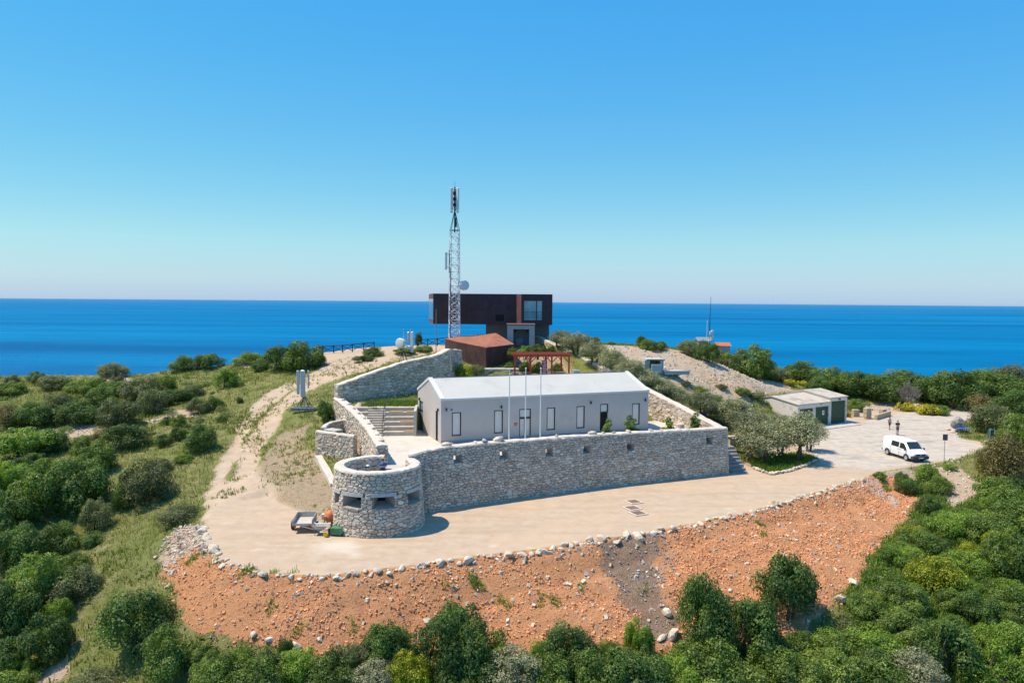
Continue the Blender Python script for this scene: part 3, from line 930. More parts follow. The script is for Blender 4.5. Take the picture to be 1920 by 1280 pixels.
# ---- low kerb wall from the enclosure down to the tower
ka, kb = P(597, 853, 2.2), P(627, 906, 1.3)
mb = MB(); rs = []
for k in range(9):
    t = k / 8; p = ka.lerp(kb, t); g = H(p.x, p.y); wv = 0.30 + 0.03 * math.sin(k * 5)
    n_ = Vector((0.95, 0.3, 0)); top = max(g + 0.25, p.z)
    rs.append([p + n_ * -wv + Vector((0, 0, g - .5 - p.z)), p - n_ * wv + Vector((0, 0, top - p.z)), p + n_ * wv + Vector((0, 0, top - p.z)), p + n_ * wv + Vector((0, 0, g - .5 - p.z))])
mb.loft(rs); o = mb.build('low_kerb', M_CAP); tag(o, 'low pale kerb wall between enclosure and round tower', 'kerb')

# ---- round tower
TC = Vector((P(707, 940, 0).x, 0, 0)); TB = P(700, 1009, 0)
R0, R1, TZ = 3.32, 2.98, 4.3
TC = Vector(((707.5 - 960) / FPX * (TB.y + R0), TB.y + R0, 0))
tower = thing('round_tower', (TC.x, TC.y, 0), 'round tapered stone tower with embrasures at the left end of the wall', 'tower')
def trad(v): return R0 + (R1 - R0) * (v / TZ)
def tmap(u, v, q):
    a = u / R0; r = trad(v) + q
    return Vector((TC.x + r * math.cos(a), TC.y + r * math.sin(a), v))
def uu(px):      # arc position of a picture column on the visible front
    s_ = ((px - 960) / FPX * (TC.y - 1.5) - TC.x) / ((R0 + R1) / 2)
    return (math.acos(max(-.985, min(.985, s_)))) * -1 % (2 * math.pi) * R0
CIRC = 2 * math.pi * R0
EMB = [(648, 684), (706, 744), (767, 784), (627, 638)]
V0, V1, VL = 1.95, 2.75, 2.98
eh = []
for (a, b) in EMB:
    u0, u1 = uu(a), uu(b)
    if u0 > u1: u0, u1 = u1, u0
    eh.append((u0, V0, u1, V1))
stone_holes = eh + [(h[0] - 0.15, V1, h[2] + 0.15, VL) for h in eh]
# doorway gap of the parapet towards the court
gap_a = math.atan2(4.2, 1.9)
gap = ((gap_a - 0.42) * R0, COURT - 0.3, (gap_a + 0.42) * R0, 9)
cells = stone_cells([(0, -0.3), (CIRC, -0.3), (CIRC, TZ), (0, TZ)], 0.31, 0.215, 77, wrap=True, holes=stone_holes + [gap])
def front_face(c):
    mu = sum(p[0] for p in c) / len(c); return math.sin(mu / R0) < 0.25
lay_stones(tower, [([c for c in cells if front_face(c)], tmap, 1), ([c for c in cells if not front_face(c)], tmap, 0)], 288, 8)
us = sorted(set([0, CIRC] + [h[k] for h in stone_holes for k in (0, 2)] + [gap[0], gap[2]] + [CIRC * k / 48 for k in range(48)]))
vs_ = sorted(set([-0.3, V0, V1, COURT - 0.3, TZ]))
core = MB()
for a, b in zip(us[:-1], us[1:]):
    for c, d in zip(vs_[:-1], vs_[1:]):
        mu, mv = (a + b) / 2, (c + d) / 2
        if any(h[0] < mu < h[2] and h[1] < mv < h[3] for h in eh + [gap]): continue
        core.poly([tmap(a, c, -.02), tmap(b, c, -.02), tmap(b, d, -.02), tmap(a, d, -.02)])
core.build('tower_core', M_JOINT, tower, normals=False)
M_EMB = mat('embrasure_plaster', (0.34, 0.285, 0.235), .95, var=.2, scale=2.5, bump=.5, bscale=9)
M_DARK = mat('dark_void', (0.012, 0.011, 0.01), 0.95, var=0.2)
for h in eh:
    mb = MB(); n_ = 6
    cu = (h[0] + h[2]) / 2; w = (h[2] - h[0])
    def ring(u0, u1, v0, v1, q): 
        pts = [(u0 + (u1 - u0) * k / n_, v0) for k in range(n_ + 1)] + [(u1 + (u0 - u1) * k / n_, v1) for k in range(n_ + 1)]
        return [tmap(u, v, q) for u, v in pts]
    mb.loft([ring(h[0], h[2], V0, V1, 0.0), ring(cu - w * .27, cu + w * .27, V0 + .28, V1 - 0.12, -1.0)], True, False, False)
    e = mb.build('embrasure', M_EMB, tower, normals=False)
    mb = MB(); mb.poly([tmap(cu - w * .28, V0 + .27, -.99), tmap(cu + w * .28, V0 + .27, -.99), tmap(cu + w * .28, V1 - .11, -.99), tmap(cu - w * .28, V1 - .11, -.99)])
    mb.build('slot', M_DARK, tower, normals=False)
    mb = MB(); rs = []
    u0, u1 = h[0] - .15, h[2] + .15
    for k in range(9):
        u = u0 + (u1 - u0) * k / 8
        rs.append([tmap(u, V1 - .01, -.4), tmap(u, V1 - .01, .09), tmap(u, VL, .09), tmap(u, VL, -.4)])
    mb.loft(rs); mb.build('lintel', M_CONC, tower)
    mb = MB(); rs = []
    for k in range(9):
        u = h[0] - .05 + (h[2] - h[0] + .1) * k / 8
        rs.append([tmap(u, V0 - .1, -.3), tmap(u, V0 - .1, .07), tmap(u, V0 - 0.01, .07), tmap(u, V0 + .02, -.3)])
    mb.loft(rs); mb.build('sill', M_EMB, tower)
# parapet: inner face of stones, pale capping, roof floor
TI = 0.62
def imap(u, v, q):
    a = u / R0; r = R1 - TI - q
    return Vector((TC.x + r * math.cos(a), TC.y + r * math.sin(a), v))
mb = MB(); inner = stone_cells([(0, 2.95), (CIRC, 2.95), (CIRC, TZ), (0, TZ)], 0.46, 0.30, 99, wrap=True, holes=[gap])
for c in inner: stone_into(mb, c, imap, rng, True)
o = mb.build('parapet_inner_stones', M_STONE, tower, tone=True); o['kind'] = 'stuff'
mb = MB()
for a, b in zip(us[:-1], us[1:]):
    if gap[0] < (a + b) / 2 < gap[2]: continue
    mb.poly([imap(a, 2.9, -.02), imap(b, 2.9, -.02), imap(b, TZ, -.02), imap(a, TZ, -.02)])
mb.build('parapet_core', M_JOINT, tower, normals=False)
mb = MB(); rs = []; NN = 60
for k in range(NN + 1):
    u = gap[2] + (CIRC - (gap[2] - gap[0])) * k / NN
    j = rng.uniform(-.03, .05); jj = rng.uniform(-.04, .05); dz = rng.uniform(-.015, .03)
    rs.append([tmap(u, TZ - .06, .05 + j), tmap(u, TZ + .05 + dz, j), tmap(u, TZ + .09 + dz, -.25), imap(u, TZ + .05 + dz, .02 + jj), imap(u, TZ - .06, .06 + jj)])
mb.loft(rs); mb.build('parapet_cap', M_CAP, tower)
mb = MB(); mb.lathe((TC.x, TC.y, 0), [(R1 - TI + 0.1, 2.7), (R1 - TI + .1, 3.02)], 40); mb.build('roof_floor', M_CONC, tower)
mb = MB()
for s_ in (-1, 1):
    a = gap[0] / R0 if s_ < 0 else gap[2] / R0
    p0 = Vector((TC.x + (R1 - TI) * math.cos(a), TC.y + (R1 - TI) * math.sin(a), 0)); p1 = Vector((TC.x + R1 * math.cos(a), TC.y + R1 * math.sin(a), 0))
    mb.poly([p0 + Vector((0, 0, 2.9)), p1 + Vector((0, 0, 2.9)), p1 + Vector((0, 0, TZ)), p0 + Vector((0, 0, TZ))])
mb.build('gap_reveal', M_CAP, tower, normals=False)
# ================================================================== COURT AND BUILDINGS
M_WHITE = mat('white_render', (0.515, 0.45, 0.41), 0.85, var=0.05, scale=0.8, bump=0.15, bscale=30, stain=((0.44, 0.405, 0.38), 0.5, 0.58))
M_ROOFW = mat('white_roof_membrane', (0.505, 0.49, 0.445), 0.7, var=0.05, scale=0.5, stain=((0.455, 0.44, 0.40), 0.35, 0.56))
M_TRIMW = mat('white_trim', (0.66, 0.655, 0.635), 0.6, var=0.03)
M_ANTH = mat('anthracite_metal', (0.035, 0.04, 0.042), 0.45, 0.3, var=0.1)
M_BLIND = mat('pale_window_blind', (0.66, 0.61, 0.565), 0.6, var=0.06, scale=1.5)
M_GLASS = glass_mat('window_glass', (0.05, 0.085, 0.09))
M_GLASSG = glass_mat('green_tinted_glass', (0.16, 0.23, 0.225), 0.08)
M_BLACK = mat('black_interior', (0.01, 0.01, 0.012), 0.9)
M_COURT = mat('court_paving', (0.55, 0.505, 0.43), 0.9, var=0.08, scale=0.6, bump=0.15, bscale=8, stain=((0.46, 0.415, 0.35), 0.5, 0.55))
M_REDSIGN = mat('red_enamel', (0.55, 0.02, 0.03), 0.4)

# ---- paved court behind the front wall
inner = [(p[0] - 0.02, p[1] + 0.1) for p in fw_xy]
cpoly = inner[1:] + [(rw[0][0], rw[0][1] + 0.5), rw[1], rw[2]] + [(5, 84), (-7, 76.5), (-16.6, 75.0), (lw[3][0] + .1, lw[3][1]), (lw[2][0] + .1, lw[2][1]), (lw[1][0] + .1, lw[1][1]), (lw[0][0] + .1, lw[0][1] + 0.1), (TC.x - 0.5, TC.y + R1 - 0.5), (TC.x + 1.9, TC.y + R1 - 0.9)]
mb = MB(); mb.poly([Vector((x, y, COURT)) for x, y in cpoly])
bm = bmesh.new(); _o = mb.build('courtyard_floor', M_COURT, normals=False)
bm.from_mesh(_o.data); bmesh.ops.triangulate(bm, faces=bm.faces); bmesh.ops.recalc_face_normals(bm, faces=bm.faces)
if bm.faces[0].normal.z < 0: bmesh.ops.reverse_faces(bm, faces=bm.faces)
bm.to_mesh(_o.data); bm.free(); _o['kind'] = 'structure'

# ---- white gabled house
EV = 7.15; HA = P(827, 751, EV); HB = P(1216, 734, EV)
hx = Vector((HB.x - HA.x, HB.y - HA.y, 0)); HL = hx.length; hx.normalize(); hyv = Vector((-hx.y, hx.x, 0))
HW, EH, RH = 8.2, EV - COURT, 1.45
HO = Vector((HA.x, HA.y, COURT)); hrz = math.atan2(hx.y, hx.x)
house = thing('white_house', HO, 'long white rendered house with low gable roof inside the stone court', 'house', rz=hrz)
def wall_with_openings(mb, L, z0, z1, ops, th, f):
    """front skin with rectangular openings (u0,z0,u1,z1) and reveals"""
    us_ = sorted(set([0, L] + [o[k] for o in ops for k in (0, 2)])); zs_ = sorted(set([z0, z1] + [o[k] for o in ops for k in (1, 3)]))
    for a, b in zip(us_[:-1], us_[1:]):
        for c, d in zip(zs_[:-1], zs_[1:]):
            if any(o[0] <= a and b <= o[2] and o[1] <= c and d <= o[3] for o in ops): continue
            mb.poly([f(a, c, 0), f(b, c, 0), f(b, d, 0), f(a, d, 0)])
    for (a, c, b, d) in ops:
        for p, q in (((a, c), (b, c)), ((b, c), (b, d)), ((b, d), (a, d)), ((a, d), (a, c))):
            mb.poly([f(p[0], p[1], 0), f(q[0], q[1], 0), f(q[0], q[1], th), f(p[0], p[1], th)])
def hu(px, py=790):
    """distance along the house front of a picture column"""
    d = ray(px, py); # plane through HO with normal -hyv
    t = (HO.x * hyv.x + HO.y * hyv.y) / (d.x * hyv.x + d.y * hyv.y)
    return (Vector((d.x * t, d.y * t, 0)) - Vector((HO.x, HO.y, 0))).dot(hx)
wins = []
for a, b in ((847.5, 864.5), (926.5, 943), (1025, 1041), (1081, 1096), (1185, 1199)):
    c = (hu(a) + hu(b)) / 2; wins.append((c - .44, 0.62, c + .44, 2.75))
doorA = (hu(973.5), 0.02, hu(995.5), 2.75); doorB = (hu(1125), 0.02, hu(1140), 2.85)
fmap = lambda u, z, q: Vector((u, q, z))
mb = MB()
wall_with_openings(mb, HL, 0, EH, wins + [doorA, doorB], 0.22, fmap)
lm = lambda u, z, q: Vector((q, HW - u, z))              # left gable wall, u from the back corner
gd1 = (HW - 1.75, 0.02, HW - 0.95, 2.75); gd2 = (0.55, 0.02, 1.95, 2.95)
wall_with_openings(mb, HW, 0, EH, [gd1, gd2], 0.22, lm)
mb.poly([Vector((0, 0, EH)), Vector((0, HW, EH)), Vector((0, HW / 2, EH + RH))])
mb.poly([Vector((HL, 0, 0)), Vector((HL, HW, 0)), Vector((HL, HW, EH)), Vector((HL, HW / 2, EH + RH)), Vector((HL, 0, EH))])
mb.poly([Vector((HL, HW, 0)), Vector((0, HW, 0)), Vector((0, HW, EH)), Vector((HL, HW, EH))])
mb.build('wall', M_WHITE, house, world=False, normals=False)
mb = MB()
for s_ in (0, 1):
    y0 = -0.06 if s_ == 0 else HW + .06
    sl = RH / (HW / 2)
    mb.loft([[Vector((x, y0, EH + .02 - .06 * sl)), Vector((x, HW / 2, EH + RH + .03)), Vector((x, HW / 2, EH + RH + .15)), Vector((x, y0, EH + .14 - .06 * sl))] for x in (0.30, HL - 0.30)])
roof = mb.build('roof', M_ROOFW, house, world=False)
for xa, xb in ((-0.07, 0.32), (HL - .32, HL + .07)):     # raised gable upstands
    mb = MB()
    for s_ in (0, 1):
        y0 = -0.09 if s_ == 0 else HW + .09
        mb.loft([[Vector((x, y0, EH - .02)), Vector((x, HW / 2, EH + RH + .0)), Vector((x, HW / 2, EH + RH + .23)), Vector((x, y0, EH + .2))] for x in (xa, xb)])
    mb.build('gable_trim', M_TRIMW, house, world=False)
mb = MB(); mb.box((HL / 2, -0.1, EH + .09), (HL - .66, .09, .16)); mb.build('eave_trim', M_TRIMW, house, world=False)
mb = MB(); mb.box((HL / 2, HW / 2, EH + RH + .17), (HL - .7, .12, .05)); mb.build('ridge_cap', mat('grey_flashing', (0.20, 0.21, 0.22), 0.5, 0.4), house, world=False)
def window(parent, o, f, name='window', pane=None, mull=None):
    a, c, b, d = o; w = 0.085
    mb = MB()
    for q in ((a, c, b, c + w), (a, d - w, b, d), (a, c + w, a + w, d - w), (b - w, c + w, b, d - w)):
        vs = [f(q[i], q[j], r_) for r_ in (0.03, 0.13) for i, j in ((0, 1), (2, 1), (2, 3), (0, 3))]
        mb.add(vs, [(0, 1, 2, 3), (4, 7, 6, 5), (0, 4, 5, 1), (1, 5, 6, 2), (2, 6, 7, 3), (3, 7, 4, 0)])
    if mull:
        for m in mull:
            vs = [f(i, j, r_) for r_ in (0.04, 0.12) for i, j in ((m[0], m[1]), (m[2], m[1]), (m[2], m[3]), (m[0], m[3]))]
            mb.add(vs, [(0, 1, 2, 3), (4, 7, 6, 5), (0, 4, 5, 1), (1, 5, 6, 2), (2, 6, 7, 3), (3, 7, 4, 0)])
    fr = mb.build(name, M_ANTH, parent, world=False)
    mb = MB(); mb.poly([f(a + w, c + w, .1), f(b - w, c + w, .1), f(b - w, d - w, .1), f(a + w, d - w, .1)])
    p = mb.build('pane', pane or M_BLIND, fr, world=False, normals=False)
    return fr
for o in wins: window(house, o, fmap, 'window')
am = (doorA[0] + doorA[2]) / 2
window(house, (doorA[0], 0.02, doorA[2], 1.9), fmap, 'door', M_BLIND, [(am - .04, .08, am + .04, 1.85)])
window(house, (doorA[0], 1.9, doorA[2], 2.75), fmap, 'window', M_BLIND)
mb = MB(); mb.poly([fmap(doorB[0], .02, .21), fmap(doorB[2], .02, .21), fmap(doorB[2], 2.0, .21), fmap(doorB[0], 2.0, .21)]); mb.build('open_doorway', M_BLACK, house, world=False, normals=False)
window(house, (doorB[0], 2.0, doorB[2], 2.85), fmap, 'window', M_BLIND)
window(house, gd1, lm, 'door', M_GLASS); window(house, gd2, lm, 'door', M_GLASSG, [(gd2[0], 2.0, gd2[2], 2.08)])
def lamp(parent, c, n):
    mb = MB(); c = Vector(c); n = Vector(n)
    mb.lathe(c + n * .11 - Vector((0, 0, .14)), [(.06, 0), (.075, .05), (.075, .22), (.05, .28)], 10); mb.box(c + n * .04, (.1, .1, .12))
    mb.build('wall_lamp', M_ANTH, parent, world=False)
for px in (836.5, 939.5, 1107, 1208.5): lamp(house, (hu(px), 0, 3.05), (0, -1, 0))
lamp(house, (0, 0.7, 2.95), (-1, 0, 0)); lamp(house, (0, HW - .9, 3.1), (-1, 0, 0))
mb = MB(); mb.box((hu(846.5), -.04, 3.0), (.13, .08, .11)); mb.build('sensor', M_ANTH, house, world=False)
ss = hu(967)
mb = MB()                                              # small red emblem: an arched comb of three bars
for k in (-1, 0, 1): mb.box((ss + k * .12, -.012, 1.34), (.05, .02, .26))
mb.box((ss, -.013, 1.48), (.31, .022, .06)); mb.build('emblem', M_REDSIGN, house, world=False)
mb = MB(); mb.box((-0.45, HW - 1.25, .05), (.9, 1.9, .1)); mb.build('door_step', M_CONC, house, world=False)
mb = MB(); mb.box((HL / 2, -.015, .12), (HL, .03, .22)); mb.build('plinth', mat('grey_plinth', (0.33, 0.33, 0.34), .9), house, world=False)

# ---- three flagpoles
for k, (px, pt, pb, lab) in enumerate(((954.5, 690, 823, 'white flagpole with a short crossarm at its top, before the white house'), (985, 689, 821, 'middle white flagpole before the glazed house door'), (1013, 689, 820, 'white flagpole nearest the right end of the house front'))):
    p = PD(px, pb, 62.2 + k * .7); b = Vector((p.x, p.y, COURT)); top = PD(px + 0.6, pt, b.y).z
    fp = thing('flagpole', b, lab, 'flagpole', 'flagpoles before the white house')
    mb = MB(); mb.tube([b, b + Vector((0, 0, (top - COURT) * .5)), Vector((b.x, b.y, top - .12))], [.062, .052, .036], 8); mb.build('pole', M_TRIMW, fp)
    mb = MB(); mb.lathe((b.x, b.y, top - .14), [(.03, 0), (.075, .04), (.075, .1), (.02, .15)], 8); mb.build('finial', M_TRIMW, fp)
    mb = MB(); mb.box((b.x, b.y, COURT + .06), (.34, .34, .12)); mb.build('base_plate', M_CONC, fp)
    if k == 0:
        mb = MB(); mb.tube([(b.x - .02, b.y, top - .22), (b.x - .66, b.y + .05, top - .22)], .022, 6); mb.build('crossarm', M_TRIMW, fp)

# ---- stepped seating left of the house
mfl = Vector((HO.x, HO.y, 0)) + hyv * HW            # far-left corner of the house
SX0, SX1, SY0 = -15.6, mfl.x + 0.1, P(745, 818, COURT).y
SX0 = -15.2
M_TIER = mat('weathered_concrete_tier', (0.47, 0.41, 0.335), 0.9, var=0.15, scale=1.5, bump=0.3, bscale=8, stain=((0.33, 0.25, 0.19), 1.3, 0.56))
M_SLAT = mat('bench_timber', (0.46, 0.27, 0.115), 0.6, var=0.2, scale=6)
amph = thing('seating_steps', (SX0, SY0, COURT), 'stepped concrete seating with timber bench tops beside the white house', 'steps', rz=R(5))
TW = (SX1 - SX0)
rz_, td = 0.37, 0.62
xs_st = 2.5                                             # stair flight on the left part
for k in range(6):
    mb = MB(); x0 = 3.05 - .28 * 0 ; 
    mb.bevel_box(((3.2 + TW) / 2 - .05, td * k + 2.0, rz_ * (k + 1) / 2 - .1), (TW - 3.2 + .1, 4.0, rz_ * (k + 1) + .2), .025); mb.build('tier', M_TIER, amph, world=False)
    mb = MB(); mb.bevel_box((0.75 - .25 * (5 - k) * 0, td * k + 2.0, rz_ * (k + 1) / 2 - .1), (1.5, 4.0, rz_ * (k + 1) + .2), .025); mb.build('tier', M_TIER, amph, world=False)
    for h in (0, 1):
        mb = MB(); mb.bevel_box((2.35, td * k + td / 2 * h + 2.0 - .3, rz_ * k / 2 + rz_ / 4 * (h + 1) - .1), (1.68, 4.0, rz_ * k + rz_ / 2 * (h + 1) + .2), .02); mb.build('step', M_TIER, amph, world=False)
for k, u, w in ((4, 3.55, 1.35), (4, 5.2, 1.2), (2, 4.7, 1.3), (0, 5.1, 1.25), (0, 0.5, .7)):
    mb = MB(); mb.bevel_box((u + w / 2, td * k + .26, rz_ * (k + 1) + .045), (w, .44, .07), .015); mb.build('bench_slat', M_SLAT, amph, world=False)
mb = MB(); mb.box((TW + .12, 1.95, 1.1), (.24, 4.4, 2.5)); mb.build('side_wall', M_CONC, amph, world=False)
ral = thing('handrail', (SX0, SY0, COURT), 'dark metal handrail running up the seating steps', 'handrail', rz=R(5))
pts = [(3.12, -.15, 0.0), (3.12, 1.4, .9), (3.12, 2.9, 1.8)]
for p in pts:
    mb = MB(); mb.tube([p, (p[0], p[1], p[2] + 1.15)], .028, 6); mb.build('post', M_ANTH, ral, world=False)
mb = MB(); mb.tube([(3.12, -.45, .93), (3.12, -.15, 1.13), (3.12, 2.9, 2.95), (3.12, 3.2, 2.95)], .03, 6); mb.build('rail', M_ANTH, ral, world=False)
# dark gate at the top of the steps
gp = P(697, 762, 5.6)
gt = thing('metal_gate', (gp.x, gp.y, 5.4), 'dark metal railing gate at the top left of the seating steps', 'gate', rz=R(-40))
for k in range(7):
    mb = MB(); mb.bar((k * .25 - .75, 0, 0), (k * .25 - .75, 0, 1.05), .03); mb.build('baluster', M_ANTH, gt, world=False)
for z in (.08, 1.06):
    mb = MB(); mb.bar((-.8, 0, z), (.8, 0, z), .045); mb.build('rail', M_ANTH, gt, world=False)

# ---- lower retaining wall behind the house, with shrubs on it
ra, rb = P(858, 694, 7.6), P(972, 693, 7.6)
stone_wall('retaining_wall', 'low stone retaining wall below the rusty pavilion', [(ra.x, ra.y), (rb.x, rb.y)], [7.75, 7.75], [5.0, 5.0], 0.5, limit=30, cw=.42, ch=.28, seed=33)

# ---- rusty steel pavilion with folded roof
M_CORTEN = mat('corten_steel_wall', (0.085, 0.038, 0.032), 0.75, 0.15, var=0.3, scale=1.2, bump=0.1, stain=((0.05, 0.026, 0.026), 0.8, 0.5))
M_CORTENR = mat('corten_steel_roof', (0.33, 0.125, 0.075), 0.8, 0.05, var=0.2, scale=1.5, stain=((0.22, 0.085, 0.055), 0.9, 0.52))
pv = {'A': PD(834, 634, 101), 'B': PD(856, 640, 97), 'C': PD(912, 651, 92), 'D': PD(964, 645, 97), 'E': PD(930, 624, 103.5), 'F': PD(880, 629, 104.5)}
pav = thing('rusty_pavilion', (pv['C'].x, pv['C'].y, 7.3), 'rusty steel pavilion with faceted walls and folded rust-red roof', 'pavilion')
ring = ['A', 'B', 'C', 'D', 'E', 'F']
cen = sum((pv[k] for k in ring), Vector()) / 6
def ins(p, f): v = cen.lerp(p, f); return Vector((v.x, v.y, p.z))
for a, b in zip(ring, ring[1:] + ring[:1]):
    pa, pb = ins(pv[a], .985), ins(pv[b], .985); n_ = max(1, int((pb - pa).length / 1.7))
    for k in range(n_):
        q0, q1 = pa.lerp(pb, k / n_), pa.lerp(pb, (k + 1) / n_); d = (q1 - q0).normalized(); nn = Vector((d.y, -d.x, 0)) * .03
        q0 = q0 + d * .006; q1 = q1 - d * .006
        z0 = min(H(q0.x, q0.y), 7.6) - 1.2
        mb = MB(); mb.loft([[Vector((q.x, q.y, z0)) + s_, Vector((q.x, q.y, q.z - .06)) + s_] + [Vector((q.x, q.y, q.z - .06)) - s_, Vector((q.x, q.y, z0)) - s_] for q, s_ in ((q0, nn), (q1, nn))]); mb.build('wall_panel', M_CORTEN, pav)
mb = MB()
for tri in (('A', 'B', 'F'), ('B', 'C', 'F'), ('C', 'D', 'E'), ('C', 'E', 'F')):
    top = [pv[k] for k in tri]; mb.loft([[p - Vector((0, 0, .09)) for p in top], top])
mb.build('roof', M_CORTENR, pav, normals=True)

# ---- dark steel lookout house on the hilltop
M_DSTEEL_SHADE = mat('steel_panel_shaded', (0.055, 0.030, 0.036), 0.6, 0.2, var=0.22, scale=0.7, stain=((0.04, 0.024, 0.03), 0.5, 0.5))  # front panels: the shade on them is put into a darker steel colour
M_DSTEEL_LIT = mat('steel_panel_sunlit', (0.17, 0.072, 0.066), 0.65, 0.15, var=0.18, scale=0.9)  # same steel, redder and lighter: sunlight painted into the fin and left end
DY = 106.0
zt_, zb_ = PD(900, 551.5, DY).z, PD(900, 608, DY).z
xl, xm, xr = PD(813, 580, DY).x, PD(968.5, 580, DY).x, PD(1035, 580, DY).x
look = thing('lookout_house', ((xl + xr) / 2, DY, 9.3), 'dark brown steel lookout house raised on a recessed grey base', 'building')
pw = PD(805, 580, DY + 9)
plan = [(xl, DY), (xm, DY), (xm + .7, DY - 1.0), (xr, DY - 1.0), (xr + .5, DY + 9), (pw.x, DY + 9)]
mb = MB(); mb.prism([(x, y) for x, y in plan], zb_ + .05, zt_ - .05); 
# body is slightly inside the cladding
cb = Vector((sum(p[0] for p in plan) / 6, sum(p[1] for p in plan) / 6, 0))
mb.v = [((x - cb.x) * .99 + cb.x, (y - cb.y) * .955 + cb.y, z) for x, y, z in mb.v]
mb.build('body', M_BLACK, look)
def clad(a, b, n_, z0, z1, m, name='cladding_panel', skip=None):
    a, b = Vector((a[0], a[1], 0)), Vector((b[0], b[1], 0)); d = (b - a).normalized(); nn = Vector((d.y, -d.x, 0))
    L = (b - a).length
    for k in range(n_):
        u0, u1 = L * k / n_ + .006, L * (k + 1) / n_ - .006
        c = a + d * (u0 + u1) / 2 + Vector((0, 0, (z0 + z1) / 2))
        mb = MB(); mb.bevel_box(c, (u1 - u0, .08, z1 - z0), .008, math.atan2(d.y, d.x)); mb.build(name, m, look)
clad(plan[0], plan[1], 10, zb_, zb_ + 2.05, M_DSTEEL_SHADE); clad(plan[0], plan[1], 10, zb_ + 2.062, zt_, M_DSTEEL_SHADE)
clad(plan[1], plan[2], 1, zb_, zt_, M_DSTEEL_LIT)
wx0, wx1 = PD(981.5, 580, DY - 1).x, PD(1017.5, 580, DY - 1).x; wz0, wz1 = PD(1000, 601, DY - 1).z, PD(1000, 563, DY - 1).z
y_ = DY - 1.0
for (a, b, c, d) in ((plan[2][0], zb_, wx0, zt_), (wx1, zb_, xr, zt_), (wx0 + .005, wz1 + .005, wx1 - .005, zt_), (wx0 + .005, zb_, wx1 - .005, wz0 - .005)):
    mb = MB(); mb.box(((a + c) / 2, y_, (b + d) / 2), (c - a - .006, .08, d - b - .006)); mb.build('cladding_panel', M_DSTEEL_SHADE, look)
fm2 = lambda u, z, q: Vector((u, y_ - .05 + q * 1.2, z))
lk_inv = INV[look.name]
fm3 = lambda u, z, q: lk_inv @ fm2(u, z, q)
w_ = window(look, (wx0, wz0, wx1, wz1), fm3, 'window', glass_mat('sky_painted_glass', (0.20, 0.30, 0.315), 0.07), [(wx0 + (wx1 - wx0) * .66, wz0, wx0 + (wx1 - wx0) * .66 + .12, wz1)])  # sky brightness seen in the pane is painted into its base colour
for z in (wz0 + .35, wz0 + 1.25):
    mb = MB(); mb.bar(lk_inv @ Vector((wx0, y_ - .06, z)), lk_inv @ Vector((wx1, y_ - .06, z)), .03); mb.build('window_rail', M_ANTH, look, world=False)
for k in range(1, 14):
    x = wx0 + (wx1 - wx0) * k / 14; mb = MB(); mb.bar((x, y_ - .06, wz0 + .35), (x, y_ - .06, wz0 + 1.25), .018); mb.build('window_baluster', M_ANTH, look)
# left end: glazed, framed in the sunlit copy of the steel colour
a, b = Vector(plan[5] + (0,)), Vector(plan[0] + (0,)); d = (b - a).normalized(); nn = Vector((d.y, -d.x, 0)); L = (b - a).length
def endpart(u0, u1, z0, z1, m, name, off=.05):
    c = a + d * (u0 + u1) / 2 + nn * off + Vector((0, 0, (z0 + z1) / 2)); mb = MB(); mb.box(c, (u1 - u0, .06, z1 - z0), math.atan2(d.y, d.x)); mb.build(name, m, look)
endpart(0, L, zt_ - .7, zt_ - .005, M_DSTEEL_LIT, 'end_frame'); endpart(0, L, zb_ + .005, zb_ + .6, M_DSTEEL_LIT, 'end_frame')
endpart(0, .7, zb_ + .61, zt_ - .71, M_DSTEEL_LIT, 'end_frame'); endpart(.71, L - .06, zb_ + .61, zt_ - .71, M_GLASSG, 'end_window')
mb = MB(); mb.prism([(x, y) for x, y in plan], zt_ + .0, zt_ + .06); mb.build('roof', M_DSTEEL_LIT, look)
mb = MB(); mb.prism([(PD(911, 600, DY + 2).x, DY + 2.2), (PD(1030, 600, DY + 2).x, DY + 2.2), (PD(1030, 600, DY + 2).x, DY + 8), (PD(911, 600, DY + 2).x, DY + 8)], 8.0, zb_ + .05)
mb.build('base', mat('grey_blue_plaster', (0.18, 0.20, 0.215), .85, var=.1, scale=.8), look)
mb = MB(); mb.box((PD(937, 600, DY).x, DY - .06, zb_ + .95), (1.2, .05, .95)); mb.build('vent_louvre', M_BLACK, look)

# ---- grey entrance block under the lookout
M_GREYPL = mat('light_grey_plaster', (0.34, 0.355, 0.36), .85, var=.06, scale=.8)
ey0 = 100.2
ex0, ex1 = PD(951, 630, ey0).x, PD(1002.5, 630, ey0).x; ez1 = PD(975, 609.5, ey0).z
ent = thing('entrance_block', ((ex0 + ex1) / 2, ey0, 9.0), 'grey plastered entrance block with recessed dark door below the lookout house', 'building')
eL = ex1 - ex0
mb = MB(); f_ = lambda u, z, q: Vector((ex0 + u, ey0 + q, z))
dz0 = 8.6; op = (eL * .22, dz0, eL * .80, ez1 - .55)
wall_with_openings(mb, eL, 8.0, ez1, [op], 1.1, f_)
for (p, q) in (((ex0, ey0), (ex0, ey0 + 5)), ((ex1, ey0), (ex1, ey0 + 5))):
    mb.poly([Vector(p + (8.0,)), Vector(q + (8.0,)), Vector(q + (ez1,)), Vector(p + (ez1,))])
mb.build('wall', M_GREYPL, ent, normals=False)
mb = MB(); mb.box(((ex0 + ex1) / 2, ey0 + 2.5, ez1 + .06), (eL + .2, 5.2, .12)); mb.build('roof_slab', mat('brown_roof_edge', (.16, .09, .08), .7), ent)
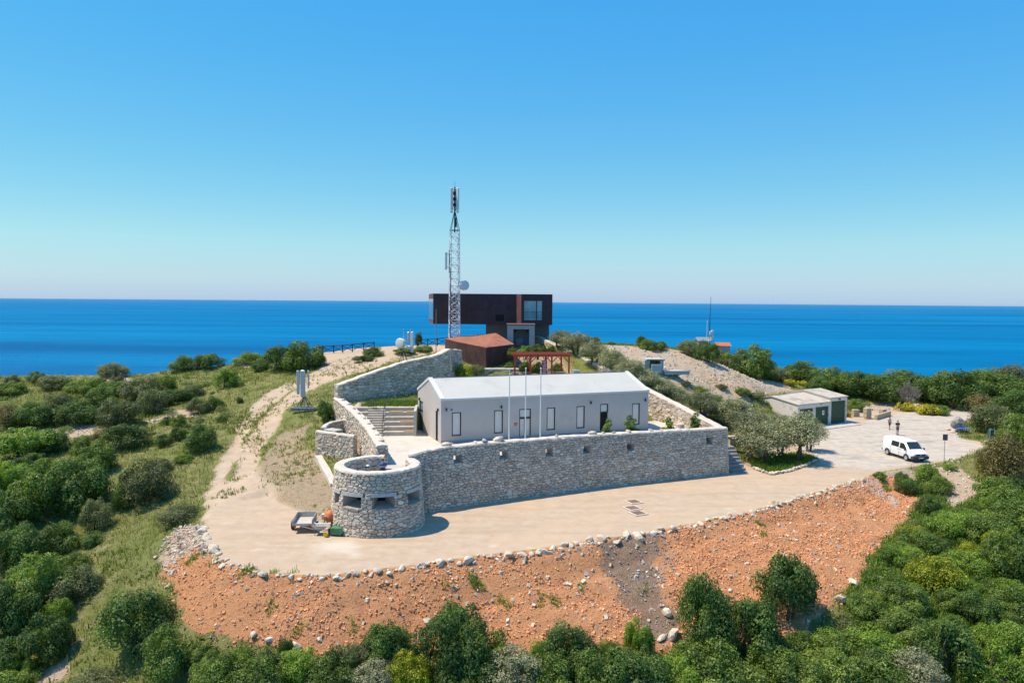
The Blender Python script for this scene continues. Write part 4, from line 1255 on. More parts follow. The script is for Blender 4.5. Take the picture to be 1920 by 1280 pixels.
mb = MB(); mb.poly([f_(op[0], op[1], 1.09), f_(op[2], op[1], 1.09), f_(op[2], op[3], 1.09), f_(op[0], op[3], 1.09)]); mb.build('niche_back', mat('dark_plaster', (.10, .11, .115), .9), ent, normals=False)
mb = MB(); mb.box((ex0 + eL * .46, ey0 + 1.05, dz0 + 1.15), (1.05, .06, 2.3)); dr = mb.build('door', M_GLASS, ent)
mb = MB(); mb.box((ex0 + eL * .46 + .4, ey0 + .99, dz0 + 1.15), (.03, .05, .8)); mb.build('handle', M_ANTH, dr)
for u in (.30, .72):
    mb = MB(); mb.lathe((ex0 + eL * u, ey0 + .98, ez1 - .95), [(.07, 0), (.09, .1), (.09, .24), (.05, .3)], 10); mb.build('wall_lamp', M_ANTH, ent)
mb = MB(); mb.box((ex0 + eL * .72, ey0 + 1.06, dz0 + 1.6), (.36, .04, .5)); mb.build('notice', mat('blue_notice', (.05, .11, .25), .5), ent)

# ---- red timber pergola
M_REDWOOD = mat('red_stained_timber', (0.42, 0.07, 0.033), 0.6, var=0.25, scale=4)
pf_l, pf_r = PD(965, 703, 88.5), PD(1066.5, 702, 89.5)
PZ = 6.85; ph = PD(1000, 668, 89).z - PZ
pbk_l, pbk_r = Vector((pf_l.x - .1, 92.2, PZ)), Vector((pf_r.x - .7, 93.0, PZ))
perg = thing('pergola', (pf_l.x, pf_l.y, PZ), 'red timber pergola with slatted top behind the white house', 'pergola')
def pp(t, s_): a = pf_l.lerp(pf_r, t); b = pbk_l.lerp(pbk_r, t); c = a.lerp(b, s_); return Vector((c.x, c.y, PZ))
posts = [(0, 0), (.29, 0), (.68, 0), (1, 0), (0.02, 1), (.34, 1), (.67, 1), (1, 1)]
for t, s_ in posts:
    p = pp(t, s_); mb = MB(); mb.box(p + Vector((0, 0, ph / 2 - .2)), (.2, .2, ph + .4)); mb.build('post', M_REDWOOD, perg)
    for sg in (-1, 1):
        q = pp(min(1, max(0, t + sg * .1)), s_)
        if (q - p).length < .3: continue
        mb = MB(); mb.bar(p + Vector((0, 0, ph - .75)), q + Vector((0, 0, ph - .06)), .1); mb.build('brace', M_REDWOOD, perg)
for s_ in (0, 1):
    mb = MB(); mb.bar(pp(-.03, s_) + Vector((0, 0, ph + .08)), pp(1.03, s_) + Vector((0, 0, ph + .08)), .18, .2); mb.build('beam', M_REDWOOD, perg)
for t in (0, .34, .67, 1):
    mb = MB(); mb.bar(pp(t, -.08) + Vector((0, 0, ph + .07)), pp(t, 1.08) + Vector((0, 0, ph + .07)), .16, .17); mb.build('beam', M_REDWOOD, perg)
for k in range(16):
    s_ = -.06 + k / 15 * 1.12; mb = MB(); mb.bar(pp(-.06, s_) + Vector((0, 0, ph + .235)), pp(1.06, s_) + Vector((0, 0, ph + .235)), .07, .1); mb.build('slat', M_REDWOOD, perg)
# banner hanging under it
bn = PD(1021, 690, 88.3)
ban = thing('hanging_banner', (bn.x, bn.y, PZ + .25), 'purple red banner with white lettering rows hanging in the pergola', 'banner')
mb = MB(); mb.box((bn.x, bn.y, PZ + 1.25), (.62, .03, 1.75)); mb.build('cloth', mat('purple_red_cloth', (.30, .06, .12), .8, var=.2, scale=5), ban)
for k in range(7):
    mb = MB(); wv = (.42, .3, .5, .36, .46, .28, .4)[k]; mb.box((bn.x - .03 + (k % 3) * .03, bn.y - .019, PZ + .55 + k * .23), (wv, .006, .07)); mb.build('lettering', M_TRIMW, ban)
mb = MB(); mb.tube([(bn.x, bn.y, PZ + 2.12), (bn.x, bn.y, PZ + ph)], .015, 5); mb.build('cord', M_TRIMW, ban)
M_PLANK = mat('pale_bench_plank', (.5, .40, .27), .8, var=.15, scale=5)
for (t0, t1, s_, lab) in ((-.03, .2, .25, 'plain timber bench under the left end of the pergola'), (.5, .78, .5, 'plain timber bench under the middle of the pergola'), (.8, 1.0, .35, 'timber bench under the right end of the pergola')):
    a, b = pp(t0, s_), pp(t1, s_); be = thing('bench', a, lab, 'bench', 'benches under the pergola')
    mb = MB(); mb.bar(a + Vector((0, 0, .48)), b + Vector((0, 0, .48)), .45, .08); mb.build('seat', M_PLANK, be)
    for t in (.15, .85):
        c = a.lerp(b, t); mb = MB(); mb.box(c + Vector((0, 0, .22)), (.1, .4, .44)); mb.build('leg', M_PLANK, be)
bx = PD(1081, 697, 88.5)
mb = MB(); mb.bevel_box((bx.x, bx.y, PZ + .45), (.75, .5, 1.0), .03); o = mb.build('equipment_cabinet', mat('pale_blue_cabinet', (.36, .43, .52), .5, var=.05)); tag(o, 'pale blue cabinet standing right of the pergola', 'cabinet')
# ================================================================== OBJECTS
M_GALV = mat('galvanised_steel', (0.50, 0.51, 0.52), 0.45, 0.5, var=0.12, scale=6)
M_WPAINT = mat('white_painted_steel', (0.70, 0.69, 0.69), 0.5, var=0.06, scale=3)
M_RADOME = mat('white_radome_plastic', (0.66, 0.655, 0.63), 0.5, var=0.05, scale=2)
M_DKMETAL = mat('dark_steel', (0.045, 0.05, 0.055), 0.5, 0.4, var=0.2, scale=5)
M_BLOCK = mat('grey_concrete_block', (0.27, 0.27, 0.27), 0.95, var=0.2, scale=4, bump=.5)

def unit_bar(name, m, w, n=4):
    mb = MB(); mb.tube([(0, 0, 0), (0, 0, 1)], w, n); me_o = mb.build(name, m); me = me_o.data
    bpy.data.objects.remove(me_o, do_unlink=True); return me
def place_bar(me, name, a, b, parent):
    a, b = Vector(a), Vector(b); o = bpy.data.objects.new(name, me); COL.objects.link(o); o.parent = parent
    iv = INV[parent.name]; a, b = iv @ a, iv @ b
    d = b - a; o.location = a; o.rotation_euler = d.to_track_quat('Z', 'Y').to_euler(); o.scale = (1, 1, d.length); return o

# ---- lattice mast
MY = 104.5
mc = PD(852, 600, MY); mz0 = H(mc.x, MY) - .3; mzt = PD(852, 432, MY).z; mz1 = PD(852, 393, MY).z; mz2 = PD(852, 352, MY).z
mast = thing('lattice_mast', (mc.x, MY, mz0), 'tall white lattice mast with panel antennas beside the dark lookout house', 'mast')
hw0, hw1 = .70, .58
me_leg = unit_bar('leg', M_WPAINT, .06, 6); me_br = unit_bar('brace', M_WPAINT, .033); me_dk = unit_bar('top_strut', M_DKMETAL, .045)
def mcorner(k, z):
    t = (z - mz0) / (mzt - mz0); h = hw0 + (hw1 - hw0) * t; sx, sy = ((-1, -1), (1, -1), (1, 1), (-1, 1))[k]
    a = R(14); x, y = sx * h, sy * h
    return Vector((mc.x + x * math.cos(a) - y * math.sin(a), MY + x * math.sin(a) + y * math.cos(a), z))
for k in range(4): place_bar(me_leg, 'leg', mcorner(k, mz0), mcorner(k, mzt), mast)
NP = 17
for i in range(NP):
    za, zb2 = mz0 + (mzt - mz0) * i / NP, mz0 + (mzt - mz0) * (i + 1) / NP
    for k in range(4):
        q = (k + 1) % 4
        place_bar(me_br, 'brace', mcorner(k, zb2), mcorner(q, zb2), mast)
        if i % 2 == 0: place_bar(me_br, 'brace', mcorner(k, za), mcorner(q, zb2), mast)
        else: place_bar(me_br, 'brace', mcorner(q, za), mcorner(k, zb2), mast)
        if i < 9 and k in (0, 2):
            place_bar(me_br, 'brace', mcorner(q if i % 2 == 0 else k, za), mcorner(k if i % 2 == 0 else q, zb2), mast)
apex = Vector((mc.x, MY, mz1 + 1.0))
for k in range(4): place_bar(me_dk, 'top_strut', mcorner(k, mzt), Vector((mc.x, MY, mz1)), mast); place_bar(me_dk, 'top_strut', mcorner(k, mzt), mcorner((k + 1) % 4, mzt), mast)
mb = MB(); mb.tube([(mc.x, MY, mzt - .3), (mc.x, MY, mz2 + .1)], .09, 8); mb.build('mast_pole', M_DKMETAL, mast)
mb = MB(); mb.tube([(mc.x, MY, mz2), (mc.x, MY, mz2 + .9)], .02, 5); mb.build('lightning_rod', M_DKMETAL, mast)
mb = MB(); mb.box((mc.x + .1, MY - .1, mzt + 1.1), (.35, .3, 1.3)); mb.build('radio_unit', M_DKMETAL, mast)
mb = MB(); mb.tube([mcorner(0, mz0) + Vector((-.02, -.12, 0)), mcorner(0, 20.5) + Vector((-.02, -.12, 0))], .06, 6); mb.build('cable_run', M_DKMETAL, mast)
def panel(parent, c, w, d, h, rz, name='panel_antenna', m=M_RADOME):
    mb = MB(); mb.bevel_box(c, (w, d, h), min(w, d) * .28, rz); mb.build(name, m, parent)
ph_ = PD(852, 353, MY).z - PD(852, 395, MY).z
for dx, rz in ((-.42, R(35)), (.42, R(-35)), (.0, R(180))):
    panel(mast, (mc.x + dx, MY - .3 + (.8 if dx == 0 else 0), PD(852, 373.5, MY).z), .46, .24, ph_, rz)
for dx in (-.17, .17):
    for z in (-.8, 0, .8):
        mb = MB(); mb.box((mc.x + dx, MY - .1, PD(852, 373.5, MY).z + z), (.22, .2, .45)); mb.build('antenna_bracket', M_DKMETAL, mast)
for dx in (-.42, .42):
    mb = MB(); mb.box((mc.x + dx, MY - .3, PD(852, 397.5, MY).z), (.3, .2, .28)); mb.build('connector_box', M_GALV, mast)
sp = PD(836.5, 489, MY); panel(mast, (sp.x - .0, MY - .2, sp.z), .36, .2, 2.5, R(25)); 
mb = MB(); mb.tube([(sp.x + .45, MY - .2, sp.z - 1.7), (sp.x + .45, MY - .2, sp.z + 1.5)], .06, 6); mb.build('side_pole', M_DKMETAL, mast)
for z in (-.9, .9):
    mb = MB(); mb.bar((sp.x, MY - .2, sp.z + z), (mc.x - .4, MY - .2, sp.z + z), .06); mb.build('side_arm', M_DKMETAL, mast)
dp = PD(870, 535, MY); md = Euler((R(90), 0, R(28))).to_matrix()
mb = MB(); mb.lathe((dp.x, MY - .3, dp.z), [(.3, -.32), (.66, -.25), (.68, .32), (.55, .40), (.2, .43)], 28, m=md); dish = mb.build('dish', M_RADOME, mast, smooth=False)
mb = MB(); mb.bar((dp.x - .3, MY - .1, dp.z), (mc.x + .6, MY, dp.z), .12); mb.build('dish_arm', M_GALV, mast)

# ---- tripod with tall panel antennas
t1 = G(571, 768); t1b = Vector((t1.x, t1.y, H(t1.x, t1.y)))
tr = thing('antenna_tripod', t1b, 'tripod of tall grey panel antennas weighted with concrete blocks beside the track', 'antenna')
s1 = t1.y / FPX
for k, (dx, dz0, dz1, w) in enumerate(((-10, 30, 75, .3), (-1, 25, 76, .5), (6, 40, 74, .22))):
    panel(tr, (t1b.x + dx * s1, t1b.y - (.35, .4, -.3)[k], t1b.z + (dz0 + dz1) / 2 * s1), w, w * .55, (dz1 - dz0) * s1, R((20, 5, -60)[k]), m=M_GALV)
mb = MB(); mb.tube([t1b + Vector((0, 0, .3)), t1b + Vector((0, 0, 4.0))], .06, 8); mb.build('pole', M_GALV, tr)
for k in range(6):
    a = R(60 * k + 15); mb = MB(); mb.tube([t1b + Vector((0, 0, 1.5)), t1b + Vector((.85 * math.cos(a), .6 * math.sin(a), .3))], .035, 6); mb.build('leg', M_DKMETAL, tr)
for k in range(6):
    for row in (-1, 1):
        mb = MB(); mb.bevel_box(t1b + Vector((-1.05 + k * .42, row * .62, .17)), (.4, .4, .34), .02); mb.build('ballast_block', M_BLOCK, tr)
# ---- tripod with dish
t2 = G(757, 684); t2b = Vector((t2.x, t2.y, H(t2.x, t2.y))); s2 = t2.y / FPX
tr = thing('antenna_tripod', t2b, 'tripod with white dish and panel antennas behind the left wall', 'antenna')
for k in range(5):
    a = R(72 * k + 30); mb = MB(); mb.tube([t2b + Vector((0, 0, 1.9)), t2b + Vector((.75 * math.cos(a), .6 * math.sin(a), 0))], .04, 6); mb.build('leg', M_DKMETAL, tr)
mb = MB(); mb.tube([t2b + Vector((0, 0, 1.2)), t2b + Vector((0, 0, 4.2))], .06, 8); mb.build('pole', M_GALV, tr)
md = Euler((R(86), 0, R(-25))).to_matrix()
mb = MB(); mb.lathe(t2b + Vector((-.3, -.35, 2.75)), [(.2, -.34), (.6, -.25), (.64, .25), (.55, .36), (.2, .4)], 28, m=md); mb.build('dish', M_RADOME, tr)
panel(tr, t2b + Vector((1.05, 0, 2.9)), .36, .22, 2.6, R(-15)); panel(tr, t2b + Vector((.55, .3, 3.5)), .3, .2, 1.3, R(-15), m=M_GALV)
mb = MB(); mb.bevel_box(t2b + Vector((.65, -.25, 2.2)), (.5, .3, .4), .05); mb.build('junction_box', M_RADOME, tr)
for z in (2.4, 3.3):
    mb = MB(); mb.bar(t2b + Vector((0, 0, z)), t2b + Vector((1.05, 0, z)), .06); mb.build('arm', M_GALV, tr)
for dx, z0, z1 in ((-.05, 3.4, 4.6), (.8, 3.2, 4.5)):
    mb = MB(); mb.tube([t2b + Vector((dx, .1, z0)), t2b + Vector((dx, .1, z1))], .03, 5); mb.build('whip_antenna', M_GALV, tr)
# slim rust pole inside the left wall
rp = PD(817.5, 690, 86.0); mb = MB(); mb.tube([(rp.x, rp.y, 5.8), (rp.x, rp.y, PD(818, 579, 86).z)], .05, 6); o = mb.build('steel_pole', mat('rusty_pole', (.28, .15, .11), .7)); tag(o, 'thin rusty pole rising above the left wall near the pavilion', 'pole')

# ---- timber cliff fence
M_FENCE = mat('black_stained_timber', (0.022, 0.02, 0.022), .8, var=.3, scale=8)
def fence(px0, px1, pys, depth, label, n):
    pts = []
    for k in range(n + 1):
        t = k / n; px = px0 + (px1 - px0) * t; x = (px - 960) / FPX * depth
        pts.append(Vector((x, depth + .6 * math.sin(k * 1.7), H(x, depth))))
    fe = thing('timber_fence', pts[0], label, 'fence')
    for p in pts:
        mb = MB(); mb.box(p + Vector((0, 0, .55)), (.12, .12, 1.25)); pc = mb.build('post', M_FENCE, fe)
    for a, b in zip(pts[:-1], pts[1:]):
        mb = MB(); mb.bar(a + Vector((0, 0, 1.08)), b + Vector((0, 0, 1.08)), .08, .1); mb.build('rail', M_FENCE, fe)
        for z0, z1 in ((.2, 1.02), (1.02, .2)):
            mb = MB(); mb.bar(a + Vector((0, .03 if z0 < .5 else -.03, z0)), b + Vector((0, .03 if z0 < .5 else -.03, z1)), .05, .07); mb.build('cross_brace', M_FENCE, fe)
fence(604, 700, 0, 107.0, 'dark crossbraced timber fence on the cliff edge left of the dish tripod', 5)
fence(782, 915, 0, 108.0, 'dark crossbraced timber fence on the cliff edge beneath the lookout house', 7)

# ---- garage
M_GWALL = mat('garage_render', (0.70, 0.635, 0.57), .9, var=.08, scale=1.0, bump=.2, stain=((.40, .37, .34), .6, .56))
M_GROOF = mat('garage_roof_sheet', (0.49, 0.43, 0.355), .9, var=.14, scale=.8, bump=.3, bscale=6, stain=((.36, .30, .235), .5, .5))
M_GDOOR = mat('green_timber_door', (0.04, 0.085, 0.042), .6, var=.35, scale=5)
g0, g1 = P(1495, 803, 0), P(1587, 791.5, 0)
gx = (g1 - g0); GLN = gx.length; gx.normalize()
gar = thing('garage', g0, 'pale concrete garage with three green timber doors at the car park', 'garage', rz=math.atan2(gx.y, gx.x))
GD, GS, EZ1, EZ2, RG = 7.0, GLN * .64, 3.0, 3.5, .6
def gblock(u0, u1, ez, ops):
    mb = MB()
    wall_with_openings(mb, u1 - u0, -.3, ez, [(a - u0, c, b - u0, d) for a, c, b, d in ops], .25, lambda u, z, q: Vector((u0 + u, q, z)))
    for u in (u0, u1): mb.poly([Vector((u, 0, -.3)), Vector((u, GD, -.3)), Vector((u, GD, ez)), Vector((u, GD * .6, ez + RG)), Vector((u, 0, ez))])
    mb.poly([Vector((u0, GD, -.3)), Vector((u1, GD, -.3)), Vector((u1, GD, ez)), Vector((u0, GD, ez))])
    mb.build('wall', M_GWALL, gar, world=False, normals=False)
    for y0, y1, za, zb in ((-.15, GD * .6, ez - .03, ez + RG), (GD * .6, GD + .15, ez + RG, ez - .05)):
        mb = MB(); mb.loft([[Vector((u, y0, za + .01)), Vector((u, y1, zb + .01)), Vector((u, y1, zb + .12)), Vector((u, y0, za + .12))] for u in (u0 - .1, u1 + .1)]); mb.build('roof_slope', M_GROOF, gar, world=False)
d1 = (.35, .02, .35 + GS * .42, 2.45); d2 = (GS * .55, .02, GS * .97 - .02, 2.5); d3 = (GS + .3, .02, GLN - .3, 3.05)
gblock(0, GS, EZ1, [d1, d2]); gblock(GS + .02, GLN, EZ2, [d3])
for dd_ in (d1, d2, d3):
    a, c, b, d = dd_; n_ = int((b - a) / .16); lf = MB()
    mb = MB()
    dob = None
    for k in range(n_):
        w = (b - a) / n_; mb.box((a + w * (k + .5), .16, (c + d) / 2), (w - .018, .05, d - c))
    mb.box(((a + b) / 2, .2, (c + d) / 2), (b - a, .03, d - c)); dob = mb.build('door', M_GDOOR, gar, world=False); 
    for z in (c + .35, d - .35):
        mb = MB(); mb.box(((a + b) / 2, .125, z), (b - a - .1, .02, .07)); mb.build('hinge_bar', M_DKMETAL, dob, world=False)
mb = MB(); mb.box(((d2[0] + d2[2]) / 2 + .35, .105, 1.65), (.42, .02, .6)); mb.build('notice_plate', M_TRIMW, gar, world=False)
mb = MB(); mb.box(((d2[0] + d2[2]) / 2 + .35, .093, 1.7), (.2, .006, .24)); mb.build('notice_mark', mat('grey_print', (.3, .3, .3), .6), gar, world=False)
mb = MB(); mb.lathe(((d3[0] + d3[2]) / 2 + .1, -.1, EZ2 - .32), [(.05, 0), (.14, .04), (.14, .16), (.05, .2)], 10); mb.build('wall_lamp', M_DKMETAL, gar, world=False)
mb = MB(); mb.box((GLN * .45, -1.2, .02), (GLN * 1.05, 2.3, .12)); mb.build('apron_slab', M_CONC, gar, world=False)

# ---- small concrete hut on the rocky flank
h0 = G(1226, 698); hb = Vector((h0.x, h0.y, H(h0.x, h0.y)))
hut = thing('concrete_hut', hb, 'small open concrete hut with flat roof on the pale rocky slope', 'hut', rz=R(8))
M_HUT = mat('hut_concrete', (0.50, 0.46, 0.40), .9, var=.12, scale=2, bump=.3)
s_ = h0.y / FPX; hwid = 38 * s_; hh = 23 * s_
for (c, sz, nm) in (((-hwid * .36, .8, hh / 2 - .2), (hwid * .26, 1.8, hh + .4), 'wall'), ((0, 1.7, hh / 2 - .2), (hwid * .9, .25, hh + .4), 'wall'), ((hwid * .40, .8, hh / 2 - .2), (hwid * .16, 1.8, hh + .4), 'wall'),
                    ((hwid * .05, .8, hh + .1), (hwid * .95, 2.2, .16), 'roof_slab'), ((0.15, -.3, hh * .34), (hwid * .5, .7, hh * .68), 'cabinet')):
    mb = MB(); mb.bevel_box(c, sz, .02); mb.build(nm, M_HUT if nm != 'cabinet' else M_GALV, hut, world=False)
mb = MB(); mb.prism([(1.2, -.6), (4.5, -.4), (3.4, 1.2), (1.2, 1.0)], -.25, .22); mb.build('slab', M_CONC, hut, world=False)

# ---- far radio mast with hut roofs behind the shrubs
fy = 118.0
fm_ = PD(1330, 640, fy); fz = H(fm_.x, fy)
fmst = thing('radio_mast', (fm_.x, fy, fz), 'slender whip aerial mast with white equipment behind the right-hand shrubs', 'mast')
zt2 = PD(1331, 556, fy).z
mb = MB(); mb.tube([(fm_.x, fy, fz), (fm_.x, fy, fz + (zt2 - fz) * .6), (fm_.x + .1, fy, zt2)], [.09, .06, .025], 6); mb.build('mast_pole', M_DKMETAL, fmst)
mb = MB(); mb.tube([(fm_.x - .5, fy, fz), (fm_.x - .4, fy, PD(1326, 600, fy).z)], .04, 6); mb.build('whip_antenna', M_WPAINT, fmst)
for k in range(5):
    mb = MB(); mb.bevel_box((fm_.x + (.1, .45, .3, -.1, .4)[k], fy - .2, PD(1330, (624, 630, 636, 640, 622)[k], fy).z), (.3, .3, .55), .04); mb.build('equipment_box', M_WPAINT, fmst)
for k in (0, 1):
    mb = MB(); mb.tube([(fm_.x + .6 * k, fy - .1, fz), (fm_.x + .6 * k, fy - .1, PD(1330, 622, fy).z)], .06, 6); mb.build('frame_post', M_GALV, fmst)
for (px, w, d, py, colr, nm, lab) in ((1318, 1.9, 2.2, 633, (.22, .25, .28), 'grey_roof_shed', 'grey lean-to shed roof beside the far radio mast'), (1354, 2.0, 2.0, 643, (.55, .14, .05), 'orange_roof_hut', 'little hut with an orange roof right of the far radio mast')):
    c = PD(px, py, fy + 1); g = H(c.x, c.y); ht = c.z - g
    th_ = thing(nm, (c.x, c.y, g), lab, 'hut')
    mb = MB(); mb.box((c.x, c.y, (g + c.z - .45) / 2), (w, d, max(.4, c.z - .45 - g))); mb.build('wall', M_HUT, th_)
    mb = MB(); mb.loft([[Vector((c.x + q * (w / 2 + .2), c.y + e, c.z - .35 + .0)) for q in ()] or [Vector((x, c.y - d / 2 - .2, c.z - .45)), Vector((x, c.y, c.z + .1)), Vector((x, c.y + d / 2 + .2, c.z - .45)), Vector((x, c.y, c.z - .3))] for x in (c.x - w / 2 - .2, c.x + w / 2 + .2) for e in (0,)]); mb.build('roof', mat(nm + '_sheet', colr, .6), th_)

# ---- ruined gate pillars beside the garage
M_PILL = mat('yellow_limestone_block', (0.44, 0.36, 0.24), .95, var=.2, scale=3, bump=.5)
for k, (px, py, w, h, lab) in enumerate(((1604, 780, .95, 1.0, 'broken limestone pillar nearest the garage'), (1626, 784, .9, 1.45, 'tallest of the limestone pillars beside the garage'), (1655, 779, .9, 1.15, 'limestone pillar farthest right of the garage'))):
    p = P(px, py, 0.05); pl = thing('limestone_pillar', p, lab, 'pillar', 'limestone pillars beside the garage', rz=R(12 * k))
    nb = int(h / .24)
    for j in range(nb):
        mb = MB(); mb.bevel_box((rng.uniform(-.02, .02), rng.uniform(-.02, .02), .12 + j * .24), (w * .9, w * .8, .228), .025, R(rng.uniform(-3, 3))); mb.build('block', M_PILL, pl, world=False)
a, b = P(1642, 787, 0), P(1668, 779, 0)
mb = MB(); mb.bar(a + Vector((0, 0, .3)), b + Vector((0, 0, .3)), .35, .75); o = mb.build('low_parapet', M_PILL); tag(o, 'low stone parapet ending behind the walkers', 'parapet')

# ---- van
M_VAN = mat('white_van_paint', (0.80, 0.80, 0.80), .25, var=.02, spec=.5)
M_PLASTIC = mat('dark_grey_bumper_plastic', (0.05, 0.055, 0.062), .6)
M_TYRE = mat('tyre_rubber', (0.02, 0.02, 0.02), .9)
M_VGLASS = glass_mat('van_glass', (0.018, 0.026, 0.027), .05)
M_LAMPG = glass_mat('headlamp_glass', (0.42, 0.45, 0.46), .1)
wf, wr = P(1704, 865, 0), P(1664, 852, 0)
vh = (wf - wr).normalized(); vl = Vector((-vh.y, vh.x, 0)); vc = (wf + wr) / 2 + vl * .80 - vh * .05
van = thing('van', (vc.x, vc.y, 0), 'white panel van with dark bumpers parked on the car park', 'van', rz=math.atan2(vh.y, vh.x))
def vring(x, zb, zm, zbelt, zw, zr, wl, wm, wb, ww, wr_):
    half = [(wl * .9, zb), (wl, zb + .06), (wm, zm), (wb, zbelt), (ww, zw), (wr_, zr - .04), (wr_ * .7, zr)]
    return [Vector((x, y, z)) for y, z in half] + [Vector((x, -y, z)) for y, z in reversed(half)]
st = [(-2.45, .48, .8, 1.12, 1.72, 1.86, .84, .86, .86, .74, .62), (-2.38, .36, .8, 1.12, 1.78, 1.95, .89, .92, .92, .80, .68), (-1.6, .34, .8, 1.13, 1.8, 1.98, .90, .95, .94, .82, .70), (0, .34, .8, 1.13, 1.8, 1.98, .90, .95, .94, .82, .70),
      (.75, .34, .8, 1.13, 1.78, 1.96, .90, .95, .94, .80, .68), (.98, .34, .8, 1.13, 1.74, 1.90, .90, .95, .94, .79, .67), (1.72, .34, .8, 1.10, 1.20, 1.24, .90, .95, .93, .80, .70), (1.95, .34, .78, 1.02, 1.09, 1.12, .90, .94, .91, .80, .70),
      (2.28, .34, .70, .92, .98, 1.0, .88, .90, .86, .74, .62), (2.43, .40, .62, .80, .84, .86, .80, .82, .78, .66, .55)]
mb = MB(); mb.loft([vring(*s_) for s_ in st]); body = mb.build('body', M_VAN, van, world=False, smooth=False)
bm = bmesh.new(); bm.from_mesh(body.data); bm.normal_update(); bm.to_mesh(body.data); bm.free()
def side_y(z): return np.interp(z, [.8, 1.13, 1.8, 1.94], [.95, .94, .82, .72])
for sd in (-1, 1):
    for (pts, nm) in ((((-.95, 1.2), (.28, 1.2), (.28, 1.72), (-.9, 1.72)), 'side_window'), (((.42, 1.17), (1.52, 1.17), (1.46, 1.28), (1.02, 1.70), (.42, 1.72)), 'door_window')):
        mb = MB(); o_ = [Vector((x, sd * (side_y(z) + .006), z)) for x, z in pts]; i_ = [Vector((x, sd * (side_y(z) - .02), z)) for x, z in pts]
        mb.loft([i_, o_]); mb.build(nm, M_VGLASS, van, world=False)
    for x in (-1.02, .35, 1.6):
        mb = MB(); mb.box((x, sd * .944, .75), (.012, .02, .75)); mb.build('door_gap', M_PLASTIC, van, world=False)
    for x in (.18, .55):
        mb = MB(); mb.box((x, sd * .96, 1.02), (.16, .03, .035)); mb.build('door_handle', M_PLASTIC, van, world=False)
    mb = MB(); mb.bevel_box((1.45, sd * 1.05, 1.2), (.12, .2, .24), .03); mb.build('mirror', M_PLASTIC, van, world=False)
    mb = MB(); mb.loft([[Vector((x, sd * y, z)) for x, y, z in ((2.24, .88, .74), (2.44, .56, .72), (2.40, .56, .90), (2.2, .84, .93))], [Vector((x + .03, sd * (y + .01), z)) for x, y, z in ((2.24, .88, .74), (2.44, .56, .72), (2.40, .56, .90), (2.2, .84, .93))]]); mb.build('headlight', M_LAMPG, van, world=False)
    mb = MB(); mb.box((-2.44, sd * .82, 1.1), (.06, .12, .5)); mb.build('tail_light', mat('red_lens', (.4, .01, .01), .2), van, world=False)
    for x in (-1.52, 1.5):
        mb = MB(); mb.lathe((x, sd * .84, .335), [(.20, -.1), (.32, -.105), (.335, -.06), (.335, .06), (.32, .105), (.20, .11)], 24, axis='Y'); wh = mb.build('wheel', M_TYRE, van, world=False)
        mb = MB(); mb.lathe((x, sd * .955, .335), [(.06, -.02), (.205, -.03), (.205, .02 * 1), (.17, .0), (.06, .015)], 20, axis='Y'); mb.build('rim', M_GALV, wh, world=False)
        mb = MB(); n_ = 14; rs = []
        for k in range(n_ + 1):
            a = math.pi * k / n_; ca, sa = math.cos(a), math.sin(a)
            rs.append([Vector((x + r * ca, sd * y, .335 + r * sa)) for r, y in ((.36, .90), (.36, .965), (.43, .965), (.43, .90))])
        mb.loft(rs); mb.build('wheel_arch', M_PLASTIC, van, world=False)
def wsp(x, y): 
    t = (x - .98) / (1.72 - .98); return Vector((x, y, 1.90 + (1.24 - 1.90) * t + .012))
mb = MB(); mb.loft([[wsp(1.02, -.62) - Vector((0, 0, .04)), wsp(1.02, .62) - Vector((0, 0, .04)), wsp(1.70, .70) - Vector((0, 0, .04)), wsp(1.70, -.70) - Vector((0, 0, .04))], [wsp(1.02, -.62), wsp(1.02, .62), wsp(1.70, .70), wsp(1.70, -.70)]]); mb.build('windscreen', M_VGLASS, van, world=False)
mb = MB(); mb.bevel_box((2.30, 0, .52), (.44, 1.84, .36), .07); mb.build('front_bumper', M_PLASTIC, van, world=False)
mb = MB(); mb.bevel_box((-2.45, 0, .52), (.22, 1.82, .24), .05); mb.build('rear_bumper', M_PLASTIC, van, world=False)
mb = MB(); mb.box((2.435, 0, .80), (.03, 1.05, .16)); mb.build('grille', M_PLASTIC, van, world=False)
mb = MB(); mb.lathe((2.455, 0, .81), [(.075, 0), (.092, .005), (.092, .012), (.075, .012)], 20, axis='X'); em = mb.build('emblem', M_GALV, van, world=False)
mb = MB()
for a, b in (((-.045, .06), (0, -.005)), ((0, -.005), (.045, .06)), ((-.07, .03), (-.03, -.065)), ((-.03, -.065), (0, .0)), ((0, .0), (.03, -.065)), ((.03, -.065), (.07, .03))):
    mb.bar((2.468, a[0], .81 + a[1]), (2.468, b[0], .81 + b[1]), .014)
mb.build('emblem_mark', M_GALV, em, world=False)
mb = MB(); mb.box((2.525, 0, .50), (.012, .52, .11)); mb.build('number_plate', M_TRIMW, van, world=False)

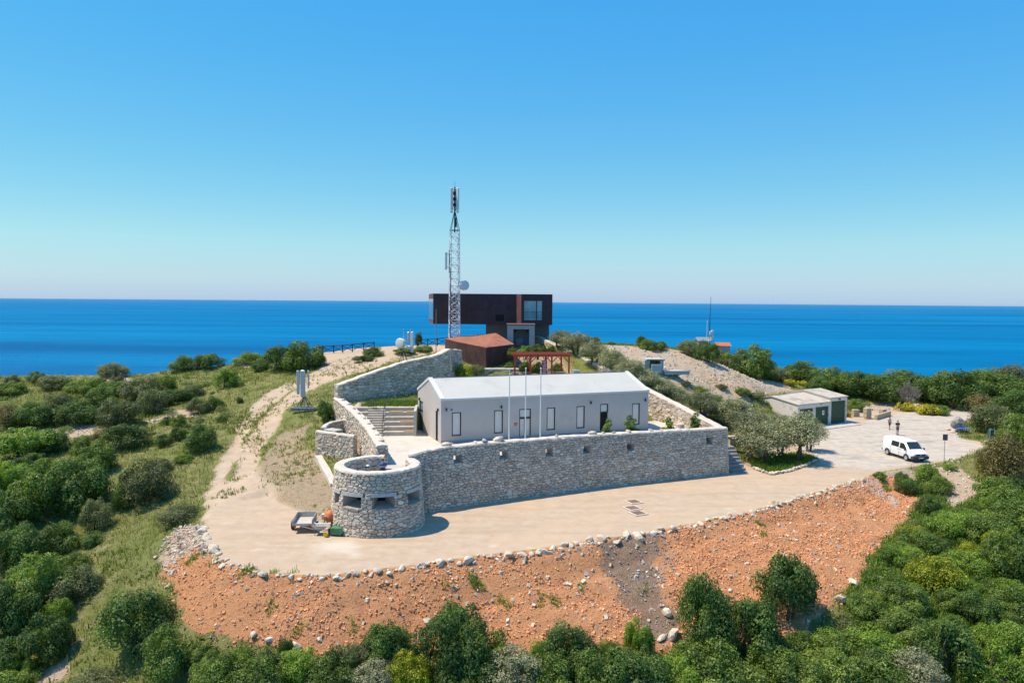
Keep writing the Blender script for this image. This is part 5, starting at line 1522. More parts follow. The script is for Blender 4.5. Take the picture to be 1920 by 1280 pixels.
# ---- sign posts
sp0 = P(1770, 866, 0.05); sh = PD(1771, 822, sp0.y).z
sg = thing('road_sign', sp0, 'thin signpost with dark sign back at the car park edge', 'sign')
mb = MB(); mb.tube([sp0 + Vector((0, 0, -.3)), (sp0.x, sp0.y, sh + .25)], .03, 6); mb.build('post', M_GALV, sg)
mb = MB(); mb.bevel_box((sp0.x, sp0.y - .05, sh + .15), (.46, .03, .62), .012, R(-12)); mb.build('plate', mat('sign_back_grey', (.10, .11, .125), .5, .3), sg)
b0 = G(1857, 832); bb = Vector((b0.x, b0.y, H(b0.x, b0.y)))
bo = thing('info_board', bb, 'dark green information board half hidden by bushes at the right', 'sign')
mb = MB(); mb.bevel_box(bb + Vector((0, 0, 1.15)), (.55, .5, 1.15), .12); mb.build('panel', mat('dark_green_panel', (.02, .075, .08), .5), bo)
for dx in (-.26, .26):
    mb = MB(); mb.tube([bb + Vector((dx, -.26, -.2)), bb + Vector((dx, -.26, 1.75))], .03, 6); mb.build('post', M_GALV, bo)

# ---- rocks
M_ROCK = mat('white_limestone', (0.60, 0.505, 0.395), .95, var=.25, scale=3.5, bump=.8, bscale=7, stain=((.36, .27, .19), 2.2, .52))
M_ROCKG = mat('grey_limestone', (0.33, 0.30, 0.265), .95, var=.25, scale=3, bump=.8, bscale=7, stain=((.20, .20, .2), 2, .5))
ROCKS = []
for sd in range(8):
    bm = bmesh.new(); bmesh.ops.create_icosphere(bm, subdivisions=2, radius=.5)
    off = Vector((sd * 13.7, sd * 5.1, 3.3)); r_ = random.Random(sd)
    cuts = [(Vector((r_.gauss(0, 1), r_.gauss(0, 1), r_.gauss(0, 1))).normalized(), r_.uniform(.26, .42)) for _ in range(9)]
    for v in bm.verts:
        v.co *= 1 + .35 * noise.noise(v.co * 2.2 + off)
        for n_, d_ in cuts:
            q = v.co.dot(n_) - d_
            if q > 0: v.co -= n_ * q * .9
        v.co.z = max(v.co.z, -.25) * .8
    me = bpy.data.meshes.new('boulder'); bm.to_mesh(me); bm.free(); me.materials.append(M_ROCK); ROCKS.append(me)
def rock(p, s_, label, group, name='boulder', cat='boulder', meshes=None):
    o = bpy.data.objects.new(name, (meshes or ROCKS)[rng.randrange(len(meshes or ROCKS))]); COL.objects.link(o)
    o.location = p; o.rotation_euler = (rng.uniform(-.3, .3), rng.uniform(-.3, .3), rng.uniform(0, 6.28)); o.scale = (s_ * rng.uniform(.9, 1.5), s_ * rng.uniform(.75, 1.1), s_ * rng.uniform(.7, 1.05))
    return tag(o, label, cat, group)
ep = [Vector((a, b, 0)) for a, b in EDGE[:16]]
acc = 0
for a, b in zip(ep[:-1], ep[1:]):
    L = (b - a).length; u = acc
    while u < L:
        p = a.lerp(b, u / L); d = (b - a).normalized(); nn = Vector((d.y, -d.x, 0))
        s_ = rng.choice((.26, .3, .34, .4, .46, .54, .62, .74)) * (1.0 if p.x < 12 else .85)
        p = p + nn * rng.uniform(-.15, .38); z = H(p.x, p.y)
        lab = 'pale boulder in the edging row below the round tower' if p.x < -6 else ('pale boulder in the edging row below the long wall' if p.x < 14 else 'pale boulder in the edging row near the car park')
        lab = ('large ' if s_ > .5 else ('small ' if s_ < .33 else 'middle-sized ')) + lab
        rock((p.x, p.y, z + s_ * .06), s_, lab, 'boulders edging the sandy terrace')
        u += s_ * rng.uniform(.7, 1.25)
    acc = u - L
# boulders set on the wall tops
for px, s_ in ((837, .62), (890, .4), (909, .6), (935, .72), (1044, .45), (1110, .6), (1131, .4), (1150, .35), (1178, .55), (1220, .45), (1240, .4), (1272, .4), (1290, .35)):
    best = None
    for i in range(len(_pts) - 1):
        a, b = _pts[i], _pts[i+1]; dn = b - a; rd = ray(px, 820)
        den = rd.x * dn.y - rd.y * dn.x
        t = (a.x * dn.y - a.y * dn.x) / den; q = Vector((rd.x * t, rd.y * t, 0)); s = (q - a).dot(dn) / dn.length_squared
        if 0 <= s <= 1: best = (q, fw_zt[i] * (1 - s) + fw_zt[i+1] * s)
    if best: rock((best[0].x, best[0].y - .1, best[1] + s_ * .22), s_, 'rounded boulder set on top of the long front wall', 'boulders on the front wall', meshes=ROCKS)
for k in range(9):
    t = .06 + k * .105; i = min(3, int(t * 4)); f = t * 4 - i
    x = lw[i][0] * (1 - f) + lw[i+1][0] * f; y = lw[i][1] * (1 - f) + lw[i+1][1] * f; z = lw_t[i] * (1 - f) + lw_t[i+1] * f
    rock((x + .12, y, z + .1), rng.uniform(.32, .52), 'rounded boulder set on top of the sunlit left wall', 'boulders on the left wall')
# big rocks lying about
for px, py, s_, lab in ((1575, 1125, .9, 'large white rock at the foot of the red bank on the right'), (1600, 1093, .7, 'white rock beside bushes below the red bank'), (1648, 1085, .6, 'white rock in green scrub right of the red bank'), (1365, 1165 - 20, .6, 'pale rock between trees at the foot of the bank'),
                        (1250, 1150, .65, 'pale rock low on the grey gully'), (1262, 1190, .8, 'largest pale rock at the bottom of the grey gully'), (1240, 1198, .6, 'smaller pale rock at the bottom of the grey gully'), (555, 1215, .7, 'leaning slab rock at the foot of the bank left of centre'),
                        (800, 1165, .6, 'brown rock on the lower red bank above the trees'), (475, 1190, .5, 'white rock low on the left red bank'), (505, 1200, .45, 'small white rock on the left foot of the red bank'),
                        (45, 1272, .8, 'flat pale slab in grass at the lower left corner'), (400, 1055 - 25, 1.0, 'long pale rock at the left corner of the terrace'), (1706, 752, 1.6, 'weathered rock outcrop behind the limestone pillars')):
    p = G(px, py)
    if p: rock((p.x, p.y, p.z + s_ * .1), s_, lab, None)
# loose stones scattered over bank, gully and screes (uncountable)
def scatter_points(n, poly, seed, lot=-.1):
    """random ground points inside an outline and outside the levelled terrace"""
    g = np.random.default_rng(seed)
    a = np.array(poly); x0, y0 = a.min(0); x1, y1 = a.max(0)
    xs_ = g.uniform(x0, x1, n * 9); ys_ = g.uniform(y0, y1, n * 9)
    ok = (sdist(xs_, ys_, poly) > -.3) & (sdist(xs_, ys_, LOT) < lot)
    if seed // 100 == 3: ok &= sdist(xs_, ys_, SPILL) < .2 * g.normal(size=len(xs_))
    if lot == -.1: ok &= (fbm(xs_, ys_, 2.2, 3, seed) + .35 * g.normal(size=len(xs_)) > -.12)     # stones lie in drifts
    return list(zip(xs_[ok][:n], ys_[ok][:n]))
def scatter_stones(name, n, polys, smin, smax, m, label, seed):
    r_ = random.Random(seed)
    cube = [(-1, -1, -1), (1, -1, -1), (1, 1, -1), (-1, 1, -1), (-.7, -.7, .8), (.7, -.6, .7), (.6, .7, .9), (-.7, .6, .7)]
    V = []; F = []
    for qi, poly in enumerate(polys):
        for x, y in scatter_points(max(8, int(n * abs(area(poly)) / sum(abs(area(p)) for p in polys))), poly, seed * 100 + qi):
            s_ = smin + (smax - smin) * r_.random() ** 3
            rot = Euler((r_.uniform(0, 6), r_.uniform(0, 6), r_.uniform(0, 6))).to_matrix(); c = Vector((x, y, H(x, y) + s_ * .1))
            sc = (r_.uniform(.3, .6) * s_, r_.uniform(.25, .5) * s_, r_.uniform(.2, .4) * s_)
            b = len(V)
            for q in cube:
                j = r_.uniform(.75, 1.1)
                V.append(tuple(c + rot @ Vector((q[0] * sc[0] * j, q[1] * sc[1] * j, q[2] * sc[2]))))
            F += [tuple(b + k for k in f) for f in ((3, 2, 1, 0), (4, 5, 6, 7), (0, 1, 5, 4), (1, 2, 6, 5), (2, 3, 7, 6), (3, 0, 4, 7))]
    me = bpy.data.meshes.new(name); me.from_pydata(V, [], F); me.materials.append(m)
    o = link(bpy.data.objects.new(name, me)); tag(o, label, 'stones', kind='stuff')
M_CLOD = mat('red_clod', (0.64, 0.31, 0.15), .97, var=.3, scale=2.5, bump=.6, bscale=10)
scatter_stones('red_clods', 26000, [RED], .035, .21, M_CLOD, 'loose red earth clods covering the bank', 3)
scatter_stones('bank_stones', 1300, [RED, PALE], .05, .34, M_ROCK, 'loose pale stones strewn over the red bank', 4)
scatter_stones('gully_gravel', 900, [SPILL], .04, .2, M_ROCKG, 'grey gravel spilled down the bank', 5)
_band = [(p[0], p[1]) for p in EDGE[:16]] + [(p[0] + .1, p[1] - .75) for p in reversed(EDGE[:16])]
scatter_stones('edging_rubble', 1700, [_band], .07, .34, M_ROCK, 'small rubble packed along the boulder edging', 17)
M_ROCKP = mat('pinkish_rubble', (0.55, 0.415, 0.31), .95, var=.3, scale=3, bump=.8, bscale=7, stain=((.60, .53, .44), 1.5, .5))
scatter_stones('corner_rubble', 650, [PALE], .07, .36, M_ROCKP, 'pale rubble heaped at the left corner of the terrace', 16)
scatter_stones('scree_stones', 3600, [RUBBLE, RUBBLE2, SCREE_A] + PATCHES + [PALE], .07, .36, M_ROCK, 'loose limestone scree on the bare slopes', 6)

# ---- memorial boulder with clutter
m0 = P(1793, 808, .05)
mem = bpy.data.objects.new('standing_boulder', ROCKS[2].copy()); COL.objects.link(mem); mem.location = (m0.x, m0.y, .85); mem.scale = (2.7, 2.0, 2.5); mem.rotation_euler = (.2, .1, .6)
mem.data.materials.clear(); mem.data.materials.append(M_ROCKG); tag(mem, 'big grey boulder standing at the car park edge', 'boulder')
for k, (px, py, s_) in enumerate(((1779, 806, .6), (1800, 810, .55), (1786, 811, .5))):
    p = P(px, py, .02); rock((p.x, p.y, .15), s_, ('pale stone left at the foot of the big grey boulder', 'pale stone right of the foot of the big grey boulder', 'small pale stone before the big grey boulder')[k], None)
bt = P(1806, 812, .05); tb = thing('picnic_table', bt, 'small blue table on the grass beside the big grey boulder', 'table')
mb = MB(); mb.bevel_box(bt + Vector((0, 0, .6)), (1.5, .7, .07), .02); mb.build('table_top', mat('bright_blue_plastic', (.03, .16, .55), .4), tb)
for dx in (-.6, .6):
    for dy in (-.25, .25):
        mb = MB(); mb.tube([bt + Vector((dx, dy, 0)), bt + Vector((dx * .9, dy, .58))], .03, 6); mb.build('leg', M_DKMETAL, tb)

# ---- manhole covers
M_COVER = mat('rusty_cover', (0.20, 0.115, 0.08), .8, var=.25, scale=4, stain=((.28, .10, .08), 2, .55))
for k, (px, py, lab) in enumerate(((1188, 941, 'upper brown manhole cover in pale frame on the sand'), (1185.5, 953, 'middle brown manhole cover in pale frame on the sand'), (1196.5, 962.5, 'lower reddish manhole cover in pale frame on the sand'))):
    p = P(px, py, .0); mh = thing('manhole_cover', p, lab, 'manhole', 'manhole covers on the sandy terrace', rz=R(-52 + 78))
    mb = MB(); mb.bevel_box((0, 0, .045), (1.12, 1.12, .05), .015); mb.build('frame', M_CAP, mh, world=False)
    mb = MB(); mb.bevel_box((0, 0, .062), (.86, .86, .04), .01); mb.build('cover', M_COVER, mh, world=False)

# ---- trailer, wheelbarrow, mixer, skip, bucket
tp = P(567, 996, 0)
trl = thing('box_trailer', (tp.x, tp.y + .6, 0), 'small grey box trailer with tail lamps left of the round tower', 'trailer', rz=R(6))
M_TRL = mat('trailer_zinc', (.40, .40, .39), .5, .4, var=.15, scale=5)
for (c, sz, nm) in (((0, .0, .55), (1.35, 2.0, .06), 'floor'), ((-.66, 0, .75), (.05, 2.0, .36), 'side_board'), ((.66, 0, .75), (.05, 2.0, .36), 'side_board'), ((0, .99, .75), (1.28, .05, .36), 'front_board'), ((0, -1.0, .62), (1.35, .05, .12), 'rear_sill')):
    mb = MB(); mb.box(c, sz); mb.build(nm, M_TRL if nm != 'floor' else mat('dusty_bed', (.5, .45, .39), .9), trl, world=False)
for sd in (-1, 1):
    mb = MB(); mb.lathe((sd * .82, 0, .29), [(.1, -.07), (.27, -.08), (.29, 0), (.27, .08), (.1, .08)], 18, axis='X'); wh = mb.build('wheel', M_TYRE, trl, world=False)
    mb = MB(); mb.lathe((sd * .88, 0, .29), [(.03, 0), (.15, 0), (.15, .03), (.03, .03)], 14, axis='X'); mb.build('rim', M_GALV, wh, world=False)
    mb = MB(); mb.box((sd * .82, 0, .63), (.22, .75, .03)); mb.build('mudguard', M_TRL, trl, world=False)
    mb = MB(); mb.box((sd * .52, -1.04, .48), (.2, .05, .13)); mb.build('tail_light', mat('red_lens', (.4, .01, .01), .2), trl, world=False)
mb = MB(); mb.bar((0, 1.0, .5), (0, 2.1, .42), .07); mb.build('drawbar', M_DKMETAL, trl, world=False)
wp = P(600, 1001, 0); wb = thing('wheelbarrow', (wp.x, wp.y, 0), 'grey wheelbarrow between trailer and tower', 'wheelbarrow', rz=R(0))
mb = MB(); mb.loft([[Vector((x * .6, y * .6, .38)) for x, y in ((-.5, -.38), (.5, -.38), (.5, .38), (-.5, .38))], [Vector((x, y, .66)) for x, y in ((-.5, -.38), (.62, -.38), (.62, .38), (-.5, .38))], [Vector((x * .95, y * .94, .64)) for x, y in ((-.5, -.38), (.62, -.38), (.62, .38), (-.5, .38))], [Vector((x * .55, y * .55, .42)) for x, y in ((-.5, -.38), (.5, -.38), (.5, .38), (-.5, .38))]]); mb.build('tray', M_TRL, wb, world=False)
mb = MB(); mb.lathe((.72, 0, .19), [(.05, -.03), (.17, -.04), (.19, 0), (.17, .04), (.05, .03)], 16, axis='Y'); mb.build('wheel', M_TYRE, wb, world=False)
for sd in (-1, 1):
    mb = MB(); mb.tube([(.72, sd * .1, .19), (-.3, sd * .26, .4), (-1.15, sd * .3, .62)], .02, 6); mb.build('handle', M_GALV, wb, world=False)
    mb = MB(); mb.tube([(-.2, sd * .24, .4), (-.3, sd * .26, 0)], .02, 6); mb.build('leg', M_DKMETAL, wb, world=False)
cp = P(618, 992, 0); cm = thing('cement_mixer', (cp.x, cp.y, 0), 'orange and grey cement mixer against the round tower', 'cement mixer', rz=R(-15))
mb = MB(); mm = Euler((R(-35), R(12), 0)).to_matrix(); mb.lathe((0, 0, .95), [(.18, -.38), (.36, -.2), (.38, .06), (.24, .34), (.21, .34), (.3, .0)], 18, m=mm); mb.build('drum', mat('orange_drum', (.58, .16, .05), .6, var=.25, scale=5), cm, world=False)
mb = MB(); mb.bevel_box((-.42, 0, .9), (.22, .34, .42), .03); mb.build('motor_box', M_GALV, cm, world=False)
for sx, sy in ((-1, -1), (1, -1), (-1, 1), (1, 1)):
    mb = MB(); mb.tube([(sx * .28, sy * .12, .8), (sx * .36, sy * .4, .05)], .03, 6); mb.build('leg', M_DKMETAL, cm, world=False)
gp_ = P(634, 1003, 0); sk = thing('green_skip', (gp_.x, gp_.y, 0), 'small green metal tipping box at the foot of the tower', 'skip', rz=R(-8))
mb = MB(); mb.loft([[Vector(p) for p in ((-.45, -.3, .12), (.3, -.3, .12), (.45, -.3, .34), (.28, -.3, .56), (-.45, -.3, .56))], [Vector(p) for p in ((-.45, .4, .12), (.3, .4, .12), (.45, .4, .34), (.28, .4, .56), (-.45, .4, .56))]]); mb.build('hopper', mat('green_paint_worn', (.07, .19, .10), .6, var=.3, scale=4), sk, world=False)
for sx in (-.3, .25):
    mb = MB(); mb.box((sx, .05, .06), (.1, .7, .12)); mb.build('skid', M_DKMETAL, sk, world=False)
yp = P(611, 1006, 0); mb = MB(); mb.lathe((yp.x, yp.y, 0), [(.13, 0), (.17, .24), (.155, .24), (.12, .03)], 14); o = mb.build('bucket', mat('yellow_plastic', (.6, .42, .02), .4)); tag(o, 'yellow bucket beside the wheelbarrow', 'bucket')

# ---- telescope on the tower roof
vp = PD(690, 882, TC.y - .9); vb = Vector((vp.x, vp.y, 3.02))
vt = thing('viewing_telescope', vb, 'pale grey viewing telescope on a column in the round tower', 'telescope')
mb = MB(); mb.lathe(vb, [(.16, 0), (.16, .04), (.06, .08), (.055, 1.1), (.09, 1.12)], 12); mb.build('column', M_GALV, vt)
mb = MB(); mb.bevel_box(vb + Vector((0, 0, 1.3)), (.28, .34, .3), .06); mb.build('housing', M_GALV, vt)
for dx in (-.09, .09):
    mb = MB(); mb.lathe(vb + Vector((dx, -.2, 1.32)), [(.055, -.12), (.065, .05), (.05, .05)], 10, axis='Y'); mb.build('eyepiece', M_DKMETAL, vt)

# ---- stair and planter right of the front wall
M_STEP = mat('grey_stone_step', (0.26, 0.25, 0.235), .95, var=.2, scale=3, bump=.4)
s0 = P(1392, 886, 0); stw = thing('stone_stair', s0, 'shaded stone stair climbing beside the end of the long wall', 'stairs', rz=R(12))
for k in range(8):
    mb = MB(); mb.bevel_box((-.3, .36 * k + 1.6, .09 * (k + 1) - .1 + .09 * k), (1.7, 3.2, .2 + .18 * k), .02); mb.build('step', M_STEP, stw, world=False)
cur = [P(a, b, 0) for a, b in ((1411, 878), (1440, 889), (1447, 890), (1480, 884), (1510, 874), (1535, 862))]
for a, b in zip(cur[:-1], cur[1:]):
    L = (b - a).length; n_ = max(1, int(L / .42))
    for k in range(n_):
        p = a.lerp(b, (k + .5) / n_); rock((p.x, p.y, .14), rng.uniform(.4, .55), 'pale stone of the low kerb round the olive bed', 'stones edging the olive bed', name='kerb_stone', cat='kerb stone')
ta, tb_ = P(1372, 862, 1.0), P(1420, 852, 1.0)
stone_wall('terrace_wall', 'low dry stone terrace wall behind the olive bed', [(18.9, 75.0), (22.5, 77.0), (26.5, 79.5)], [2.0, 1.9, 1.6], [-.3, -.3, -.3], .6, limit=40, cw=.42, ch=.3, seed=44)
dk = PD(1383, 821, 75.5); pt = thing('picnic_bench', (dk.x, dk.y, H(dk.x, dk.y)), 'timber table with a red bag behind the end of the long wall', 'table', rz=R(10))
pt.location.z = 1.6; INV[pt.name] = (Matrix.Translation(pt.location) @ Matrix.Rotation(R(10), 4, 'Z')).inverted()
mb = MB(); mb.bevel_box((0, 0, .72), (2.2, .8, .08), .02); mb.build('table_top', M_PLANK, pt, world=False)
for x in (-.9, .9):
    mb = MB(); mb.box((x, 0, .1), (.12, .6, 1.2)); mb.build('leg', M_PLANK, pt, world=False)
rb_ = MB(); rb_.bevel_box((dk.x - .05, dk.y - .1, 1.6 + .93), (.42, .3, .34), .1); o = rb_.build('red_bag', mat('red_fabric', (.5, .02, .03), .8)); tag(o, 'red bag lying on the timber table', 'bag')
bl = G(1320, 781); bt_ = MB(); bt_.lathe((bl.x, bl.y, H(bl.x, bl.y)), [(.3, 0), (.42, .55), (.45, .55), (.4, .5), (.28, .05)], 16); o = bt_.build('blue_tub', mat('blue_plastic_tub', (.03, .18, .55), .45)); tag(o, 'bright blue plastic tub under the olive trees behind the wall', 'tub')
# terracotta planters
for k, (px, py) in enumerate(((840, 829),)):
    p = PD(px, py, 63.2); mb = MB(); mb.bevel_box((p.x, p.y, COURT + .22), (.9, .5, .46), .04); o = mb.build('planter', mat('terracotta', (.42, .15, .08), .8)); tag(o, 'terracotta planter box at the foot of the white house', 'planter')
sb = PD(1275, 796, 70.8); mb = MB(); mb.lathe((sb.x, sb.y, COURT), [(.42, 0), (.44, .5), (.42, 1.0), (.2, 1.1)], 14); o = mb.build('stone_well', M_STONE, tone=True); tag(o, 'squat round stone pier in the right corner of the court', 'pier')

# ---- people and a dog
def skin_mesh(name, pts, edges, mt, parent, sub=1, root=0):
    me = bpy.data.meshes.new(name); me.from_pydata([p[:3] for p in pts], edges, []); o = bpy.data.objects.new(name, me); link(o, parent)
    md_ = o.modifiers.new('skin', 'SKIN'); md_.use_smooth_shade = True
    if not me.skin_vertices: pass
    for i, p in enumerate(pts):
        sv = me.skin_vertices[0].data[i]; r_ = p[3]
        sv.radius = (r_, r_) if len(p) < 5 else (p[3], p[4]); sv.use_root = (i == root)
    ss_ = o.modifiers.new('sub', 'SUBSURF'); ss_.levels = sub; ss_.render_levels = sub
    me.materials.append(mt); return o
M_SKIN = mat('skin', (0.42, 0.24, 0.16), .6, var=.06); M_HAIR = mat('brown_hair', (.06, .035, .02), .7); M_HAIRL = mat('fair_hair', (.35, .2, .09), .7)
def person(loc, rz, label, top, bottom, hair, arms, shorts=False, hat=None, stride=0.1, h=1.75, seat=False):
    sz = -.46 if seat else 0.0
    arms0 = arms
    if seat: arms = lambda s_: tuple((q[0], q[1], q[2] + sz) for q in arms0(s_))
    t = thing('person', loc, label, 'person', rz=rz, scale=h / 1.75)
    P_ = [(0, 0, .96 + sz, .125, .10), (0, 0, 1.12 + sz, .125, .095), (0, 0, 1.36 + sz, .15, .105), (0, 0, 1.47 + sz, .06), (0, -.01, 1.55 + sz, .065), (0, -.02, 1.63 + sz, .088, .1), (0, -.01, 1.71 + sz, .075)]
    E_ = [(0, 1), (1, 2), (2, 3), (3, 4), (4, 5), (5, 6)]
    for s_ in (-1, 1):
        b = len(P_); st_ = stride * s_
        if seat: P_ += [(s_ * .10, -.06, .49, .09), (s_ * .23, -.45, .50, .062), (s_ * .24, -.40, .10, .042), (s_ * .27, -.55, .045, .038)]
        else: P_ += [(s_ * .095, 0, .88, .09), (s_ * .11, -.03 + st_ * .5, .5, .062), (s_ * .115, .02 + st_, .10, .042), (s_ * .125, -.14 + st_, .045, .038)]
        E_ += [(0, b), (b, b + 1), (b + 1, b + 2), (b + 2, b + 3)]
        b = len(P_); el, wr_ = arms(s_)
        P_ += [(s_ * .19, 0, 1.41 + sz, .06), (el[0], el[1], el[2], .046), (wr_[0], wr_[1], wr_[2], .032)]
        E_ += [(2, b), (b, b + 1), (b + 1, b + 2)]
        d = (Vector(wr_) - Vector(el)).normalized(); pm = Vector(wr_) + d * .07; sdv = d.cross(Vector((0, 1, .3))).normalized()
        P_ += [(pm.x, pm.y, pm.z, .036, .02)]; E_ += [(b + 2, b + 3)]
        for q in range(4):
            f_ = pm + d * (.075 - abs(q - 1.5) * .008) + sdv * (q - 1.5) * .02
            P_ += [(f_.x, f_.y, f_.z, .009)]; E_ += [(b + 3, len(P_) - 1)]
        th_ = Vector(wr_) + d * .07 + sdv * .055; P_ += [(th_.x, th_.y, th_.z, .010)]; E_ += [(b + 2, len(P_) - 1)]
    skin_mesh('body', P_, E_, M_SKIN, t)
    C_ = [(0, 0, .93 + sz, .15, .12), (0, 0, 1.12 + sz, .145, .115), (0, 0, 1.36 + sz, .172, .125), (0, 0, 1.46 + sz, .075)]; F_ = [(0, 1), (1, 2), (2, 3)]
    for s_ in (-1, 1):
        el, wr_ = arms(s_); b = len(C_); C_ += [(s_ * .195, 0, 1.41 + sz, .075), (el[0] * .97 + s_ * .006, el[1] * .95, el[2] + .02, .06)]; F_ += [(2, b), (b, b + 1)]
    skin_mesh('shirt', C_, F_, top, t)
    B_ = [(0, 0, .96 + sz, .14, .115)]; H_ = []
    for s_ in (-1, 1):
        b = len(B_); st_ = stride * s_; B_ += [(s_ * .10, -.06, .49, .105), (s_ * .23, -.45, .50, .08)] if seat else [(s_ * .097, 0, .86, .105), (s_ * .112, -.03 + st_ * .5, .52, .08)]; H_ += [(0, b), (b, b + 1)]
        if not shorts: B_ += [(s_ * .24, -.40, .12, .06)] if seat else [(s_ * .115, .02 + st_, .12, .06)]; H_ += [(b + 1, b + 2)]
    skin_mesh('shorts' if shorts else 'trousers', B_, H_, bottom, t)
    for s_ in (-1, 1):
        st_ = stride * s_; mb = MB(); mb.bevel_box((s_ * .26, -.48, .045) if seat else (s_ * .12, -.05 + st_, .045), (.1, .27, .09), .03); mb.build('shoe', M_DKMETAL, t, world=False)
    mb = MB(); mb.lathe((0, .012, 1.655 + sz), [(.085, -.06), (.108, 0), (.102, .06), (.06, .11), (.01, .125)], 12); mb.build('hair', hair, t, world=False)
    for s_ in (-1, 1):
        mb = MB(); mb.lathe((s_ * .035, -.108, 1.645 + sz), [(.004, -.008), (.012, 0), (.004, .008)], 6); mb.build('eye', M_BLACK, t, world=False)
    mb = MB(); mb.loft([[Vector((-.014, -.105, 1.605 + sz)), Vector((.014, -.105, 1.605 + sz)), Vector((0, -.138, 1.607 + sz))], [Vector((-.006, -.105, 1.65 + sz)), Vector((.006, -.105, 1.65 + sz)), Vector((0, -.112, 1.65 + sz))]]); mb.build('nose', M_SKIN, t, world=False)
    mb = MB(); mb.box((0, -.108, 1.575 + sz), (.05, .014, .012)); mb.build('mouth', mat('lips', (.3, .1, .08), .6), t, world=False)
    if hat:
        mb = MB(); mb.lathe((0, 0, 1.70 + sz), [(.22, 0), (.22, .012), (.115, .02), (.10, .12), (.02, .13)], 16); mb.build('hat', hat, t, world=False)
    return t
hang = lambda s_: ((s_ * .25, .02, 1.14), (s_ * .25, -.06, .90))
hold = lambda s_: ((s_ * .26, .0, 1.16), (s_ * .10, -.24, 1.16))
cross = lambda s_: ((s_ * .25, -.08, 1.17), (-s_ * .08, -.25, 1.20))
C_NAVY = mat('navy_cloth', (.018, .025, .05), .9, var=.15, scale=9); C_PINK = mat('pink_white_cloth', (.60, .36, .40), .9, var=.2, scale=9); C_KHAKI = mat('dark_khaki_cloth', (.07, .06, .035), .9)
C_BLUE = mat('bright_blue_cloth', (.02, .14, .42), .85, var=.15, scale=9); C_WHITE = mat('white_cloth', (.62, .62, .62), .9); C_JEAN = mat('blue_denim', (.07, .10, .16), .9)
p1 = P(1667.5, 805, 0); person((p1.x, p1.y, 0.02), R(20), 'walker in a pink top and dark shorts behind the van', C_PINK, C_KHAKI, M_HAIR, hang, shorts=True, stride=.12, h=1.68)
p2 = P(1682.5, 815, 0); person((p2.x, p2.y, 0.02), R(8), 'fair haired walker in navy jacket and shorts behind the van', C_NAVY, C_JEAN, M_HAIRL, hold, shorts=True, stride=.06, h=1.78)
p3 = PD(718, 875, TC.y + 1.75); person((p3.x, p3.y, 3.02), R(5), 'man in a blue shirt sitting with crossed arms in the round tower', C_BLUE, C_NAVY, M_HAIR, cross, h=1.76, seat=True)
tbn = thing('tower_bench', (p3.x + .5, p3.y + .1, 3.02), 'low timber bench inside the round tower', 'bench')
mb = MB(); mb.bevel_box((p3.x + .6, p3.y + .08, 3.02 + .36), (2.0, .36, .07), .015, R(-14)); mb.build('seat', M_SLAT, tbn)
for dx in (-.6, .6):
    mb = MB(); mb.box((p3.x + .6 + dx * .97, p3.y + .08 - dx * .24, 3.02 + .16), (.08, .3, .32), R(-14)); mb.build('leg', M_SLAT, tbn)
p4 = PD(830, 650, 91.5); person((p4.x, p4.y, H(p4.x, p4.y)), R(-20), 'person in white with a pale hat behind the left wall', C_WHITE, C_WHITE, M_HAIR, hang, hat=mat('straw_hat', (.55, .45, .28), .8), h=1.7)
dg = P(1848.5, 834, .05); dgt = thing('dog', (dg.x, dg.y, 0.05), 'cream coloured dog sniffing at the bushes right of the car park', 'dog', rz=R(20))
DP = [(-.28, 0, .42, .10), (-.05, 0, .42, .10), (.18, 0, .43, .125), (.30, 0, .42, .08), (.40, 0, .30, .065), (.52, 0, .22, .05), (-.42, 0, .44, .03), (-.52, 0, .52, .02)]
DE = [(1, 0), (1, 2), (2, 3), (3, 4), (4, 5), (0, 6), (6, 7)]
for s_ in (-1, 1):
    b = len(DP); DP += [(.2, s_ * .09, .3, .05), (.21, s_ * .09, .16, .032), (.2, s_ * .09, .03, .03)]; DE += [(2, b), (b, b + 1), (b + 1, b + 2)]
    b = len(DP); DP += [(-.24, s_ * .09, .3, .065), (-.34, s_ * .09, .16, .032), (-.29, s_ * .09, .03, .03)]; DE += [(0, b), (b, b + 1), (b + 1, b + 2)]
skin_mesh('body', DP, DE, mat('cream_fur', (.55, .42, .26), .9, var=.12, scale=8), dgt, root=1)
for s_ in (-1, 1):
    mb = MB(); mb.loft([[Vector((.40, s_ * .05, .36)), Vector((.44, s_ * .05, .34)), Vector((.42, s_ * .07, .35))], [Vector((.41, s_ * .09, .26)), Vector((.43, s_ * .09, .26)), Vector((.42, s_ * .095, .26))]]); mb.build('ear', mat('cream_fur', (.55, .42, .26)), dgt, world=False)
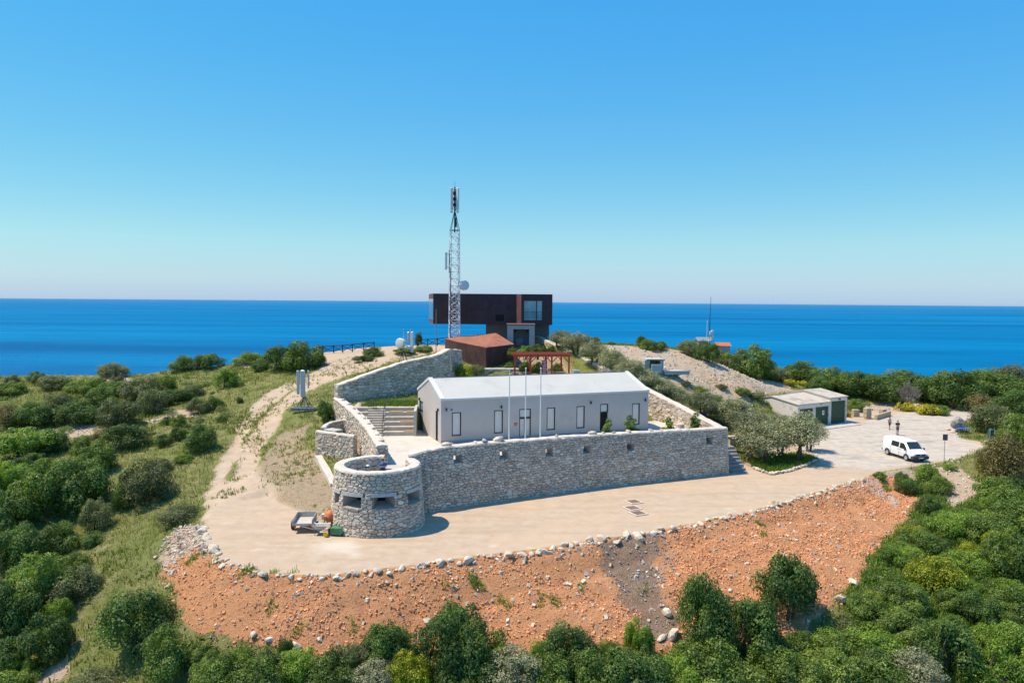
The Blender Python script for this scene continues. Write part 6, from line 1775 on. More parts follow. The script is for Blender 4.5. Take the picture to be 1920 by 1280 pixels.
# ================================================================== VEGETATION
LEAFM = {
 'dark':   leaf_mat('dark_evergreen_leaf', (0.037, 0.068, 0.015), (0.094, 0.157, 0.032), (0.193, 0.277, 0.060), .3),
 'mid':    leaf_mat('mid_green_leaf', (0.057, 0.095, 0.018), (0.159, 0.230, 0.040), (0.304, 0.381, 0.077), .3),
 'bright': leaf_mat('bright_green_leaf', (0.069, 0.122, 0.016), (0.186, 0.287, 0.034), (0.359, 0.460, 0.072), .32),
 'grey':   leaf_mat('grey_green_leaf', (0.065, 0.076, 0.031), (0.158, 0.177, 0.069), (0.293, 0.310, 0.132), .25),
 'olive':  leaf_mat('olive_leaf', (0.117, 0.126, 0.068), (0.290, 0.293, 0.163), (0.497, 0.472, 0.299), .25),
 'lime':   leaf_mat('lime_green_leaf', (0.097, 0.120, 0.010), (0.304, 0.333, 0.021), (0.524, 0.505, 0.039), .3),
 'yellow': leaf_mat('yellow_broom_flower', (0.138, 0.146, 0.016), (0.524, 0.426, 0.018), (0.700, 0.665, 0.026), .2),
 'rust':   leaf_mat('rust_brown_leaf', (0.071, 0.055, 0.021), (0.182, 0.152, 0.050), (0.305, 0.232, 0.084), .25),
}
M_BARK = mat('grey_brown_bark', (0.10, 0.08, 0.06), .95, var=.3, scale=8, bump=.6)
M_TWIG = mat('dry_grey_twig', (0.24, 0.205, 0.185), .9, var=.2, scale=6)
nprng = np.random.default_rng(5)

def crown_mesh(name, kind, seed, w, h, z0, leaves, leaf, lobes, airy=0.0, fat=1.0):
    """a crown of many leaf faces clumped round lobes; w = radius, h = height, z0 = height of its underside"""
    g = np.random.default_rng(seed)
    cs = []; rs = []; tn = []
    for k in range(lobes):
        a = g.uniform(0, 2 * np.pi); rr = np.sqrt(g.uniform(0, 1)) * .74
        zz = g.uniform(.12, 1) ** .8 * np.sqrt(max(.04, 1 - (rr / .86) ** 2))
        r = g.uniform(.15, .33) * (1.15 - .3 * zz) * fat
        cs.append((rr * np.cos(a) * w, rr * np.sin(a) * w, z0 + max(.10, zz * .86) * h)); rs.append(r); tn.append(g.uniform(-.22, .22))
    cs = np.array(cs); rs = np.array(rs); tn = np.array(tn)
    wt = rs ** 2; idx = g.choice(lobes, leaves, p=wt / wt.sum())
    d = g.normal(size=(leaves, 3)); d /= np.linalg.norm(d, axis=1)[:, None]
    d[:, 2] = np.where((d[:, 2] < -.35) & (g.random(leaves) < .7), -d[:, 2], d[:, 2])
    rad = np.where(g.random(leaves) < .86, g.uniform(.88, 1.06, leaves), g.uniform(.4, .9, leaves)) + airy * g.normal(size=leaves) * .12
    scl = np.stack([rs[idx] * w, rs[idx] * w, rs[idx] * min(w, h * 1.1)], 1)
    # small twigs: leaves gather in tufts
    tuft = g.normal(size=(leaves // 9 + 1, 3)) * .028
    p = cs[idx] + d * rad[:, None] * scl
    tuft_i = (np.arange(leaves) // 9)
    order = np.argsort(idx * 1000 + np.round(d[:, 0] * 3) * 100 + np.round(d[:, 1] * 3) * 10 + np.round(d[:, 2] * 3))
    p[order] += tuft[tuft_i] * w
    p[:, 2] = np.maximum(p[:, 2], z0 * .4 + .02)
    n = d + g.normal(size=(leaves, 3)) * .34 + np.array([0, 0, .12]); n /= np.linalg.norm(n, axis=1)[:, None]
    a = np.cross(n, g.normal(size=(leaves, 3))); a /= np.linalg.norm(a, axis=1)[:, None] + 1e-9
    b = np.cross(n, a)
    L = leaf * g.uniform(.6, 1.35, leaves)[:, None]
    v = np.stack([p - a * L * .5, p + b * L * .30 + n * L * .08, p + a * L * .5, p - b * L * .30 + n * L * .08], 1).reshape(-1, 3)
    t = np.clip(.42 + tn[idx] + .22 * g.normal(size=leaves), 0, 1)
    me = bpy.data.meshes.new(name)
    me.vertices.add(leaves * 4); me.vertices.foreach_set('co', v.ravel())
    me.loops.add(leaves * 4); me.loops.foreach_set('vertex_index', np.arange(leaves * 4, dtype=np.int32))
    me.polygons.add(leaves); me.polygons.foreach_set('loop_start', np.arange(0, leaves * 4, 4, dtype=np.int32)); me.polygons.foreach_set('loop_total', np.full(leaves, 4, dtype=np.int32))
    me.update(calc_edges=True)
    at = me.attributes.new('tone', 'FLOAT', 'POINT'); at.data.foreach_set('value', np.repeat(t, 4).astype(np.float32))
    me.materials.append(LEAFM[kind])
    return me, cs

def trunk_mesh(name, cs, seed, th, z0, r0, stems=1):
    r = random.Random(seed); mb = MB()
    tops = []
    for s in range(stems):
        a = r.uniform(0, 6.28); base = Vector((math.cos(a) * .12 * (stems > 1), math.sin(a) * .12 * (stems > 1), -.25)); top = Vector((r.uniform(-.2, .2) + math.cos(a) * .25 * (stems > 1), r.uniform(-.2, .2) + math.sin(a) * .25 * (stems > 1), th))
        mid = base.lerp(top, .5) + Vector((r.uniform(-.1, .1), r.uniform(-.1, .1), 0)); mb.tube([base, mid, top], [r0, r0 * .8, r0 * .6], 7); tops.append(top)
    for c in cs[:: max(1, len(cs) // 10)]:
        c = Vector(c); t = min(tops, key=lambda q: (q - c).length); m = t.lerp(c, .5) + Vector((r.uniform(-.12, .12), r.uniform(-.12, .12), -.05))
        mb.tube([t - Vector((0, 0, .1)), m, c], [r0 * .5, r0 * .32, r0 * .12], 5)
    o = mb.build(name, M_BARK); me = o.data; bpy.data.objects.remove(o, do_unlink=True); return me

PROTO = {}
def proto(kind, cnt, leaves, leaf, lobes, w=1.0, h=1.35, z0=.0, th=.5, r0=.06, stems=3, airy=0, matk=None, fat=1.0):
    PROTO[kind] = []
    for k in range(cnt):
        sd = sum(map(ord, kind)) * 31 + k
        cm, cs = crown_mesh('crown', matk or kind, sd, w, h, z0, leaves, leaf, lobes, airy, fat)
        PROTO[kind].append((trunk_mesh('trunk', cs, sd, th, z0, r0, stems), cm))
# unit size: crown radius 1, height about 1.35
proto('dark', 5, 15000, .058, 44)
proto('mid', 4, 14000, .058, 42)
proto('bright', 3, 12000, .062, 36)
proto('grey', 4, 14000, .052, 46, h=1.2)
proto('lime', 2, 10000, .06, 44, h=1.0)
proto('yellow', 2, 3500, .10, 18, h=.9)
proto('rust', 2, 10000, .055, 48, h=1.15)
proto('olive', 4, 9500, .062, 46, h=1.35, z0=.55, th=.75, r0=.085, stems=2, airy=1.0)
proto('cone', 2, 4200, .09, 22, w=.5, h=2.0, z0=.12, th=.8, r0=.05, stems=1, matk='mid', fat=1.5)
# bare twiggy bush
PROTO['dry'] = []
for k in range(2):
    r = random.Random(900 + k); mb = MB()
    def grow(p, d, L, rad, lev):
        q = p + d * L; mb.tube([p, q], [rad, rad * .6], 4, False)
        if lev:
            for _ in range(3): grow(q, (d + Vector((r.gauss(0, .45), r.gauss(0, .45), r.gauss(.1, .3)))).normalized(), L * r.uniform(.6, .85), rad * .62, lev - 1)
    for s in range(9): grow(Vector((r.uniform(-.15, .15), r.uniform(-.15, .15), -.1)), Vector((r.gauss(0, .5), r.gauss(0, .5), 1)).normalized(), .42, .028, 4)
    o = mb.build('twigs', M_TWIG, normals=False); tw = o.data; bpy.data.objects.remove(o, do_unlink=True)
    mb = MB(); mb.tube([(0, 0, -.2), (.02, 0, .15)], [.09, .06], 6); o = mb.build('stump', M_BARK); st_ = o.data; bpy.data.objects.remove(o, do_unlink=True)
    PROTO['dry'].append((st_, tw))

PLANTS = []
def plant(p, kind, width, height, label, group, name=None, cat=None, sink=.05):
    pr = PROTO[kind][rng.randrange(len(PROTO[kind]))]
    base_h = {'olive': 1.95, 'yellow': .95, 'lime': 1.05, 'grey': 1.25, 'rust': 1.2, 'dry': 1.3, 'cone': 2.1}.get(kind, 1.4)
    base_w = {'cone': 1.0}.get(kind, 1.9)
    nm = name or {'olive': 'olive_tree', 'cone': 'conical_shrub', 'dry': 'dry_bush', 'yellow': 'flowering_broom'}.get(kind, 'bush')
    o = bpy.data.objects.new(nm, None); o.empty_display_size = .3; COL.objects.link(o)
    o.location = (p[0], p[1], p[2] - sink); o.rotation_euler = (0, 0, rng.uniform(0, 6.28))
    sw = width / base_w; o.scale = (sw * rng.uniform(.93, 1.07), sw * rng.uniform(.93, 1.07), height / base_h)
    tag(o, label, cat or {'olive': 'olive tree', 'cone': 'shrub'}.get(kind, 'bush'), group)
    for nm2, me in zip(('trunk', 'crown') if kind != 'dry' else ('stump', 'twigs'), pr):
        c = bpy.data.objects.new(nm2, me); COL.objects.link(c); c.parent = o
    PLANTS.append((p[0], p[1], width / 2))
    return o
def at_px(px, py, wpx, hpx, kind, label, group=None, **kw):
    p = G(px, min(py, 1279) if py <= 1280 else py)
    if p is None:
        p = PD(px, py, 116); p = Vector((p.x, p.y, H(p.x, p.y)))
    s = p.y / FPX
    return plant((p.x, p.y, p.z), kind, wpx * s, hpx * s * 1.06, label, group, **kw)

GL, GB, GR, GH = 'scrub bushes on the left slope', 'scrub trees along the bottom of the picture', 'scrub bushes on the right slope', 'bushes on the hill behind the car park'
KW = {'dark': 'dark evergreen', 'mid': 'mid green', 'bright': 'bright green', 'grey': 'grey green', 'lime': 'lime green', 'rust': 'brownish', 'dry': 'bare twiggy', 'yellow': 'yellow flowering', 'olive': 'silvery olive'}
def auto(kind, px, py, wpx):
    size = 'large' if wpx > 95 else ('small' if wpx < 45 else 'medium')
    if px < 480: z = 'on the left slope skyline against the sea' if py < 705 else ('high on the left slope beyond the grass' if py < 770 else ('midway down the left slope' if py < 880 else ('left of the dirt track bend' if px > 200 and py < 1000 else ('by the left picture edge' if px < 110 else 'in the lower left scrub'))))
    elif py > 1050: z = 'below the red bank left of centre' if px < 800 else ('below the middle of the red bank' if px < 1220 else ('below the right half of the red bank' if px < 1560 else 'in the lower right scrub'))
    elif px > 1480: z = 'behind the garage and car park against the sea' if py < 765 else ('right of the car park' if py < 900 else 'on the green slope below the car park')
    elif px > 1100: z = 'on the rocky hill right of the lookout'
    else: z = 'near the hilltop left of the lookout'
    return f'{size} {KW[kind]} bush {z}'

BUSH = [ # px, py of the foot, width px, height px, kind, own label
 (212,705,62,28,'grey','round grey green bush alone on the skyline above the sea'),(68,714,34,20,'mid',0),(123,702,27,13,'mid',0),
 (345,694,62,30,'mid',0),(392,690,60,32,'dark',0),(425,726,46,38,'bright','bright rounded bush left of the upper track'),(468,682,72,24,'mid',0),(487,694,42,24,'dark',0),
 (528,692,78,46,'dark','dark wide bush on the hilltop edge left of the fence'),(572,690,78,56,'mid','tall green bush on the hilltop edge left of the fence'),(597,686,34,26,'dark',0),
 (20,738,66,26,'mid',0),(100,728,62,28,'grey',0),(150,736,52,26,'mid',0),(180,742,58,34,'mid',0),(232,740,62,32,'dark',0),(268,746,84,46,'grey',0),(310,736,48,36,'mid',0),(335,752,58,28,'dark',0),(365,740,48,24,'grey',0),
 (20,800,70,44,'rust',0),(62,798,80,48,'dark',0),(110,775,66,42,'grey',0),(140,794,92,46,'dark',0),(190,765,72,42,'mid',0),(226,796,80,54,'grey',0),(284,772,64,50,'grey',0),(300,760,50,30,'dark',0),
 (375,774,52,32,'grey',0),(400,768,40,28,'mid',0),(335,800,32,28,'mid','small pointed bush alone on grass left of the track'),(415,790,28,16,'mid',0),
 (236,836,92,44,'dark',0),(50,852,110,62,'bright','broad yellow green bush by the left picture edge'),(100,846,60,44,'dark',0),(165,852,62,40,'mid',0),(180,884,80,60,'mid',0),(378,843,64,50,'dark','round dark bush nearest the dirt track'),
 (300,880,50,22,'grey',0),(345,865,40,16,'bright',0),(272,936,112,78,'grey','large grey dark bush left of the track bend'),(228,948,46,46,'bright','bright green bush beside the grey dark bush'),(150,950,120,100,'dark',0),(70,968,130,110,'mid',0),(15,915,80,62,'bright',0),(22,990,90,80,'dark',0),
 (182,990,66,62,'grey',0),(335,978,90,34,'grey','low grassy mound of shrub beside the track'),(105,1035,90,60,'mid',0),(40,1060,110,90,'dark',0),(75,1140,120,110,'mid',0),(20,1180,110,110,'dark',0),(85,1235,110,90,'dark',0),(15,1262,90,80,'dark',0),(110,1160,60,50,'bright',0),
 (140,1118,96,62,'grey','grey dark bush in the lower left grass'),(258,1212,158,116,'dark','large round dark evergreen at the lower left of the red bank'),(318,1262,104,100,'mid','green tree just in front of the large round dark evergreen'),(190,1290,120,40,'grey',0),
 (420,1300,120,80,'mid',0),(500,1290,110,80,'mid',0),(395,1268,70,56,'mid',0),(450,1252,70,44,'bright',0),(560,1268,90,66,'bright',0),(620,1290,120,80,'mid',0),(660,1258,80,60,'grey',0),(535,1235,34,50,'dark',0),
 (722,1248,110,100,'dark','dark tree in front of the red bank left of centre'),(765,1292,96,80,'lime','lime green bush low in the middle of the bottom edge'),(700,1300,110,70,'olive',0),(845,1262,150,150,'dark','tallest dark tree in front of the middle of the red bank'),(905,1270,110,120,'mid',0),(880,1300,130,80,'dark',0),(960,1298,120,90,'olive',0),(985,1262,70,50,'mid',0),(1030,1300,120,80,'mid',0),
 (1065,1246,110,84,'dark','dark rounded tree below the middle of the red bank'),(1115,1285,110,84,'mid',0),(1020,1250,60,56,'bright',0),(1198,1228,56,88,'bright','bright upright bush left of the grey gully'),(1180,1296,150,100,'dark',0),(1140,1240,60,44,'mid',0),
 (1320,1206,112,140,'dark','tall dark tree right of the grey gully'),(1398,1222,136,124,'dark','broad dark tree left of the round tree on the red bank'),(1475,1146,126,128,'dark','round dense dark tree standing against the red bank'),(1260,1300,110,80,'bright',0),(1350,1300,150,110,'mid',0),(1440,1250,90,60,'bright',0),
 (1480,1300,130,90,'mid',0),(1550,1240,100,54,'mid',0),(1560,1300,130,90,'mid',0),(1640,1225,130,56,'bright',0),(1640,1300,150,90,'mid',0),(1720,1300,110,90,'olive','pale silvery bush at the bottom edge right of centre'),(1760,1250,130,110,'dark','dark rounded tree in the lower right scrub'),(1860,1290,130,90,'bright',0),(1900,1250,100,90,'bright',0),
 (1750,1098,112,62,'lime','yellow green rounded bush in the middle of the right slope'),(1830,1165,84,66,'dark',0),(1690,1140,110,54,'mid',0),(1620,1150,80,44,'mid',0),(1805,1075,100,50,'bright',0),(1890,1080,110,90,'mid',0),(1900,1160,100,70,'mid',0),(1850,1220,90,60,'bright',0),(1690,1200,110,60,'mid',0),(1670,1060,70,40,'bright',0),(1720,1030,84,44,'mid',0),(1780,1000,90,48,'bright',0),(1850,1010,90,50,'mid',0),
 (1740,965,56,44,'dark',0),(1700,925,50,34,'dark',0),(1900,990,100,60,'mid',0),(1870,940,90,50,'mid',0),
 (1885,905,100,92,'rust','brownish dense bush at the right picture edge by the signpost'),(1915,850,84,80,'mid',0),(1862,812,80,64,'grey',0),(1905,790,90,72,'dark',0),(1850,775,70,40,'rust',0),(1900,745,96,48,'dark',0),(1845,880,34,30,'yellow','yellow flowering broom at the car park corner'),
 (1500,712,66,38,'mid',0),(1535,706,60,34,'dark',0),(1560,735,80,50,'mid',0),(1595,735,90,46,'dark',0),(1640,748,104,54,'dark',0),(1690,740,100,50,'mid',0),(1730,752,104,56,'dark',0),(1790,764,110,74,'dark','big dark bush beyond the road bend'),(1780,735,90,42,'rust',0),(1840,740,100,50,'mid',0),(1900,725,100,44,'grey',0),
 (1705,768,54,56,'dry','bare grey twiggy bush behind the car park'),(1695,770,36,22,'yellow','yellow broom beside the bare twiggy bush'),(1742,776,50,24,'yellow','yellow broom left of the road bend'),(1605,770,34,24,'mid',0),(1765,778,40,20,'bright',0),(1590,782,14,14,'yellow','small yellow broom against the garage corner'),
 (1478,722,26,16,'yellow','yellow broom on the rocky slope behind the garage'),(1502,722,22,12,'yellow','small yellow broom beside scree behind the garage'),(1460,712,50,26,'grey',0),
 (1222,656,46,22,'mid',0),(1204,650,24,22,'dark',0),(1240,656,28,18,'rust',0),(1290,664,44,30,'grey',0),(1325,678,54,42,'dark','dark bush with lit top below the far radio mast'),(1310,664,50,26,'mid',0),(1350,672,60,30,'rust',0),(1372,690,56,36,'grey',0),(1345,668,60,34,'mid',0),(1318,668,44,30,'dark',0),(1366,676,54,38,'mid',0),
 (1408,708,90,66,'mid','big rounded green bush on the crest right of the radio mast'),(1440,706,40,34,'dark',0),(1110,648,40,20,'grey',0),(1145,647,18,8,'mid',0),
 (610,790,34,44,'dark','dark bush against the outer corner of the left wall'),(785,648,16,28,'dark','little dark tree by the cliff fence right of the dish tripod'),(700,668,40,20,'mid',0),(760,662,50,12,'mid',0),(795,658,40,12,'mid',0),(680,676,44,12,'dark',0),
 (1285,722,26,9,'grey',0),(1312,734,34,12,'mid',0),(1352,728,30,10,'grey',0),(1390,738,40,13,'mid',0),(1418,746,34,12,'grey',0),(1265,704,18,7,'mid',0),(1340,752,36,14,'mid',0),(1370,760,34,14,'grey',0),
 (1650,898,30,16,'bright',0),(1690,905,34,24,'mid',0),(1735,900,50,34,'bright',0),(1760,925,50,40,'mid',0),(1780,880,30,14,'bright',0)]
for (px, py, w, h, k, lab) in BUSH:
    grp = GL if px < 480 else (GB if py > 1050 and px < 1560 else (GH if py < 780 else GR))
    at_px(px, py, w, h, k, lab or auto(k, px, py, w), grp)
# olives
OL = [(1052,652,46,36),(1080,664,56,44),(1112,684,58,48),(1146,704,62,52),(1180,724,62,54),(1212,740,60,50),(1240,756,62,50),(1268,768,56,46),(1318,786,62,58),(1375,806,76,62),(1345,790,50,40),(1412,842,80,76),(1428,868,100,86),(1490,866,104,96),(1520,846,60,74),(1460,820,70,50),(1398,818,66,52),(1458,862,84,78)]
OLAB = ['highest olive tree below the lookout base', 'second olive from the top of the climbing wall', 'third olive from the top of the climbing wall', 'olive outside the middle of the climbing wall', 'olive outside the climbing wall level with the house ridge', 'olive just above the right house corner', 'olive beyond the right house gable', 'lowest olive of the row outside the climbing wall', 'olive tree standing over the blue tub', 'leafy olive behind the end of the long wall', 'small olive between blue tub and timber table', 'olive left in the kerbed bed with pale leaves', 'olive with visible forked trunk in the kerbed bed', 'broad olive on the right of the kerbed bed', 'yellowish olive nearest the garage doors', 'olive in front of the garage side wall', 'olive between the timber table and the garage', 'middle olive of the kerbed bed']
for q, lab in zip(OL, OLAB): at_px(q[0], q[1], q[2], q[3], 'olive', lab, 'olive trees right of the fort')
# shrubs inside the court
for px, py, hpx, lab in ((1142, 774, 26, 'conical shrub beside the open house doorway'), (1186, 766, 28, 'conical shrub near the right end of the house'), (1250, 771, 26, 'conical shrub right of the house corner'), (1303, 769, 25, 'conical shrub in the far right corner of the court')):
    d = (65.8, 67.0, 68.7, 70.0)[(1142, 1186, 1250, 1303).index(px)]; p = PD(px, py, d); plant((p.x, p.y, COURT), 'cone', hpx * d / FPX, p.z - COURT, lab, 'conical shrubs along the parapet')
for px, py, w, h, k, lab, dep in ((838, 706, 42, 36, 'olive', 'silvery bush below the rusty pavilion', 86), (868, 706, 56, 26, 'lime', 'yellowish low bush on the retaining wall below the pavilion', 87.5), (893, 700, 36, 18, 'grey', 'grey cushion shrub on the retaining wall', 87.8), (960, 668, 26, 20, 'mid', 'hedge plant at the left end above the pergola', 95), (985, 668, 36, 22, 'mid', 'hedge plant left of centre above the pergola', 95), (1010, 667, 40, 26, 'dark', 'darker hedge plant above the pergola middle', 95), (1034, 664, 20, 18, 'dark', 'small hedge plant above the pergola right end', 95),
                                  (985, 700, 26, 26, 'dark', 'dark shrub seen through the left bays of the pergola', 93.3), (1010, 700, 30, 24, 'dark', 'dark shrub seen through the middle of the pergola', 93.6), (1045, 698, 24, 20, 'mid', 'green shrub seen through the right bays of the pergola', 93.8), (955, 690, 20, 14, 'mid', 'green shrub between pavilion and pergola', 92)):
    p = PD(px, py, dep); plant((p.x, p.y, max(H(p.x, p.y), p.z - .1)), k, w * dep / FPX, h * dep / FPX * 1.1, lab, 'garden shrubs inside the fort')

# ---- filler scrub: further individual bushes where the slopes are overgrown
FILL = [(gpoly([(0,712),(200,712),(420,720),(470,730),(430,780),(330,830),(200,850),(0,860)]), 26, GL, ('dark','grey','mid','grey','mid','dark','rust'), (.9, 2.2), 'low bush in the upper left thicket'),
        (gpoly([(0,860),(130,860),(200,990),(120,1090),(130,1200),(60,1279),(0,1279)]), 14, GL, ('dark','mid','dark','bright'), (1.5, 3.0), 'bush in the thicket by the left edge'),
        (gpoly([(380,1240),(560,1240),(700,1240),(900,1255),(1100,1250),(1240,1250),(1400,1240),(1500,1200),(1560,1180),(1560,1279),(1300,1279),(900,1279),(380,1279)]), 16, GB, ('dark','mid','grey','bright','mid'), (1.2, 2.6), 'bush in the bottom thicket below the bank'),
        (gpoly([(1560,1200),(1600,1110),(1660,1050),(1720,990),(1800,960),(1919,930),(1919,1279),(1560,1279)]), 36, GR, ('mid','bright','bright','mid','dark','bright','lime'), (1.0, 2.4), 'low bush in the lower right thicket'),
        (gpoly([(1860,900),(1860,830),(1840,790),(1919,770),(1919,930)]), 10, GR, ('rust','mid','dark'), (1.2, 2.4), 'bush in the thicket right of the car park'),
        ([(52,122),(60,120),(74,121),(95,118),(110,130),(100,142),(70,141),(48,134)], 26, GH, ('dark','mid','dark','mid'), (1.8, 3.1), 'bush in the seaward wood behind the garage'),
        (gpoly([(1270,660),(1330,672),(1400,690),(1460,700),(1480,690),(1390,668),(1300,655)]), 8, GH, ('dark','mid','rust','grey'), (1.4, 2.8), 'bush below the far radio mast')]
for fi, (poly, n, grp, kinds, rngw, lab) in enumerate(FILL):
    cnt = 0
    for x, y in scatter_points(n * 6, poly, 300 + fi, -.6):
        if cnt >= n: break
        w = rng.uniform(*rngw)
        if any((x - a) ** 2 + (y - b) ** 2 < ((r + w / 2) * .55) ** 2 for a, b, r in PLANTS): continue
        if sdist(np.array([x]), np.array([y]), RED)[0] > -.5: continue
        k = kinds[rng.randrange(len(kinds))]
        plant((x, y, H(x, y)), k, w, w * rng.uniform(.55, .85), f'{KW[k]} ' + lab, grp); cnt += 1

# ---- the rest of the thicket reads as one mass of foliage
def thicket(name, poly, n, kinds, wr, seed, label, leaves=1300):
    """joined crowns filling the gaps between the bushes"""
    g = np.random.default_rng(seed)
    byk = {}
    for x, y in scatter_points(n, poly, seed, -.9):
        if sdist(np.array([x]), np.array([y]), RED)[0] > -.7: continue
        byk.setdefault(kinds[g.integers(len(kinds))], []).append((x, y, H(x, y), g.uniform(*wr)))
    for k, lst in byk.items():
        src = PROTO[k][0][1]; nv = len(src.vertices); co = np.empty(nv * 3, np.float32); src.vertices.foreach_get('co', co); co = co.reshape(-1, 4, 3)
        tn = np.empty(nv, np.float32); src.attributes['tone'].data.foreach_get('value', tn); tn = tn.reshape(-1, 4)
        V = []; TT = []
        for x, y, z, w in lst:
            pick = g.choice(len(co), leaves, replace=False); c = co[pick].copy(); ctr = c.mean(1, keepdims=True); c = ctr + (c - ctr) * 1.9 / max(.6, w / 1.5)
            a = g.uniform(0, 6.28); ca, sa = np.cos(a), np.sin(a); s_ = w / 1.9
            q = np.stack([(c[..., 0] * ca - c[..., 1] * sa) * s_ + x, (c[..., 0] * sa + c[..., 1] * ca) * s_ + y, c[..., 2] * s_ * .8 + z - .1], -1)
            V.append(q.reshape(-1, 3)); TT.append(np.clip(tn[pick].reshape(-1) + g.uniform(-.1, .1), 0, 1))
        V = np.concatenate(V); TT = np.concatenate(TT); nf = len(V) // 4
        me = bpy.data.meshes.new(name); me.vertices.add(len(V)); me.vertices.foreach_set('co', V.ravel()); me.loops.add(len(V)); me.loops.foreach_set('vertex_index', np.arange(len(V), dtype=np.int32))
        me.polygons.add(nf); me.polygons.foreach_set('loop_start', np.arange(0, nf * 4, 4, dtype=np.int32)); me.polygons.foreach_set('loop_total', np.full(nf, 4, dtype=np.int32)); me.update(calc_edges=True)
        at = me.attributes.new('tone', 'FLOAT', 'POINT'); at.data.foreach_set('value', TT.astype(np.float32)); me.materials.append(LEAFM[k])
        tag(link(bpy.data.objects.new(name, me)), f'{KW[k]} undergrowth {label}', 'scrub', kind='stuff')
thicket('undergrowth', FILL[0][0], 60, ('grey', 'mid'), (.7, 1.8), 501, 'between the bushes of the left slope')
thicket('undergrowth', FILL[1][0], 26, ('dark', 'mid'), (1.2, 2.4), 502, 'along the left picture edge')
thicket('undergrowth', FILL[2][0], 60, ('mid', 'bright', 'mid'), (.9, 2.0), 503, 'along the bottom below the bank')
thicket('undergrowth', FILL[3][0], 150, ('mid', 'bright', 'grey', 'bright'), (.8, 1.9), 504, 'on the lower right slope')
thicket('undergrowth', FILL[5][0], 50, ('dark', 'mid'), (1.6, 2.6), 505, 'of the wood behind the car park')

thicket('undergrowth', [(42, 40), (60, 48), (78, 70), (84, 100), (66, 100), (60, 82), (50, 62)], 70, ('mid', 'grey', 'dark'), (1.2, 2.8), 506, 'beyond the right picture edge', 900)
thicket('undergrowth', [(-60, 62), (-44, 52), (-36, 40), (-48, 36), (-66, 48), (-84, 84), (-72, 92)], 60, ('dark', 'mid', 'grey'), (1.2, 2.8), 507, 'beyond the left picture edge', 900)

# ---- grass and low herbs: uncountable
def blades(name, pts, hmin, hmax, wid, m, label, per=4, spread=.14, seed=1):
    g = np.random.default_rng(seed); n = len(pts) * per
    base = np.repeat(np.array(pts), per, axis=0); base[:, :2] += g.normal(size=(n, 2)) * spread
    a = g.uniform(0, 2 * np.pi, n); h = g.uniform(hmin, hmax, n) * (0.6 + .8 * g.random(n)); lean = g.uniform(.1, .8, n) * h
    d = np.stack([np.cos(a), np.sin(a), 0 * a], 1); s = np.stack([-np.sin(a), np.cos(a), 0 * a], 1); w = wid * g.uniform(.6, 1.4, n)
    top = base + d * lean[:, None]; top[:, 2] += h; base[:, 2] -= .03
    v = np.stack([base - s * w[:, None], base + s * w[:, None], top + s * w[:, None] * .35, top - s * w[:, None] * .35], 1).reshape(-1, 3)
    me = bpy.data.meshes.new(name); me.vertices.add(n * 4); me.vertices.foreach_set('co', v.ravel()); me.loops.add(n * 4); me.loops.foreach_set('vertex_index', np.arange(n * 4, dtype=np.int32))
    me.polygons.add(n); me.polygons.foreach_set('loop_start', np.arange(0, n * 4, 4, dtype=np.int32)); me.polygons.foreach_set('loop_total', np.full(n, 4, dtype=np.int32)); me.update(calc_edges=True)
    t = np.clip(np.repeat(.45 + .3 * fbm(np.array(pts)[:, 0], np.array(pts)[:, 1], 3.5, 3, seed + 5), per) + .18 * g.normal(size=n), 0, 1)
    at = me.attributes.new('tone', 'FLOAT', 'POINT'); at.data.foreach_set('value', np.repeat(t, 4).astype(np.float32)); me.materials.append(m)
    tag(link(bpy.data.objects.new(name, me)), label, 'grass', kind='stuff')
M_GRASS = leaf_mat('meadow_grass', (0.10, 0.125, 0.03), (0.25, 0.255, 0.085), (0.46, 0.41, 0.20), .35)
M_GRASSG = leaf_mat('fresh_green_grass', (0.06, 0.105, 0.014), (0.14, 0.215, 0.032), (0.25, 0.32, 0.065), .35)
M_HERB = leaf_mat('ground_herbs', (0.055, 0.075, 0.018), (0.14, 0.165, 0.042), (0.26, 0.27, 0.085), .3)
HV = {'veg': np.clip(veg - m_low - .9 * m_stony, 0, 1)}
def field(arr, x, y):
    i = np.clip(np.searchsorted(xs, x) - 1, 0, len(xs) - 1); j = np.clip(np.searchsorted(ys, y) - 1, 0, len(ys) - 1); return arr[j, i]
def veg_points(n, x0, x1, y0, y1, seed, thr=.45, f=None):
    g = np.random.default_rng(seed); x = g.uniform(x0, x1, n); y = y0 + (y1 - y0) * g.random(n) ** 1.25
    ok = (np.abs(x) < y * .85 + 6) & (field(HV['veg'], x, y) > thr + .25 * g.random(n)) & (sdist(x, y, LOT) < -.05)
    if f is not None: ok &= f(x, y)
    x, y = x[ok], y[ok]; z = field(Z, x, y); return np.stack([x, y, z], 1)
gp = veg_points(170000, -100, 100, 36, 122, 1)
blades('meadow_grass', gp, .12, .38, .022, M_GRASS, 'dry green meadow grass over the open slopes', 4, .16, 2)
hp = veg_points(60000, -90, 90, 36, 122, 8, f=lambda x, y: fbm(x, y, 3.0, 3, 60) > .02)
blades('low_herbs', hp, .06, .3, .06, M_HERB, 'low leafy herbs and dwarf shrubs between the bushes', 5, .2, 3)
rs_ = gpoly([(1640,960),(1700,900),(1760,900),(1850,900),(1919,920),(1919,1279),(1560,1279),(1590,1130)])
gg = veg_points(60000, 14, 60, 38, 75, 9, f=lambda x, y: sdist(x, y, rs_) > 0)
blades('fresh_grass', gg, .12, .4, .05, M_GRASSG, 'fresh green grass and herbs on the lower right slope', 5, .2, 4)
ob = [tuple(P(a, b, 0)[:2]) for a, b in ((1405,866),(1415,877),(1447,888),(1480,882),(1510,872),(1530,860),(1500,852),(1440,856))]
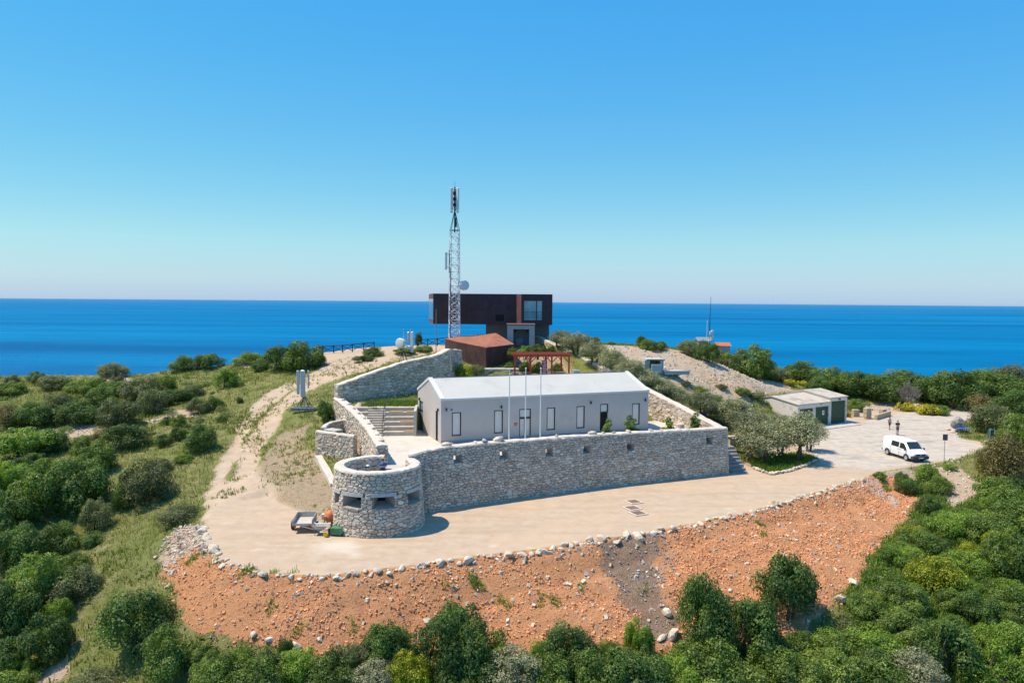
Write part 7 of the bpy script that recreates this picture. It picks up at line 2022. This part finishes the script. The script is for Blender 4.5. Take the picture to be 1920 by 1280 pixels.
g = np.random.default_rng(3); X = g.uniform(min(p[0] for p in ob), max(p[0] for p in ob), 6000); Y = g.uniform(min(p[1] for p in ob), max(p[1] for p in ob), 6000); ok = sdist(X, Y, ob) > 0
blades('olive_bed_grass', np.stack([X[ok], Y[ok], np.full(ok.sum(), .03)], 1), .15, .4, .03, M_GRASSG, 'lush green grass in the kerbed olive bed', 4, .12, 6)
sp = [(-14.8, 72.6), (-9.2, 72.9), (-9.4, 75.8), (-14.5, 76.0)]
X = g.uniform(-15, -9, 3000); Y = g.uniform(72.2, 76, 3000); ok = sdist(X, Y, sp) > 0
blades('terrace_grass', np.stack([X[ok], Y[ok], np.array([max(H(a, b), COURT + 2.2) for a, b in zip(X[ok], Y[ok])])], 1), .1, .28, .03, M_GRASSG, 'green grass strip above the seating steps', 4, .12, 7)
# tufts on the red bank and along the track
tf = []
for px, py, n in ((885,1090,60),(900,1100,40),(835,1100,16),(940,1130,30),(1015,1125,30),(1040,1130,40),(955,1135,24),(560,1180,30),(505,1145,20),(470,1068,40),(455,1075,30),(1090,1100,26),(360,1050,50),(400,1055,30),(510,1075,20),(1425,985,30),(1430,1000,26),(1655,905,60),(1665,920,60),(1210,1105,20),(545,1045+30,14),(870,1160,20),(660,1180,20)):
    p = G(px, py)
    if p is None: continue
    for _ in range(n): x, y = p.x + rng.gauss(0, .16), p.y + rng.gauss(0, .2); tf.append((x, y, H(x, y)))
blades('bank_tufts', np.array(tf[::3]), .1, .28, .03, M_GRASSG, 'scattered green tufts on the red bank', 6, .1, 9)
tk = []
for px, py, n, sx in ((430,925,30,.5),(440,900,16,.3),(470,800,60,.8),(480,830,60,.8),(455,790,50,.7),(510,760,50,1.2),(490,780,60,1.0),(540,890,60,1.2),(560,870,70,1.4),(600,880,30,.6),(550,835,120,1.4),(700,690,120,2.0),(640,690,100,2.0),(560,715,100,1.6),(1260,745,80,2.0),(1320,735,60,1.6),(1380,742,80,2.2),(1280,755,90,2.0),(1420,735,60,2.0),(1200,680,30,2.0)):
    p = G(px, py)
    if p is None: continue
    for _ in range(n): x, y = p.x + rng.gauss(0, sx), p.y + rng.gauss(0, sx * 1.3); tk.append((x, y, H(x, y)))
blades('track_tufts', np.array(tk), .08, .25, .035, M_GRASS, 'sparse grass tufts on bare stony ground', 6, .12, 10)

# ================================================================== AIR AND LABELS
_hz = MB(); HZR = 150000.0
_hz.box((0, 0, (SEA_Z - 1.0 + 32.0) / 2), (HZR * 2, HZR * 2, 32.0 - SEA_Z + 1.0))
_hm = bpy.data.materials.new('sea_haze'); _hm.use_nodes = True; _n2 = _hm.node_tree; _n2.nodes.clear()
_out = _n2.nodes.new('ShaderNodeOutputMaterial'); _pv = _n2.nodes.new('ShaderNodeVolumePrincipled')
_pv.inputs['Color'].default_value = (0.74, 0.88, 1.0, 1); _pv.inputs['Density'].default_value = 2.5e-6; _pv.inputs['Anisotropy'].default_value = 0.2
_n2.links.new(_pv.outputs[0], _out.inputs['Volume'])
haze = _hz.build('haze', _hm); haze['kind'] = 'stuff'

ORD = ['leftmost', 'second from the left', 'third from the left', 'fourth from the left', 'fifth from the left', 'sixth from the left', 'seventh from the left', 'eighth from the left', 'ninth from the left', 'tenth from the left', 'eleventh from the left', 'twelfth from the left']
_by = {}
for o in scene.objects:
    if o.parent is None and 'label' in o and o.get('kind') is None: _by.setdefault(o['label'], []).append(o)
for lab, lst in _by.items():
    if 1 < len(lst) <= 12:
        lst.sort(key=lambda o: o.location.x / max(1.0, o.location.y))
        for k, o in enumerate(lst):
            o['label'] = lab + ', ' + ('rightmost' if k == len(lst) - 1 else ORD[k].replace('the ', ''))
